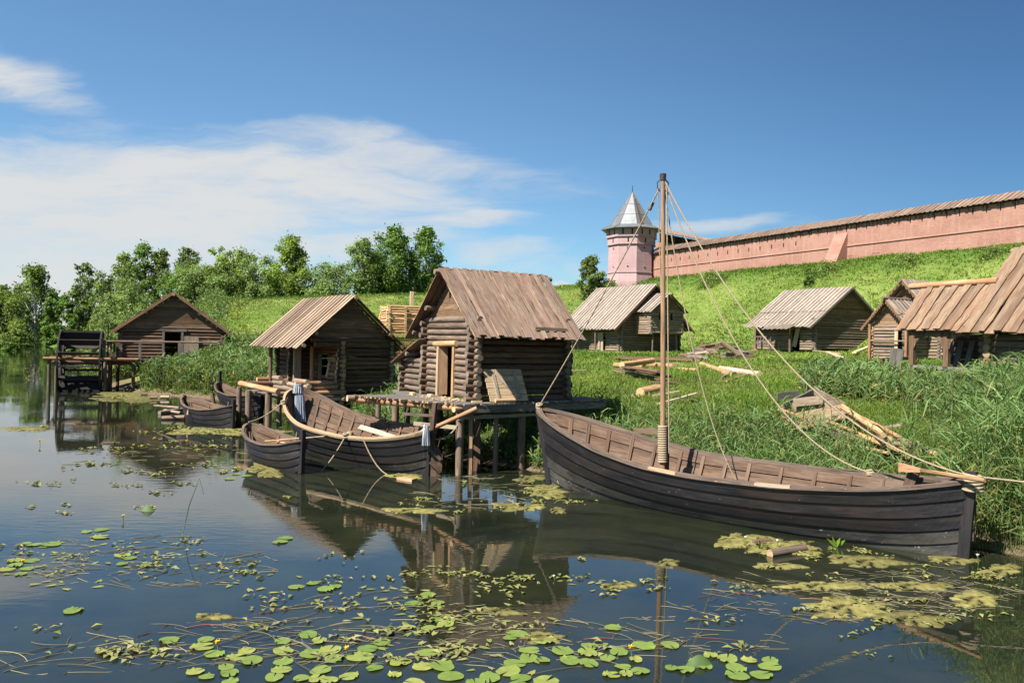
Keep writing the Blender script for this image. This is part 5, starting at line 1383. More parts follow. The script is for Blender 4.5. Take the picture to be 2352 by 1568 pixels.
mb = MB()
e = HM.ax.to_3d() * -.10 + HM.pn.to_3d() * .16
for k, (x0, x1) in enumerate(((0, .21), (.21, .42))):
    mb.prism([rd + e * (x0 * 4) + V3(0, 0, -.3), rd + e * (x1 * 4) + V3(0, 0, -.3), rd + e * (x1 * 4.2) + V3(0, 0, .62 if k else .78), rd + e * (x1 * 2.2) + V3(0, 0, .92 if k else .95), rd + e * (x0 * 4) + V3(0, 0, 1.0 - .1 * k)], HM.ax.to_3d() * .05 + HM.pn.to_3d() * .03, tint=(1.3 - .2 * k, .3 + k * .3, .5))
mb.build('rudder_blade', M['boat_in'], ru)
for z in (.18, .55):
    one_board(ru, 'cross_batten', rd + e * .0 + V3(-.02, -.06, z + .25), rd + e * 1.65 + V3(-.02, -.06, z - .05), V3(0, 0, 1), .09, .04, M['boat_in'])
one_board(ru, 'tiller', rd + V3(.06, 0, 1.78), rd + V3(-.86, .3, 1.80), V3(0, 0, 1), .07, .07, M['boat_rail'])
bx = HM.A + HM.ax * 3.1 + HM.pn * -.2
one_board(midb, 'bench', HM.pt(.40, .74, -.5, .1), HM.pt(.40, .74, .9, .1), HM.ax.to_3d(), .26, .2, M['plank_pale'], tint=(.75, .3, .5))
one_board(midb, 'bench', HM.pt(.47, .62, -.6, .1), HM.pt(.47, .62, .9, .1), HM.ax.to_3d(), .34, .05, M['boat_in'], tint=(1.3, .3, .5))
tag(one_board(None, 'loose_board', HM.pt(.50, .98, .1, .1), HM.pt(.14, .86, -.1, .1), V3(0, 0, 1) + HM.pn.to_3d(), .16, .04, M['plank_pale'], wane=.012), 'long pale board lying lengthwise in the broad boat across its bench', 'board')
tag(one_board(None, 'loose_board', HM.pt(.17, .70, .5, .1), HM.pt(.13, 1.06, .78, .0), HM.ax.to_3d(), .10, .03, M['plank_fresh']), 'short fresh board leaning on the inner side of the broad boat', 'board')
one_log(midb, 'thole_pin', HM.pt(.50, .9, 1, .06), HM.pt(.50, 1.13, 1, .04), .03, LG)
tag(one_log(None, 'pole', atd(1000, 981, 23.35), atd(1096, 937, 23.1), .065, LP, tint=(1.0, .4, .5)), 'brown pole slanting from the rudder of the broad boat up to the pier', 'pole')
# coil of rope on the floor
cc = HM.pt(.56, .56, .1, 0); mb = MB()
for k in range(9):
    r1_, r2_ = random.uniform(.16, .34), random.uniform(.14, .26); ox, oy, oz = random.uniform(-.12, .12), random.uniform(-.1, .1), .03 + k * .022
    mb.tube([cc + V3(ox + math.cos(q) * r1_, oy + math.sin(q) * r2_, oz + .03 * math.sin(3 * q + k)) for q in np.linspace(0, 6.3, 18)], .02, n=6)
tag(mb.build('rope_coil', M['rope']), 'loose coil of rope on the floorboards of the broad boat', 'rope')
# hanging cloths
def draped(name, label, top, w, hgt, mats, tilt=0.0, seed=0, hood=.18):
    t = Vector(top); mb = MB(); rows = []
    view = Vector((t.x, t.y, 0)).normalized(); side = Vector((view.y, -view.x, 0))
    for j in range(15):
        q = j / 14; z = t.z - hgt * q
        wr = w * (.62 + .38 * q) * (.75 if .16 < q < .24 else 1.0) * (1.12 if q < .14 else 1) * (.5 if j == 0 else 1)
        row = []
        for i in range(25):
            a = PI * i / 24
            fold = .028 * math.sin(i * 1.9 + seed + q * 1.2) * (.3 + q) + .015 * math.sin(i * 3.7 + seed)
            rr = wr / 2
            row.append(V3(t.x, t.y, z) + side * (-math.cos(a) * rr + tilt * q) - view * (math.sin(a) * .11 * (1 - .3 * q) + fold))
        rows.append(row)
    mb.grid(rows, smooth=True, tint=(1, .5, .5), uvscale=.03)
    back = [[p + view * .02 for p in r_] for r_ in rows]
    o = mb.build(name, mats)
    return tag(o, label, 'cloth') if label else o
cl_t = HM.pt(1, 1, 0) - HM.ax.to_3d() * .34 + V3(0, 0, .16)
c1 = draped('hanging_cloth', 'long blue grey cloth hung over the far stem of the broad boat', cl_t, .46, 1.32, M['cloth_blue'], tilt=.06, seed=1)
hood = draped('hood', None, cl_t + V3(-.03, -.05, .06), .40, .34, M['cloth'], seed=7); hood.parent = c1; hood.location = Vector(hood.location) - Vector(c1.location)
draped('white_rag', 'crumpled white rag hung on the rudder head of the broad boat', rd + V3(-.14, -.14, 1.55), .26, .62, M['cloth'], seed=4)
# ropes of the middle boat
W_ = lambda x, y: at(x, y, -.02)
k1 = HM.pt(.34, 1.0, -1, -.03, .05); k2 = HM.pt(.24, 1.0, -1, -.03, .05)
rope('mooring_rope', 'rope slanting from the knotted pale rail down to the water beside the small boat', (k1, W_(736, 1083)), sag=.10, knots=(k1, k1 + V3(.12, .05, .02)))
rope('mooring_rope', 'rope hanging from the pale rail to the water near the floating brick red board', (k2, W_(893, 1091)), sag=.22)
rope('mooring_rope', 'slack rope from the rudder of the broad boat to a pier post', (rd + V3(.1, .05, 1.1), atd(1062, 958, 23.7)), sag=.22, knots=(atd(1058, 960, 23.65),))
rope('mooring_rope', 'rope tied from the pier beam down to the broad boat rail', (FH1.P(-2.3, 3.2, 1.95), HM.pt(.52, 1.08, 1, .03)), sag=.25)

# --- small boats
HS = Hull((-6.12, 23.42), (-8.62, 26.5), .64, [(0, .98), (.15, .84), (.4, .76), (.7, .80), (.9, .94), (1, 1.08)], keel=-.25, rake=(.04, .25), bluff=(2.3, .6, 2.3, .55), heel=.05, fine=(1.7, .9))
sm = boat('rowing_boat', 'small tarred rowing boat with oars inside, tied close to the broad boat', HS, strakes=5, ribs=(.3, .5, .7), n=34, rib_w=.07, stemA=(.14, 1.26), stemB=(.10, 1.02), rail_w=.09, rail_h=.045)
for t in (.30, .42, .60, .66): one_log(sm, 'thole_pin', HS.pt(t, .85, -1 if t > .5 else 1, .05), HS.pt(t, 1.2, -1 if t > .5 else 1, .05), .028, LG)
one_board(sm, 'thwart', HS.pt(.52, .66, -1, .06), HS.pt(.52, .66, 1, .06), HS.ax.to_3d(), .24, .04, M['boat_in'], tint=(1.4, .3, .5))
one_board(sm, 'thwart', HS.pt(.22, .72, -1, .06), HS.pt(.22, .72, 1, .06), HS.ax.to_3d(), .22, .04, M['boat_in'], tint=(1.4, .3, .5))
for k, (a, b, lab) in enumerate(((HS.pt(.62, .92, -.2, 0), HS.pt(.02, 1.05, .7, 0) + V3(.55, .3, .05), 'pale oar lying in the small boat, its blade over the broad boat'), (HS.pt(.60, .9, .35, 0), HS.pt(.10, .95, -.3, 0), 'pale oar lying in the small boat behind its post'))):
    o = thing('oar', lab, 'oar', a)
    mb = MB(); mb.log(a, a.lerp(b, .65), .026, n=8, rings=3); mb.build('shaft', LF, o)
    mb = MB(); mb.board(a.lerp(b, .62), b, (b - a).cross(V3(0, 0, 1)), .07, .025, w1=.17, seg=4, wane=.008); mb.build('oar_blade', M['plank_pale'], o)
rope('mooring_rope', 'short rope from the small boat stem to the pale rail of the broad boat', (HS.pt(1, 1, 0) + V3(0, 0, .06), HM.pt(.93, 1.0, -1, -.02, .05)), sag=.12, knots=(HM.pt(.92, 1.0, -1, -.02, .06),))

HL = Hull((-12.0, 34.4), (-15.45, 37.9), .68, [(0, 1.02), (.15, .86), (.4, .74), (.7, .78), (.9, .94), (1, 1.08)], keel=-.25, rake=(.04, .22), bluff=(2.3, .6, 2.3, .55), heel=.05, fine=(1.7, .9))
lb = boat('rowing_boat', 'small dark rowing boat with a float hanging on its side, by the porch posts', HL, strakes=5, ribs=(.3, .5, .7), n=34, rib_w=.07, stemA=(.14, 1.2), stemB=(.10, 1.05), rail_w=.09, rail_h=.045)
for t in (.35, .58, .64): one_log(lb, 'thole_pin', HL.pt(t, .85, -1 if t > .5 else 1, .05), HL.pt(t, 1.22, -1 if t > .5 else 1, .05), .028, LG)
one_board(lb, 'thwart', HL.pt(.52, .7, -1, .06), HL.pt(.52, .7, 1, .06), HL.ax.to_3d(), .24, .04, M['boat_in'], tint=(1.4, .3, .5))
one_board(lb, 'thwart', HL.pt(.25, .72, -1, .06), HL.pt(.25, .72, 1, .06), HL.ax.to_3d(), .22, .04, M['boat_in'], tint=(1.4, .3, .5))
q = HL.pt(.62, .86, -1, -.06); mb = MB(); mb.log(q + V3(0, 0, -.16), q + V3(0, 0, .04), .07, .035, n=9, rings=3); mb.build('float', M['plank_fresh'], lb)
mb = MB(); mb.tube([q + V3(0, 0, .03), q + V3(0, .03, .2)], .012, n=5); mb.build('float_cord', M['rope'], lb)
HK = Hull((-11.55, 36.7), (-14.75, 40.6), .80, [(0, 1.10), (.15, .95), (.4, .85), (.7, .95), (.9, 1.15), (1, 1.35)], keel=-.12, rake=(.05, .3), bluff=(3.2, .5, 2.3, .55), heel=-.16, zoff=.22, pitch=.1, fine=(1.7, .9))
kb = boat('rowing_boat', 'old tilted boat drawn up on the mud behind the porch posts', HK, strakes=5, ribs=(.3, .5, .7), n=34, rib_w=.07, stemA=(.14, 1.05), stemB=(.12, 1.4), rail_w=.09, rail_h=.045)
for k in range(4): one_board(kb, 'stern_plank', HK.pt(.05, .2, -.6 + k * .4, .03), HK.pt(.05, .98, -.6 + k * .4, .03), HK.pn.to_3d(), .3, .04, M['tar'])
one_board(kb, 'thwart', HK.pt(.45, .75, -1, .06), HK.pt(.45, .75, 1, .06), HK.ax.to_3d(), .5, .04, M['boat_in'], tint=(1.5, .3, .5))
tag(one_log(None, 'mooring_post', atd(494, 950, 39.5), atd(487, 902, 39.6), .10, LD), 'short black post slanting up beside the beached boat', 'post')
# ------------------------------------------------------------------ timber lying about
def ground_log(name, label, x0, y0, x1, y1, r, mats, lift=0.0, tint=None, D=None, cat='log', group=None, bend=0.0):
    a = foot(x0, y0, r * .8 + lift); b = foot(x1, y1, r * .8 + lift)
    return tag(one_log(None, name, a, b, r, mats, tint=tint, bend=bend), label, cat, group)
def ground_board(name, label, x0, y0, x1, y1, w, th, mat, lift=.03, tint=None, lift1=None, edge=False, cat='board', group=None, w1=None):
    a, b = foot(x0, y0, lift), foot(x1, y1, lift if lift1 is None else lift1)
    wd = V3(0, 0, 1) if edge else (b - a).cross(V3(0, 0, 1))
    return tag(one_board(None, name, a, b, wd, w, th, mat, tint=tint, wane=.012, seg=4, w1=w1), label, cat, group)
# heap of dark slabs and peeled logs in the grass behind the mast
ground_log('peeled_log', 'orange peeled log topmost on the slab heap by the mast', 1428, 838, 1500, 828, .15, LF, lift=.45)
ground_log('peeled_log', 'peeled log lying under the topmost one on the slab heap', 1412, 838, 1478, 842, .14, LF, lift=.22, tint=(.9, .3, .5))
ground_log('peeled_log', 'peeled log with a round pale cut end, lying behind the slab heap', 1490, 838, 1548, 842, .16, LF, lift=.15, tint=(.8, .7, .5))
ground_log('peeled_log', 'thin orange log half hidden in the grass just beyond the mast', 1545, 848, 1605, 851, .12, LP, tint=(1.2, .2, .5))
ground_log('peeled_log', 'thick orange log on the bare ground, between mast and dark scrap pile', 1612, 838, 1672, 860, .20, LF, tint=(1.0, .1, .5))
ground_log('peeled_log', 'pale debarked log beside the thick orange log on the bare ground', 1655, 848, 1745, 862, .19, [M['plank_pale'], M['end_new']], tint=(1.15, .1, .5))
ground_log('cut_log', 'short thick peeled log with a big round cut end, alone in the grass', 1470, 904, 1512, 893, .20, LF, lift=.06, tint=(1.05, .2, .5))
slabs = [(1372, 857, 1535, 872, .1), (1395, 868, 1560, 876, .05), (1415, 849, 1520, 872, .3), (1428, 846, 1535, 866, .42), (1432, 842, 1500, 858, .52), (1440, 842, 1536, 862, .5), (1410, 850, 1470, 862, .25), (1446, 844, 1516, 853, .62), (1382, 862, 1450, 872, .12)]
for i, s in enumerate(slabs):
    ground_board('wood_slab', 'dark bark slab in the heap lying in the grass before the dovecote house', *s[:4], .30, .06, M['plank_dark'] if i % 3 else M['roof_brown'], lift=s[4], tint=(random.uniform(.8, 1.5), random.random(), .5), group='dark slabs in the grass heap', cat='slab')
for i in range(9):                                    # long stack of red brown boards
    ground_board('stacked_board', 'long red brown board in the low flat stack before the dovecote house', 1390 + random.uniform(0, 25) + i * 2, 819 + (i % 3) * 2, 1610 + random.uniform(-30, 10), 822 + (i % 3) * 2.5, .35, .07, M['plank_brown'], lift=.10 + .085 * (i // 3 + i % 3 * .3), tint=(random.uniform(.8, 1.3), random.random(), .5), group='long boards in the flat stack')
for i in range(46):                                   # scrap pile
    x = random.uniform(1580, 1720); y = 806 + random.uniform(0, 18); a = random.uniform(-.5, .5); l = random.uniform(18, 48)
    p = foot(x, y + 4, lo=40); hh = .15 + 1.0 * math.exp(-((x - 1650) / 40) ** 2) * random.random()
    d = V3(math.cos(a), random.uniform(-.4, .4), math.sin(a) * .45) * (l / FPX * p.y)
    tag(one_board(None, 'scrap_board', p + V3(0, 0, hh) - d / 2, p + V3(0, 0, hh + .05) + d / 2, V3(random.uniform(-1, 1), random.uniform(-1, 1), 1), random.uniform(.12, .3), .05, random.choice([M['plank_dark'], M['roof_brown'], M['plank_grey'], M['log_tan']]), tint=(random.uniform(.7, 1.4), random.random(), .5)),
        'grey brown scrap board in the tangled pile beyond the mast', 'board', 'boards of the tangled scrap pile')
tag(one_log(None, 'weathered_log', foot(1705, 826) + V3(0, 0, .2), foot(1690, 826) + V3(-1.2, 0, 1.35), .2, LT, tint=(1.1, .3, .5)), 'grey weathered log slanting up out of the tangled scrap pile', 'log')
ground_log('long_pole', 'brown pole propped in the grass, upper of the two on the meadow rise', 1658, 866, 1724, 842, .07, LT, lift=.15, tint=(1.2, .4, .5), cat='pole')
ground_log('long_pole', 'orange pole half sunk in grass below the propped brown pole', 1668, 876, 1720, 860, .06, LP, lift=.1, cat='pole')
for i, (a, b, c, d, lab) in enumerate(((1500, 909, 1560, 900, 'thin pale batten in the grass beside the short thick log'), (1510, 930, 1600, 905, 'narrow pale board crossing behind the mast in the grass'), (1300, 852, 1345, 850, 'thin board in the grass under the slope, beside the central hut'), (1300, 945, 1345, 943, 'pale batten in the reeds at the pier end'),
                                       (1495, 876, 1560, 878, 'dark plank in the grass below the slab heap'))):
    ground_board('batten', lab, a, b, c, d, .12, .05, M['plank_pale'] if i != 4 else M['plank_dark'], lift=.32)
# wreck of a boat and poles on the bank behind the long boat
p0, p1, p2, p3 = (1790, 958), (1938, 932), (1968, 952), (1835, 990)
A_, B_, C_, D_ = [foot(*q, dz) for q, dz in ((p0, .42), (p1, .62), (p2, .75), (p3, .55))]
o = thing('hatch_panel', 'flat panel of brown boards lying tilted on the bank behind the long boat', 'panel', (A_ + C_) / 2)
for k in range(4):
    t0 = (k + .5) / 4; mb = MB(); mb.board(A_.lerp(D_, t0), B_.lerp(C_, t0), D_ - A_, (D_ - A_).length / 4 * .97, .04, seg=3, wane=.004, tint=mb.tint(1.0, 1.5)); mb.build('plank', M['roof_warm'], o)
wr = [(1800, 936, 1868, 905, .5, .55, 'plank_grey', 'dark grey board sloping upward behind the flat panel'), (1796, 940, 1905, 928, .35, .45, 'roof_tan', 'curved brown plank just behind the flat panel'),
      (1822, 925, 1890, 920, .6, .62, 'roof_tan', 'short curved plank above the brown one behind the panel'), (1870, 898, 1940, 935, .55, .6, 'log_tan', 'grey rotten timber rising behind the panel into the reeds'),
      (1785, 912, 1835, 905, .35, .35, 'plank_grey', 'dark plank lying flat in the grass, farthest of the wreck timbers')]
for a, b, c, d, l0, l1, m_, lab in wr:
    ground_board('wreck_plank', lab, a, b, c, d, .26, .05, M[m_], lift=l0, lift1=l1, edge=True, cat='plank')
poles = [(1935, 935, 2030, 998, .085, .75, LF, 'thick pale pole running down from the panel corner into the reeds'), (1952, 958, 2052, 1015, .075, .6, LF, 'yellow pole next to the thick pale pole on the bank'),
         (1905, 968, 2020, 1018, .05, .5, LF, 'thin pale pole starting under the flat panel'), (1935, 985, 2070, 1038, .05, .5, LF, 'thin pale pole along the bank, lowest of the pole heap'),
         (1790, 942, 1840, 962, .06, .45, LF, 'pale pole end sticking out before the flat panel'), (2020, 990, 2100, 1030, .09, .6, LT, 'grey old pole among the reeds beyond the pale poles'),
         (2060, 1010, 2150, 1045, .06, .5, LF, 'pale pole end farthest along the bank towards the near stem'), (1998, 975, 2030, 1018, .05, .75, LG, 'grey pole laid across the two pale poles'),
         (2010, 1015, 2085, 1050, .07, .35, LF, 'split pale pole under the heap beside the reeds'), (1870, 985, 1935, 1005, .08, .3, LG, 'old dark pole in the grass below the flat panel')]
poles += [(1950, 948, 2075, 1012, .05, .75, LP, 'thin orange pole lying between the two thick pale poles'), (1975, 1000, 2110, 1042, .045, .5, LF, 'thin split pole along the lower edge of the pole heap'), (1890, 975, 1990, 1020, .05, .45, LG, 'grey thin pole slanting from below the panel'),
          (2040, 1018, 2135, 1030, .06, .55, LT, 'weathered thick pole at the far end of the heap'), (1985, 1028, 2040, 1042, .05, .4, LF, 'short pale pole piece in front of the heap')]
for a, b, c, d, r, l, m_, lab in poles: ground_log('long_pole', lab, a, b, c, d, r, m_, lift=l + .12, cat='pole', tint=(random.uniform(.7, 1.15), random.random(), .5), bend=.03)
ground_board('scrap_plank', 'short grey plank stuck in the reeds beyond the pale poles', 2020, 985, 2075, 975, .3, .04, M['roof_tan'], lift=.75, cat='plank')
# broken frame on the far gunwale of the long boat
q = HB.pt(.765, 1, 1, 0); e = HB.ax.to_3d()
tag(one_board(None, 'broken_plank', q + e * .45 + V3(.06, .06, .16), q - e * .6 + V3(.06, .06, .22), V3(0, 0, 1), .16, .06, M['boat_in'], wane=.03, seg=6), 'broken weathered plank resting on the inland gunwale behind the mast', 'plank')
# timber before the low house and the porch house
for i, (x0, y0, x1, y1, lab) in enumerate(((1870, 805, 1925, 812, 'pale board on the grass before the low long house'), (1900, 808, 1935, 822, 'pale curved offcut in the grass between the low house and the porch house'), (1962, 810, 2000, 795, 'bent pale plank leaning at the corner of the porch house'), (1855, 803, 1880, 801, 'small pale block by the low house corner'))):
    ground_board('pale_board', lab, x0, y0, x1, y1, .3, .1, M['plank_fresh'], lift=.35)
ground_board('dark_beam', 'dark beam lying before the arcaded house, half hid by reeds', 2020, 826, 2090, 822, .3, .2, M['plank_dark'], lift=.5, cat='beam')
# stranded timber and floating pieces
for i, (x0, y0, x1, y1, r, lab) in enumerate(((366, 948, 420, 940, .10, 'grey stranded log, upper of the pair beside the small dark boat'), (372, 960, 424, 958, .11, 'grey stranded log, lower of the pair beside the small dark boat'), (355, 931, 412, 936, .05, 'thin pole reaching out from the bow of the small dark boat'), (378, 942, 415, 948, .07, 'short grey driftwood lying across the stranded logs'))):
    a, b = at(x0, y0, .08), at(x1, y1, .12 if i != 2 else .75); 
    if i == 2: a = at(x0, y0, .6)
    tag(one_log(None, 'driftwood', a, b, r, LG, tint=(1.5, .3, .5)), lab, 'driftwood')
tag(one_log(None, 'floating_log', at(1768, 1272, .04), at(1848, 1258, .05), .085, LGF, tint=(.8, .3, .5)), 'short barked log floating on the weed mat before the long boat', 'log')
tag(one_log(None, 'floating_log', at(1730, 1244, .03), at(1770, 1241, .03), .05, LD), 'small dark stick floating in the weed mat close to the long boat hull', 'stick')
tag(one_board(None, 'floating_board', at(917, 1098, .02), at(952, 1102, .03), V3(.3, 1, 0), .24, .07, M['log_pine'], tint=(1.5, .8, .5)), 'brick red board floating beside the rudder of the broad boat', 'board')
tag(one_board(None, 'floating_board', at(233, 1017, .02), at(263, 1017, .02), V3(0, 1, 0), .15, .05, M['plank_dark']), 'dark narrow board floating in open water below the mill reflection', 'board')
tag(one_log(None, 'floating_log', at(728, 918 + 45, .05), at(745, 962, .05), .06, LP), 'short orange stick floating by the far stem of the broad boat', 'stick')
for i, (x, y, w_, lab) in enumerate(((378, 912, .5, 'white piece of driftwood on the mud shore'), (330, 906, .35, 'small dark stump on the mud shore under the reeds'), (352, 913, .4, 'grey stump lying half in water at the mud shore'))):
    p = at(x, y, .12); tag(one_log(None, 'driftwood', p - V3(w_ / 2, 0, 0), p + V3(w_ / 2, .1, 0), .1, LG if i else [M['plank_pale'], M['end_new']]), lab, 'driftwood')
# ------------------------------------------------------------------ grass, reeds, trees
grassm = leafmat('meadow grass', (.095, .185, .018), (.190, .275, .036), .36, c3=(.32, .30, .11))
reedm = leafmat('reed leaf', (.088, .17, .050), (.165, .25, .075), .36, c3=(.30, .255, .09))
RECTS = [(FH1, -.1, 3.4, 0, 3.6), (FH2, .4, 5.4, .6, 4.8), (FM, -1.5, 5, -4.8, 3.6)]
def blocked(P, skip=0):
    k = np.zeros(len(P), bool)
    for F, u0, u1, v0, v1 in RECTS[skip:]:
        d = P - np.array(F.O); u = d @ np.array(F.U); v = d @ np.array(F.W)
        k |= (u > u0) & (u < u1) & (v > v0) & (v < v1)
    for (O, deg, u0, u1, v0, v1, fl) in (((13.7, 76), 120.5, .8, 8.6, -3.6, 3.6, -1), ((31.98, 75), 117.8, .5, 7.6, -4.4, 4.4, -1), ((26.8, 55), 30, -1.8, 6, -2.5, 2.5, 1), ((14.57, 26.0), math.degrees(math.atan2(-.87, .5)), -2.2, 6, .7, 5.8, 1)):
        F = Frame(O, deg, fl); d = P - np.array(F.O); u = d @ np.array(F.U); v = d @ np.array(F.W)
        k |= (u > u0) & (u < u1) & (v > v0) & (v < v1)
    return k
def scatter(n, y0, y1, tmin, tmax, dens_pow=1.0):
    """n random plan points with depth between y0 and y1 and bearing tmin..tmax, denser near the eye"""
    u = RNG.random(n); q = 1 - dens_pow
    Y = (y0 ** q + u * (y1 ** q - y0 ** q)) ** (1 / q) if abs(q) > 1e-6 else y0 * (y1 / y0) ** u
    return np.stack([(tmin + RNG.random(n) * (tmax - tmin)) * Y, Y], 1)
def tuft(P, Z, nb, h, w, spread, dr, tint, upr=.55):
    """nb blades at each point"""
    n = len(P); rep = np.repeat(np.arange(n), nb)
    base = np.column_stack([P[rep] + RNG.normal(size=(n * nb, 2)) * spread[rep][:, None], Z[rep] - .03])
    d = RNG.normal(size=(n * nb, 3)) * .42; d[:, 2] = upr + RNG.random(n * nb) * .6; d[:, 0] += .06
    L = h[rep] * (.55 + .6 * RNG.random(n * nb)); W = w[rep] * (.7 + .6 * RNG.random(n * nb))
    t = tint[rep].copy(); t[:, 0] *= .75 + .5 * RNG.random(n * nb)
    return blades_arrays(base, d, L, W, np.full(n * nb, dr) * (.4 + RNG.random(n * nb)), t)
def grass_field(name, n, y0, y1, tmin, tmax, nb, hfun, wscale, label, dens_pow, dmin=.35):
    P = scatter(n, y0, y1, tmin, tmax, dens_pow); d = inland(P)
    bare = np.zeros(len(P))
    for (bx, by, br) in ((14.5, 60, 4.2), (11.5, 52.5, 3.0), (17, 58, 3.0)):
        bare = np.maximum(bare, np.clip(1.3 - np.hypot((P[:, 0] - bx), (P[:, 1] - by) * .8) / br, 0, 1))
    s, _ = poly_dist(P, CREST)
    k = (d > dmin) & ~blocked(P) & (RNG.random(len(P)) > bare * 1.1) & (s < 9)
    P = P[k]; d = d[k]; s = s[k]; Z = terrain(P)
    v1, v2 = vnoise(P, 3.2, 4) * (.4 if y0 > 80 else 1), vnoise(P, 9.0, 6)
    h = hfun(P, d) * (1 + .35 * v1); w = wscale * P[:, 1] / 30.0
    tint = np.column_stack([.90 + .24 * v1 + .22 * v2 + .15 * vnoise(P, 17.0, 11), np.clip(.5 + .45 * v2 + .3 * RNG.normal(size=len(P)) * .5, 0, 1), np.clip(.12 + .25 * v2 - .2 * v1 + .12 * RNG.normal(size=len(P)), 0, .8)])
    hill = np.clip(1 - np.abs(-s - 12) / 9, 0, 1); tint[:, 2] = np.clip(tint[:, 2] + .20 * hill, 0, .9); tint[:, 0] = tint[:, 0] * (1 - .20 * hill)
    tint[:, 2] = np.where(np.abs(s) < 5, 0, tint[:, 2]); tint[:, 0] = np.where(np.abs(s) < 5, tint[:, 0] * .8, tint[:, 0])
    a = tuft(P, Z, nb, h, w, np.full(len(P), .10) * P[:, 1] / 30, 1.0, tint)
    return tag(np_mesh(name, *a, grassm), label, 'grass', kind='stuff')
grass_field('grass', 46000, 19, 52, -.06, .75, 9, lambda P, d: .52 + .16 * np.clip(1 - d / 8, 0, 1), .021, 'lush bright green grass on the bank behind the long boat', 1.4)
grass_field('grass', 34000, 44, 100, -.46, .72, 7, lambda P, d: np.full(len(P), .55), .032, 'tall meadow grass around the log houses and up the slope', 1.2)
grass_field('grass', 42000, 88, 150, -.5, .55, 6, lambda P, d: .34 + .5 * np.clip(1 - np.abs(poly_dist(P, CREST)[0]) / 5, 0, 1), .026, 'grass and weeds on the hillside under the pink wall', 1.0)
grass_field('grass', 9000, 100, 270, -.75, -.33, 6, lambda P, d: np.full(len(P), .8), .045, 'grass on the far river slope under the trees', 1.3)

def reeds(name, P, Z, hmin, hmax, nleaf, lw, label, stemw=.014, dark=1.0, dry=.25, near=False):
    n = len(P); H = (hmin + (hmax - hmin) * RNG.random(n)) * (1 + .22 * vnoise(P, 2.4, 9)) * (np.interp(P[:, 1], [14, 18.5, 21, 26], [1.75, 1.65, 1.2, .78]) if near else 1)
    br = dark * (.85 + .2 * vnoise(P, 1.8, 2) + .25 * RNG.random(n)); gm = np.clip(.45 + .4 * vnoise(P, 3.5, 7) + .25 * RNG.normal(size=n), 0, 1)
    lean = RNG.normal(size=(n, 3)) * .07; lean[:, 2] = 1; lean[:, 0] += .05
    base = np.column_stack([P, Z - .05]); sc = P[:, 1] / 22.0
    parts = []
    st = np.column_stack([br * .8, gm, np.full(n, .35)])
    parts.append(blades_arrays(base, lean, H * .98, np.full(n, stemw) * sc, np.full(n, .02), st))
    for i in range(nleaf):
        f = .18 + .78 * (i + RNG.random(n)) / nleaf
        b = base + lean / np.linalg.norm(lean, axis=1, keepdims=True) * (H * f * .95)[:, None]
        d = RNG.normal(size=(n, 3)); d[:, 2] = .75 + .65 * RNG.random(n); d[:, :2] *= .70; d[:, 0] += .12
        L = (.42 + .34 * RNG.random(n)) * (1.15 - .4 * np.abs(f - .6)) * np.sqrt(H / 1.6); W = lw * (.7 + .5 * RNG.random(n)) * sc
        t = np.column_stack([br * (.8 + .4 * RNG.random(n)), np.clip(gm + .15 * RNG.normal(size=n), 0, 1), np.where((RNG.random(n) < dry * (1 - f)) | (RNG.random(n) < .03), .9, .05)])
        parts.append(blades_arrays(b, d, L, W, .5 + .8 * RNG.random(n), t))
    return tag(np_mesh(name, *join_arrays(parts), reedm), label, 'reeds', kind='stuff')
def pick(P, cond, skip=0):
    d = inland(P); k = cond(P, d) & ~blocked(P, skip); return P[k], terrain(P[k])
# reed bank on the near right
P = scatter(36000, 13.5, 33, .34, .82, 1.2)
DEBRIS = [foot(*q).to_2d() for q in ((1780, 950), (1900, 960), (1960, 955), (2060, 1005), (2150, 1050))]
DEBRIS = np.array([tuple(q) for q in DEBRIS])
def cond_r(P, d):
    a = P[:, 0] / P[:, 1]
    lim = .50 - .135 * np.clip((P[:, 1] - 17.5) / 8, 0, 1) + .02 * vnoise(P, 1.5, 3)
    dd, _ = poly_dist(P, DEBRIS)
    return (d > -.25) & (d < 14) & (a > lim) & (np.abs(dd) > 1.0) & ((np.abs(dd) > 2.3) | (RNG.random(len(P)) < .15)) & ((dd < 0) | (a > .555) | (RNG.random(len(P)) < .10)) & (RNG.random(len(P)) < .50 + .3 * np.clip((a - .45) * 5, 0, 1))
P, Z = pick(P, cond_r); reeds('reeds', P, Z, 1.0, 1.75, 8, .036, 'tall dense reeds between the long boat and the arcaded house', dry=.35, near=True)
# sparse reeds along the bank just behind the long boat
P = scatter(9000, 17, 30, .03, .46, 1.2)
P, Z = pick(P, lambda P, d: (d > -.15) & (d < 4.6) & (np.abs(poly_dist(P, DEBRIS)[0]) > 1.7) & (RNG.random(len(P)) < .8 * np.clip(1.25 - d / 4.6, 0, 1))); reeds('reeds', P, Z, .65, 1.2, 7, .028, 'scattered reeds along the bank behind the long boat')
P = scatter(9000, 23, 34, -.16, .06, 1.2)
P, Z = pick(P, lambda P, d: (d > .1) & (d < 3.2) & (RNG.random(len(P)) < .75), 1); reeds('reeds', P, Z, .45, .8, 6, .026, 'reeds in the shade under the pier', dry=.5)
P = scatter(16000, 30, 46, -.40, -.14, 1.2)
P, Z = pick(P, lambda P, d: (d > .3) & (d < 7) & (RNG.random(len(P)) < .5)); reeds('reeds', P, Z, .8, 1.4, 6, .030, 'reeds on the bank beneath the porch hut', dry=.3)
# reed belt before the mill
P = scatter(34000, 43, 70, -.56, -.25, 1.1)
P, Z = pick(P, lambda P, d: (d > .5) & (d < 9) & (P[:, 1] < 66) & (RNG.random(len(P)) < .55)); reeds('reeds', P, Z, 1.35, 2.25, 6, .030, 'tall green reeds along the shore before the mill hut', dry=.45)
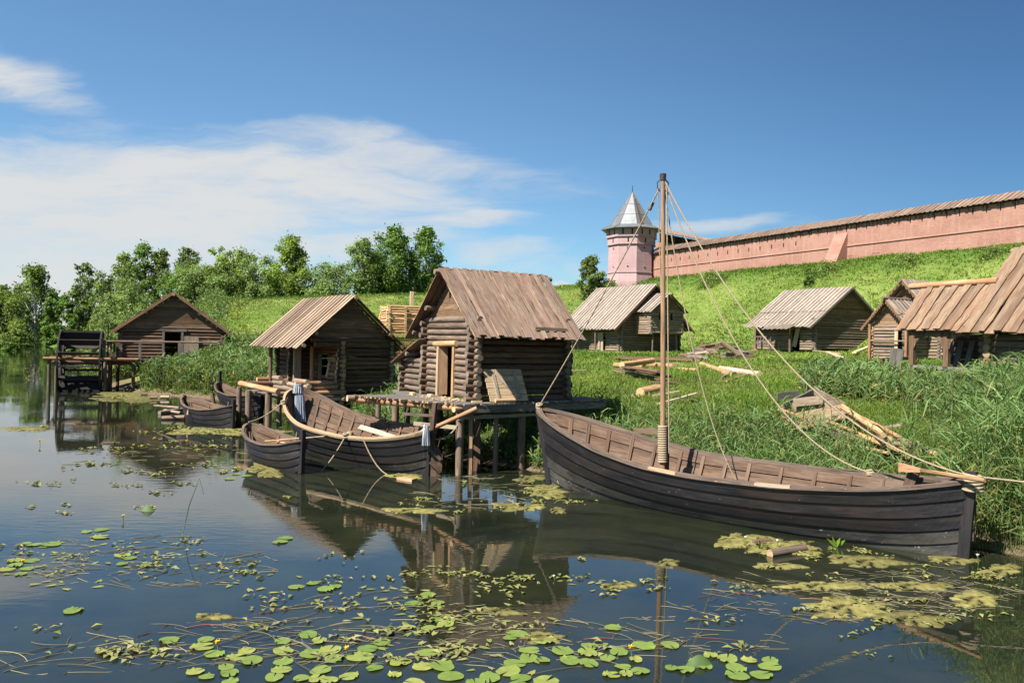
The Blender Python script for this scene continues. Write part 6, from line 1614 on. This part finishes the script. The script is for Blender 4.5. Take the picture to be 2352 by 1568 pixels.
# far river belts
P = scatter(26000, 75, 290, -.72, -.36, 1.2)
P, Z = pick(P, lambda P, d: (d > -.6) & (d < 7) & (RNG.random(len(P)) < .8)); reeds('reeds', P, Z, 1.4, 2.4, 4, .03, 'belt of reeds along the far river bend', dry=.15)

M['bark'] = plain('grey bark', (.05, .038, .028), (.12, .095, .075), 6, rough=.95, bump=.5, stretch=(3, 3, .6))
M['birch'] = plain('white birch bark', (.20, .19, .17), (.62, .60, .56), 3.5, rough=.9, bump=.2, stretch=(1, 1, 3), lo=.36, hi=.5)
CROWN = {
    'birch': leafmat('birch leaves', (.10, .162, .034), (.19, .262, .064), .42, c3=(.18, .20, .05)),
    'willow': leafmat('willow leaves', (.135, .21, .058), (.245, .33, .115), .42, c3=(.20, .22, .09)),
    'dark': leafmat('dark poplar leaves', (.072, .145, .026), (.15, .24, .046), .40, c3=(.12, .15, .04)),
    'light': leafmat('bright young leaves', (.125, .20, .030), (.225, .305, .056), .42, c3=(.22, .24, .06)),
    'olive': leafmat('olive leaves', (.085, .13, .026), (.165, .215, .05), .38, c3=(.13, .14, .05)),
}
def tree(name, label, x, ytop, wpx, D, kind, trunk='bark', base_frac=.22, shape='round', nclump=26, leaves=3200, leaf=.42, stems=1, zbase=None, open_=.55, cat='tree', group='trees along the hill and river'):
    top = atd(x, ytop, D); bx = top.x; gz = ground_z(bx, D) if zbase is None else zbase
    Ht = top.z - gz; Wd = wpx / FPX * D / 2 * (1.2 if shape == 'tall' else 1.12)
    rs = np.random.default_rng(int(abs(x) * 13 + abs(ytop) * 7 + D))
    o = thing(name, label, cat, (bx, D, gz), group)
    cl = []; nclump = int(nclump * 1.7)
    for i in range(nclump):
        f = (i + rs.random()) / nclump                         # height through the crown
        if shape == 'round': prof = math.sin(PI * (.12 + .82 * f)) ** .7
        elif shape == 'tall': prof = (.55 + .55 * math.sin(PI * min(1, f * .9 + .1))) * (1 - .30 * f) * rs.uniform(.7, 1.25)
        elif shape == 'spread': prof = .45 + .75 * math.sin(PI * (.15 + .7 * f))
        else: prof = math.sqrt(max(0.05, 1 - f * f * .9))      # dome (bush)
        zc = base_frac + (1 - base_frac) * f
        an = i * 2.399 + rs.normal() * .5; rr = prof * Wd * (.10 + .80 * rs.random() ** .7)
        cr = Wd * (.20 + .22 * rs.random()) * (1.0 if shape != 'tall' else 1.05) * (1.1 - .35 * f)
        cl.append((bx + math.cos(an) * rr, D + math.sin(an) * rr * .9, gz + Ht * zc - cr * .55, cr, .8 + .7 * rs.random()))
    cl = np.array(cl)
    # limbs
    if base_frac > .05 or stems > 0:
        mb = MB(); tr = max(.09, Ht * .014)
        for s in range(stems):
            ox = (s - (stems - 1) / 2) * Wd * .22
            pts = [V3(bx + ox, D, gz - .4)]
            for q in np.linspace(.15, .9, 7): pts.append(V3(bx + ox * (1 + q) + rs.normal() * .08 * Ht * .1, D + rs.normal() * .05, gz + Ht * q))
            mb.tube(pts, tr, n=7, r1=tr * .25)
            for c in cl[s::stems]:
                k = np.clip(((c[2] - gz) / Ht - .25) * .85, .12, .8)
                a = V3(bx + ox * (1 + k), D, gz + Ht * k); e = Vector(c[:3]); m_ = a.lerp(e, .5) + V3(0, 0, -.04 * Ht * rs.random())
                mb.tube([a, m_, e], tr * .42, n=5, r1=tr * .12)
        mb.build('trunk', M[trunk], o)
    leaves = int(leaves * 2.3); wts = cl[:, 3] ** 2; idx = rs.choice(len(cl), leaves, p=wts / wts.sum())
    v = rs.normal(size=(leaves, 3)); v /= np.linalg.norm(v, axis=1, keepdims=True)
    rad = cl[idx, 3] * (rs.random(leaves) ** open_) * (.85 + .35 * rs.random(leaves))
    c = cl[idx, :3] + v * rad[:, None] * np.array([1.0, 1.0, .8])
    stray = rs.random(leaves) < .12; c[stray] += rs.normal(size=(stray.sum(), 3)) * Wd * .11
    nr = v * .65 + rs.normal(size=(leaves, 3)) * .55 + np.array([0, 0, .25])
    sz = leaf * 1.02 * (.5 + 1.0 * rs.random(leaves)) * D / 140.0
    ti = np.column_stack([cl[idx, 4] * (.75 + .5 * rs.random(leaves)), np.clip(rs.normal(.5, .28, leaves), 0, 1), np.clip(rs.normal(.06, .12, leaves), 0, .7)])
    np_mesh('crown', *diamonds_arrays(c, nr, sz, .55, ti), CROWN[kind], parent=o)
    return o
tree('dark_tree', 'dark tree at the water bend, cut by the picture edge', 2, 652, 66, 262, 'dark', shape='round', leaves=2600, leaf=.5, base_frac=.1)
tree('birch_tree', 'broad birch with a white trunk standing alone over the river bend', 84, 606, 112, 255, 'birch', 'birch', shape='round', leaves=4200, leaf=.42, base_frac=.22, nclump=30)
tree('dark_tree', 'low dark tree to the side of the broad birch', 122, 668, 46, 250, 'dark', leaves=1800, leaf=.42, base_frac=.1)
tree('bushy_tree', 'olive bushy tree at the foot of the broad birch, on the river bend', 45, 676, 62, 262, 'olive', leaves=1800, leaf=.42, base_frac=.25)
tree('birch_tree', 'slender drooping birch with a narrow pointed top above dark bushes', 196, 602, 62, 205, 'olive', 'birch', shape='tall', leaves=2800, base_frac=.2, open_=.8)
tree('dark_tree', 'dark bushy tree below the slender drooping birch', 168, 668, 70, 205, 'dark', leaves=2600, base_frac=.05)
tree('leafy_tree', 'tall leafy tree, highest of the hillside group above the mill', 334, 560, 92, 165, 'dark', shape='round', leaves=3800, base_frac=.25, nclump=28)
tree('leafy_tree', 'broad dark green tree beside the highest hillside tree, nearer the river', 288, 580, 80, 168, 'birch', shape='round', leaves=3200, base_frac=.15)
tree('birch_tree', 'grey green birch between the highest tree and the round willow', 374, 572, 56, 165, 'olive', 'birch', shape='tall', leaves=2600, base_frac=.15, open_=.8)
tree('birch_tree', 'loose grey birch rising behind the round willow above the mill roof', 432, 567, 66, 170, 'olive', 'birch', shape='round', leaves=2200, base_frac=.3, open_=.75)
tree('willow_tree', 'round pale willow just behind the mill roof', 438, 602, 104, 142, 'willow', shape='spread', leaves=3800, base_frac=.22, stems=2, leaf=.36)
tree('maple_tree', 'open bright green maple with spiky top, between two willows', 536, 568, 104, 146, 'light', shape='spread', leaves=3000, base_frac=.3, open_=.75, nclump=22)
tree('willow_tree', 'round willow under the open maple, on the crest', 500, 628, 76, 140, 'willow', shape='spread', leaves=2400, base_frac=.15, stems=2, leaf=.36)
tree('willow_tree', 'broad willow between the maple and the tall bright birch', 594, 586, 100, 142, 'willow', shape='spread', leaves=3800, base_frac=.15, stems=2, leaf=.36)
tree('birch_tree', 'tall bright birch with white trunk, above the porch hut roof', 672, 538, 88, 140, 'light', 'birch', shape='tall', leaves=3400, base_frac=.12, nclump=34, open_=.7)
tree('willow_tree', 'low round willow in front of the dark poplars', 758, 603, 104, 140, 'willow', shape='spread', leaves=3600, base_frac=.08, stems=2, leaf=.36)
tree('birch_tree', 'pale loose birch leaning on the dark poplar group', 832, 546, 80, 146, 'willow', 'birch', shape='tall', leaves=2800, base_frac=.12, nclump=30, open_=.75)
tree('poplar_tree', 'tallest dark green poplar, left of the pair behind the central hut', 908, 516, 112, 150, 'dark', 'birch', shape='round', leaves=4600, base_frac=.22, nclump=34, stems=2)
tree('poplar_tree', 'dark green poplar with ragged side, right of the pair behind the central hut', 978, 520, 88, 152, 'dark', 'birch', shape='tall', leaves=3800, base_frac=.18, nclump=34, stems=1)
tree('bushy_tree', 'olive undergrowth tree filling the gap below the poplar pair', 868, 610, 80, 152, 'olive', shape='round', leaves=2400, base_frac=.05)
tree('round_tree', 'lone dark round tree on the hill beside the fortress tower', 1358, 586, 56, 120, 'olive', shape='round', leaves=3000, base_frac=.1, leaf=.36)
tree('willow_tree', 'small willow filling the gap between broad willow and tall bright birch', 636, 620, 62, 146, 'willow', shape='spread', leaves=2000, base_frac=.08, leaf=.36)
tree('leafy_tree', 'low olive tree behind the round willow near the mill ridge', 486, 612, 70, 158, 'olive', shape='round', leaves=2200, base_frac=.1)
tree('leafy_tree', 'low dark tree between the pale loose birch and the poplars', 862, 585, 70, 158, 'dark', shape='round', leaves=2600, base_frac=.1)
tree('leafy_tree', 'mid green tree on the slope beside the slender drooping birch', 240, 640, 70, 170, 'birch', shape='round', leaves=2600, base_frac=.08)
G = 'shrubs on the slopes'
def bush(label, x, ytop, wpx, D, kind, leaves=2200, leaf=.36, name='willow_bush'):
    return tree(name, label, x, ytop, wpx, D, kind, base_frac=-.05, shape='dome', nclump=20, leaves=leaves, leaf=leaf, stems=1, cat='bush', group=G)
bush('large pale willow bush close behind the mill roof', 308, 642, 150, 84, 'willow', 5200, .34)
bush('pale willow bush below the large one, beside the mill wall', 250, 712, 90, 80, 'willow', 2600, .34)
bush('small pale bush low on the bank beside the mill wheel', 222, 745, 62, 82, 'willow', 1800, .34)
bush('bright bush on the river slope above the water wheel', 262, 672, 100, 100, 'willow', 3200, .36)
bush('dark tall bush on the river slope behind the pale willow bushes', 240, 625, 80, 135, 'birch', 2600)
bush('olive bush on the slope between birch and highest tree', 300, 615, 110, 140, 'birch', 3000)
bush('bush on the slope crest behind the mill ridge', 392, 632, 90, 132, 'dark', 2200)
bush('small dark bush low on the river slope', 165, 755, 34, 150, 'dark', 900, name='small_bush')
bush('low green bush on the bank before the broad birch', 40, 738, 80, 225, 'birch', 1800, name='small_bush')
bush('low round bush standing in the river at the picture edge', 14, 783, 60, 170, 'dark', 2000, name='small_bush')
tree('sapling', 'thin sapling on the slope above the low house', 1855, 612, 22, 92, 'dark', shape='tall', leaves=420, base_frac=.1, nclump=9, leaf=.3, cat='sapling', group=None)
for lab, x, y, w_, D in (('low bush at the foot of the pink wall, under its string course near the tower', 1640, 620, 90, 112), ('low weedy bush at the foot of the pink wall beside the buttress', 1905, 598, 110, 95), ('broad low bush on the crest above the porch house', 2090, 580, 120, 86), ('tall weedy bush on the crest above the warm brown roof', 2290, 562, 110, 78), ('low bush on the hill edge at the foot of the tower', 1400, 640, 60, 122)):
    bush(lab, x, y, w_, D - 2, 'birch', 1000, .3, name='small_bush').__setitem__('group', 'bushes along the foot of the pink wall')
bush('big leafy burdock clump by the pale log on the bare ground', 1850 - 10, 845, 40, 44, 'light', 500, .5, name='burdock')
# ------------------------------------------------------------------ floating plants
padm = leafmat('lily pad', (.110, .175, .030), (.185, .245, .050), .12, rough=.38, c3=(.40, .36, .10))
weedm = leafmat('floating weed', (.12, .15, .035), (.25, .26, .075), .12, rough=.6, c3=(.34, .27, .14))
strandm = leafmat('water weed stem', (.10, .085, .045), (.20, .175, .10), .05, rough=.7, c3=(.20, .06, .04))
algaem = plain('yellow green algae', (.085, .078, .020), (.215, .185, .055), 7.0, rough=.85, bump=.6, stretch=(1, 1, 1), lo=.36, hi=.64)
nt = algaem.node_tree; L = nt.links.new                  # ragged holes where the water shows between the threads
o_ = next(n for n in nt.nodes if n.type == 'OUTPUT_MATERIAL'); b_ = next(n for n in nt.nodes if n.type == 'BSDF_PRINCIPLED')
tc = N(nt, 'ShaderNodeTexCoord'); hn = N(nt, 'ShaderNodeTexNoise', in_Scale=5.5, in_Detail=7.0, in_Roughness=.7); L(tc.outputs['Object'], hn.inputs['Vector'])
hr = ramp(nt, [(.40, g3(0)), (.47, g3(1))]); L(hn.outputs[0], hr.inputs[0]); L(hr.outputs[0], b_.inputs['Alpha'])
def pad_mesh(i, notch=.26, ov=1.2):
    rs = np.random.default_rng(i); n = 26; vs = [(0, 0, .008)]; 
    ph = rs.random(3) * 6
    for k in range(n + 1):
        a = notch / 2 + (2 * PI - notch) * k / n
        r = 1 + .035 * math.sin(3 * a + ph[0]) + .02 * math.sin(7 * a + ph[1])
        if k in (0, n): r *= .96
        z = .008 + .007 * max(0, math.sin(2 * a + ph[2])) + (.022 if rs.random() < .06 else 0)
        vs.append((math.cos(a) * r * ov * .5, math.sin(a) * r * .5, z))
    fs = [(0, k, k + 1) for k in range(1, n + 1)]
    me = bpy.data.meshes.new('lily_pad'); me.from_pydata(vs, [], fs)
    ca = me.color_attributes.new('tint', 'FLOAT_COLOR', 'POINT'); g = rs.random(); b = rs.random() * .8 if i % 3 == 0 else rs.random() * .15
    ca.data.foreach_set('color', np.array([(.85 + .3 * rs.random() * (1 if k else .6), g, b, 1) for k in range(len(vs))], dtype=np.float32).ravel())
    me.polygons.foreach_set('use_smooth', np.ones(len(fs), dtype=bool)); me.materials.append(padm); return me
def arrow_mesh(i):
    rs = np.random.default_rng(100 + i); t = .25 + .2 * rs.random(); w_ = .15 + .08 * rs.random()
    vs = [(.55, 0, .006), (.15, w_ * .9, .004), (-.15, w_, .005), (-.42, w_ * .9, .003), (-.22, 0, .006), (-.42, -w_ * .9, .003), (-.15, -w_, .005), (.15, -w_ * .9, .004)]
    fs = [(0, 1, 4), (1, 2, 4), (2, 3, 4), (4, 5, 6), (4, 6, 7), (4, 7, 0)]
    me = bpy.data.meshes.new('floating_leaf'); me.from_pydata(vs, [], fs)
    ca = me.color_attributes.new('tint', 'FLOAT_COLOR', 'POINT'); g, b = rs.random(), rs.random() * .5
    ca.data.foreach_set('color', np.array([(.9 + .25 * rs.random(), g, b, 1) for _ in vs], dtype=np.float32).ravel())
    me.materials.append(weedm); return me
PADS = [pad_mesh(i) for i in range(12)]; ARR = [arrow_mesh(i) for i in range(10)]
placed = []
def free(p, r, slack=.75):
    for q, s in placed:
        if (p.x - q.x) ** 2 + (p.y - q.y) ** 2 < ((r + s) * slack) ** 2: return False
    placed.append((p, r)); return True
def put(me, name, p, size, label, cat, group, lift=0.0):
    o = bpy.data.objects.new(name, me); COL.objects.link(o)
    o.location = (p.x, p.y, .004 + lift + random.uniform(0, .006)); o.scale = (size, size, 1); o.rotation_euler = (random.uniform(-.03, .03), random.uniform(-.03, .03), random.uniform(0, 6.283))
    return tag(o, label, cat, group)
BIG = [(565, 1535, 130, 40, 12), (700, 1505, 90, 50, 8), (880, 1500, 110, 40, 6), (960, 1545, 70, 25, 4), (980, 1380, 40, 14, 3), (960, 1443, 30, 12, 2), (1010, 1430, 30, 10, 2), (1225, 1480, 90, 26, 5), (1290, 1530, 140, 40, 8), (1390, 1470, 80, 36, 4),
       (1430, 1525, 60, 25, 4), (1570, 1530, 40, 20, 3), (1655, 1520, 60, 22, 4), (1740, 1530, 50, 16, 3), (45, 1305, 40, 30, 6), (148, 1410, 30, 10, 1), (310, 1290, 60, 20, 4), (235, 1225, 40, 14, 3), (655, 1250, 30, 15, 2), (720, 1345, 60, 16, 4), (1150, 1560, 120, 20, 6), (760, 1560, 70, 12, 4),
       (430, 1480, 60, 20, 3), (1500, 1485, 40, 12, 2), (520, 1095, 60, 10, 3), (90, 1240, 60, 12, 3), (1700, 1555, 60, 10, 2)]
nb = 0
for (x, y, rx, ry, n) in BIG:
    k = tries = 0
    while k < n and tries < 60:
        tries += 1
        a, q = random.uniform(0, 6.283), math.sqrt(random.random())
        p = at(x + math.cos(a) * q * rx, y + math.sin(a) * q * ry, 0); s = random.uniform(.15, .29) * (1.0 if p.y < 14 else 1.15)
        if not free(p, s / 2, .85): continue
        put(random.choice(PADS), 'lily_pad', p, s, 'round green lily pad floating on the dark water', 'lily pad', 'lily pads on the open water'); k += 1; nb += 1
SMALL = [(1050, 1335, 170, 40, 26), (1230, 1335, 110, 14, 12), (1400, 1345, 75, 22, 12), (1100, 1420, 180, 40, 20), (850, 1400, 130, 60, 20), (980, 1480, 160, 40, 14), (1180, 1500, 170, 50, 16), (250, 1265, 240, 30, 30), (420, 1300, 160, 30, 14), (130, 1330, 120, 35, 12), (620, 1340, 120, 30, 10),
         (1330, 1500, 150, 50, 14), (640, 1460, 220, 40, 18), (380, 1530, 220, 36, 14), (1480, 1430, 100, 40, 8), (1690, 1440, 80, 40, 8), (1800, 1330, 100, 20, 8), (80, 1480, 80, 60, 5), (1860, 1295, 150, 22, 14)]
ns = 0
for (x, y, rx, ry, n) in SMALL:
    k = tries = 0
    while k < n and tries < 80 and nb + ns < 296:
        tries += 1
        a, q = random.uniform(0, 6.283), math.sqrt(random.random())
        p = at(x + math.cos(a) * q * rx, y + math.sin(a) * q * ry, 0); s = random.uniform(.12, .21)
        if not free(p, s / 2, .6): continue
        put(random.choice(ARR), 'floating_leaf', p, s, 'small pointed yellow green leaf floating on the dark water', 'floating leaf', 'pointed leaves on the open water'); k += 1; ns += 1
# the countless bits beyond that: one object
bands = [(300, 1290, 330, 55, 260), (850, 1400, 260, 70, 240), (1150, 1440, 330, 90, 240), (1100, 1330, 220, 28, 200), (1420, 1350, 110, 26, 90), (640, 1490, 420, 60, 240), (1150, 1130, 200, 40, 200), (980, 1165, 120, 20, 120), (1330, 1290, 60, 8, 20),
         (400, 1050, 260, 40, 260), (300, 1110, 300, 24, 150), (200, 1175, 200, 16, 100), (560, 1085, 50, 20, 70), (1850, 1260, 220, 28, 260), (2000, 1330, 330, 50, 260), (2150, 1390, 200, 50, 160), (1950, 1380, 160, 30, 150), (2260, 1330, 100, 40, 90), (60, 990, 60, 14, 40),
         (520, 985, 120, 14, 200), (160, 860, 160, 40, 260), (330, 920, 90, 16, 160), (640, 1150, 40, 16, 20), (1240, 1120, 60, 16, 60), (1750, 1470, 300, 60, 90), (500, 1380, 500, 150, 160), (60, 840, 80, 30, 160), (430, 1000, 200, 14, 180), (1280, 1155, 90, 10, 50), (470, 1025, 180, 14, 160)]
cs, sz, asp, yaw = [], [], [], []
for (x, y, rx, ry, n) in bands:                       # drifts: leaves strung along short streaks
    for _ in range(max(1, n // 22)):
        a, q = random.uniform(0, 6.283), math.sqrt(random.random())
        sx_, sy_ = x + math.cos(a) * q * rx, y + math.sin(a) * q * ry
        ln = rx * random.uniform(.08, .3); sl_ = random.gauss(0, .08)
        for _ in range(random.randint(5, 16)):
            d = random.gauss(0, .5)
            xx, yy_ = sx_ + d * ln, sy_ + d * ln * sl_ + random.gauss(0, .10) * ry
            if ray(xx, yy_)[1] > -.008: continue
            p = at(xx, yy_, 0)
            if inland(np.array([[p.x, p.y]]))[0] > -.05: continue
            cs.append((p.x, p.y, .012 + random.uniform(0, .01))); sz.append(random.uniform(.05, .17) * (1 if p.y < 16 else min(2.4, p.y / 16)))
cs = np.array(cs); n_ = len(cs); nr = np.column_stack([RNG.normal(size=n_) * .08, RNG.normal(size=n_) * .08, np.ones(n_)])
ti = np.column_stack([.7 + .5 * RNG.random(n_), RNG.random(n_), np.clip(RNG.normal(.2, .3, n_), 0, 1)])
tag(np_mesh('floating_weed', *diamonds_arrays(cs, nr, np.array(sz), .5, ti), weedm), 'small yellow green leaves scattered over the water', 'water plants', kind='stuff')
# stems lying on the surface
mb = MB()
def strand(x, y, l, a, r=.006, curl=.5, red=0.0):
    p = at(x, y, 0); pts = []
    for i in range(7):
        q = i / 6; pts.append(p + V3(math.cos(a + curl * (q - .5)) * l * (q - .5), math.sin(a + curl * (q - .5)) * l * (q - .5), .006 + .012 * math.sin(q * 5 + x)))
    mb.tube(pts, r, n=4, tint=(random.uniform(.7, 1.5), random.random(), red))
for (x, y, rx, ry, n, aa) in ((850, 1440, 300, 80, 90, .3), (320, 1290, 320, 60, 90, .1), (600, 1480, 420, 60, 90, .2), (1250, 1480, 300, 60, 60, -.2), (1950, 1370, 330, 60, 120, -.25), (2150, 1360, 200, 60, 60, -.3), (1100, 1130, 150, 40, 40, .1), (400, 1050, 260, 40, 60, 0), (1650, 1440, 220, 60, 40, -.1), (120, 1520, 140, 40, 16, .6)):
    for _ in range(n):
        a, q = random.uniform(0, 6.283), math.sqrt(random.random())
        p_y = y + math.sin(a) * q * ry
        strand(x + math.cos(a) * q * rx, p_y, random.uniform(.25, .9), aa + random.gauss(0, .5), random.uniform(.003, .006) * (1 if p_y > 1200 else 1.6), random.gauss(0, .4), 1.0 if random.random() < .04 else 0.0)
tag(mb.build('weed_stems', strandm, origin=(0, 0, 0)), 'tangled brown plant stems lying on the water', 'water plants', kind='stuff')
# algae mats
def algae(label, x, y, rx, ry, seed=0):
    c = at(x, y, 0); ax_, bx_ = (at(x + rx, y, 0) - c), (at(x, y - ry, 0) - c)
    rs = np.random.default_rng(seed + int(x)); ph = rs.random(6) * 6; mb = MB(); n = 44; rows = []
    for q, z in ((1.0, -.01), (.97, .012), (.7, .022), (.35, .026), (.02, .024)):
        row = []
        for k in range(n):
            a = 2 * PI * k / n
            r = q * (1 + .28 * math.sin(2 * a + ph[0]) + .18 * math.sin(5 * a + ph[1]) + .12 * math.sin(9 * a + ph[2]) + .07 * math.sin(17 * a + ph[3])) / 1.25
            row.append(c + ax_ * (math.cos(a) * r) + bx_ * (math.sin(a) * r) + V3(0, 0, z + .006 * math.sin(k * 2.1 + q * 9)))
        rows.append(row)
    mb.grid(rows, closed=True, smooth=True, tint=(random.uniform(.7, 1.2), .5, .5)); return tag(mb.build('algae_mat', algaem), label, 'algae mat')
for a in (('yellow green algae mat at the far stem of the long boat, upper of two', 1222, 1098, 40, 9), ('yellow green algae mat at the far stem of the long boat, lower of two', 1258, 1128, 62, 15), ('brownish algae mat floating in open shade before the pier posts', 1165, 1163, 50, 10), ('long algae mat next to the brownish one, nearer the long boat', 1222, 1165, 36, 9),
          ('small round algae mat off the long boat stem', 1282, 1172, 26, 7), ('algae mat touching the small boat hull', 608, 1080, 44, 18), ('algae mat between small boat and rowing boat, beside the porch posts', 520, 990, 130, 12), ('thin algae mat along the mud shore below the mill', 300, 908, 110, 9),
          ('thin algae mat below the shore one, in the mill reflection', 290, 918, 80, 7), ('broad algae mat along the long boat hull, under the floating log', 1770, 1252, 130, 24), ('algae mat at the bow corner of the long boat weed, away from the hull', 1680, 1240, 40, 18), ('brown algae mat before the floating log', 1790, 1300, 60, 10),
          ('algae mat at the near stem of the long boat', 2190, 1285, 70, 10), ('algae mat in the far corner beside the bank plants', 2300, 1310, 60, 16), ('large brown algae mat in the reflection of the long boat', 1950, 1395, 140, 24), ('brown algae mat next to the large one, nearer the near stem', 2090, 1420, 110, 20), ('long algae mat along the hull between the floating log and the near stem', 1990, 1288, 120, 14), ('loose algae mat between the floating log and the brown mats', 1900, 1345, 100, 14), ('dark yellow algae mat out from the near stem towards the bank plants', 2240, 1375, 80, 18),
          ('yellowish algae mat nearer the hull than the brown ones', 2100, 1345, 90, 14), ('pale algae lump on the open water before the lily pads', 490, 1416, 42, 10), ('tan algae mat under the mast reflection', 1535, 1292, 34, 8), ('tan algae mat among lily pads below the roof reflection', 1150, 1405, 50, 10),
          ('tan algae ribbon among big lily pads near the mast reflection', 1245, 1465, 70, 13), ('algae mat under the mill reflection by the open water', 60, 985, 55, 8), ('weed mat on the roof reflection of the porch hut', 950, 1172, 70, 9), ('flat algae mat in the shade of the broad boat', 930, 1093, 42, 8),
          ('pale algae mat between mast reflection and long boat', 1420, 1345, 45, 9)):
    algae(*a)
# flowers
yel = plain('yellow petal', (.75, .42, .01), (.85, .52, .02), 20, rough=.5, bump=0)
grn = plain('green stalk', (.07, .13, .03), (.11, .18, .04), 10, rough=.6, bump=0)
wht = plain('white petal', (.75, .75, .72), (.85, .85, .82), 10, rough=.6, bump=0)
def flower(label, x, y, hgt=.10, s=.035, white=False):
    p = at(x, y, 0); o = thing('water_lily_flower' if not white else 'white_water_flower', label, 'flower', p)
    mb = MB(); mb.tube([p + V3(.02, 0, -.02), p + V3(.01, 0, hgt * .6), p + V3(0, 0, hgt)], .008, n=5); mb.build('stalk', grn, o)
    mb = MB()
    for k in range(6):
        a = 2 * PI * k / 6; d = V3(math.cos(a), math.sin(a), 0)
        rows = [[p + V3(0, 0, hgt) + d * (s * q * 1.1) + V3(-d.y, d.x, 0) * (w_ * s) + V3(0, 0, s * (1.2 * q ** 2)) for w_ in (-.55 * math.sin(PI * min(q + .12, 1)), 0, .55 * math.sin(PI * min(q + .12, 1)))] for q in (0, .35, .7, 1.0)]
        mb.grid(rows, tint=(random.uniform(.9, 1.1), .5, .5))
    mb.log(p + V3(0, 0, hgt), p + V3(0, 0, hgt + s * .9), s * .55, s * .6, n=8, rings=1); mb.build('petals', wht if white else yel, o)
for a in (('yellow water lily flower with an upright stalk, in the big pad cluster', 498, 1494), ('yellow water lily bud on a thin stalk among the middle pads', 795, 1508), ('yellow water lily flower beside the mast reflection', 1448, 1505), ('yellow water lily flower near the edge pads at the side of the pond', 52, 1302),
          ('yellow water lily flower by the pale pads in the cloud reflection', 282, 1196), ('yellow water lily flower far out before the mill reflection', 91, 1023, .16, .05), ('yellow water lily flower in the weed before the mill gable reflection', 306, 1032, .14, .045), ('yellow water lily flower just off the mill gable reflection', 428, 1022, .14, .045)):
    flower(*a)
for a in (('tiny white flower standing over the weed mat by the long boat', 1785, 1258, .14, .03, True), ('tiny white flower near the floating log', 1712, 1250, .14, .03, True), ('tiny white flower in the weed at the bank corner', 2245, 1295, .16, .03, True), ('tiny white flower on weed in the roof reflection', 1272, 1330, .05, .02, True)):
    flower(*a)
# upright leaf plants at the hull and a bent reed in open water
def leafplant(label, x, y, s=.32, n=3):
    p = at(x, y, 0); k = n * 1
    base = np.repeat(np.array([[p.x, p.y, 0.0]]), k, 0); d = RNG.normal(size=(k, 3)) * .4; d[:, 2] = 1
    a = blades_arrays(base, d, np.full(k, s), np.full(k, s * .28), np.full(k, .2), np.column_stack([np.full(k, 1.1), np.full(k, .7), np.zeros(k)]))
    tag(np_mesh('arrowhead_plant', *a, grassm, origin=(p.x, p.y, 0)), label, 'water plant')
leafplant('bright green upright leaf plant at the long boat hull', 1920, 1256, .28, 4); leafplant('small upright leaf plant on the weed mat by the floating log', 1745, 1262, .24, 3); leafplant('small green plant at the stern of the small dark boat', 505, 978, .35, 8)
mb = MB(); a = at(415, 1225, 0); b = atd(458, 1098, a.y); c = atd(468, 1135, a.y)
mb.tube([a - V3(0, 0, .2), a.lerp(b, .5) + V3(-.02, 0, 0), b], .008, n=5); mb.tube([b, c], .005, n=4)
tag(mb.build('bent_reed', grn), 'single bent green reed standing in the open water', 'reed')
for i, (x, y, lab) in enumerate(((335, 1174, 'dark upturned lily leaf standing out of the water'), (1610, 1532, 'dark upturned lily leaf beside the mast reflection'))):
    p = at(x, y, 0); mb = MB()
    rows = [[p + V3((u - .5) * .34, 0, .13 * math.sin(PI * u) * q + .0) for u in np.linspace(0, 1, 9)] for q in (0, .5, 1)]
    rows = [[v_ + V3(0, .04 * j, 0) for v_ in r_] for j, r_ in enumerate(rows)]
    mb.grid(rows, tint=(.6, .2, .5)); tag(mb.build('upturned_leaf', grn), lab, 'leaf')
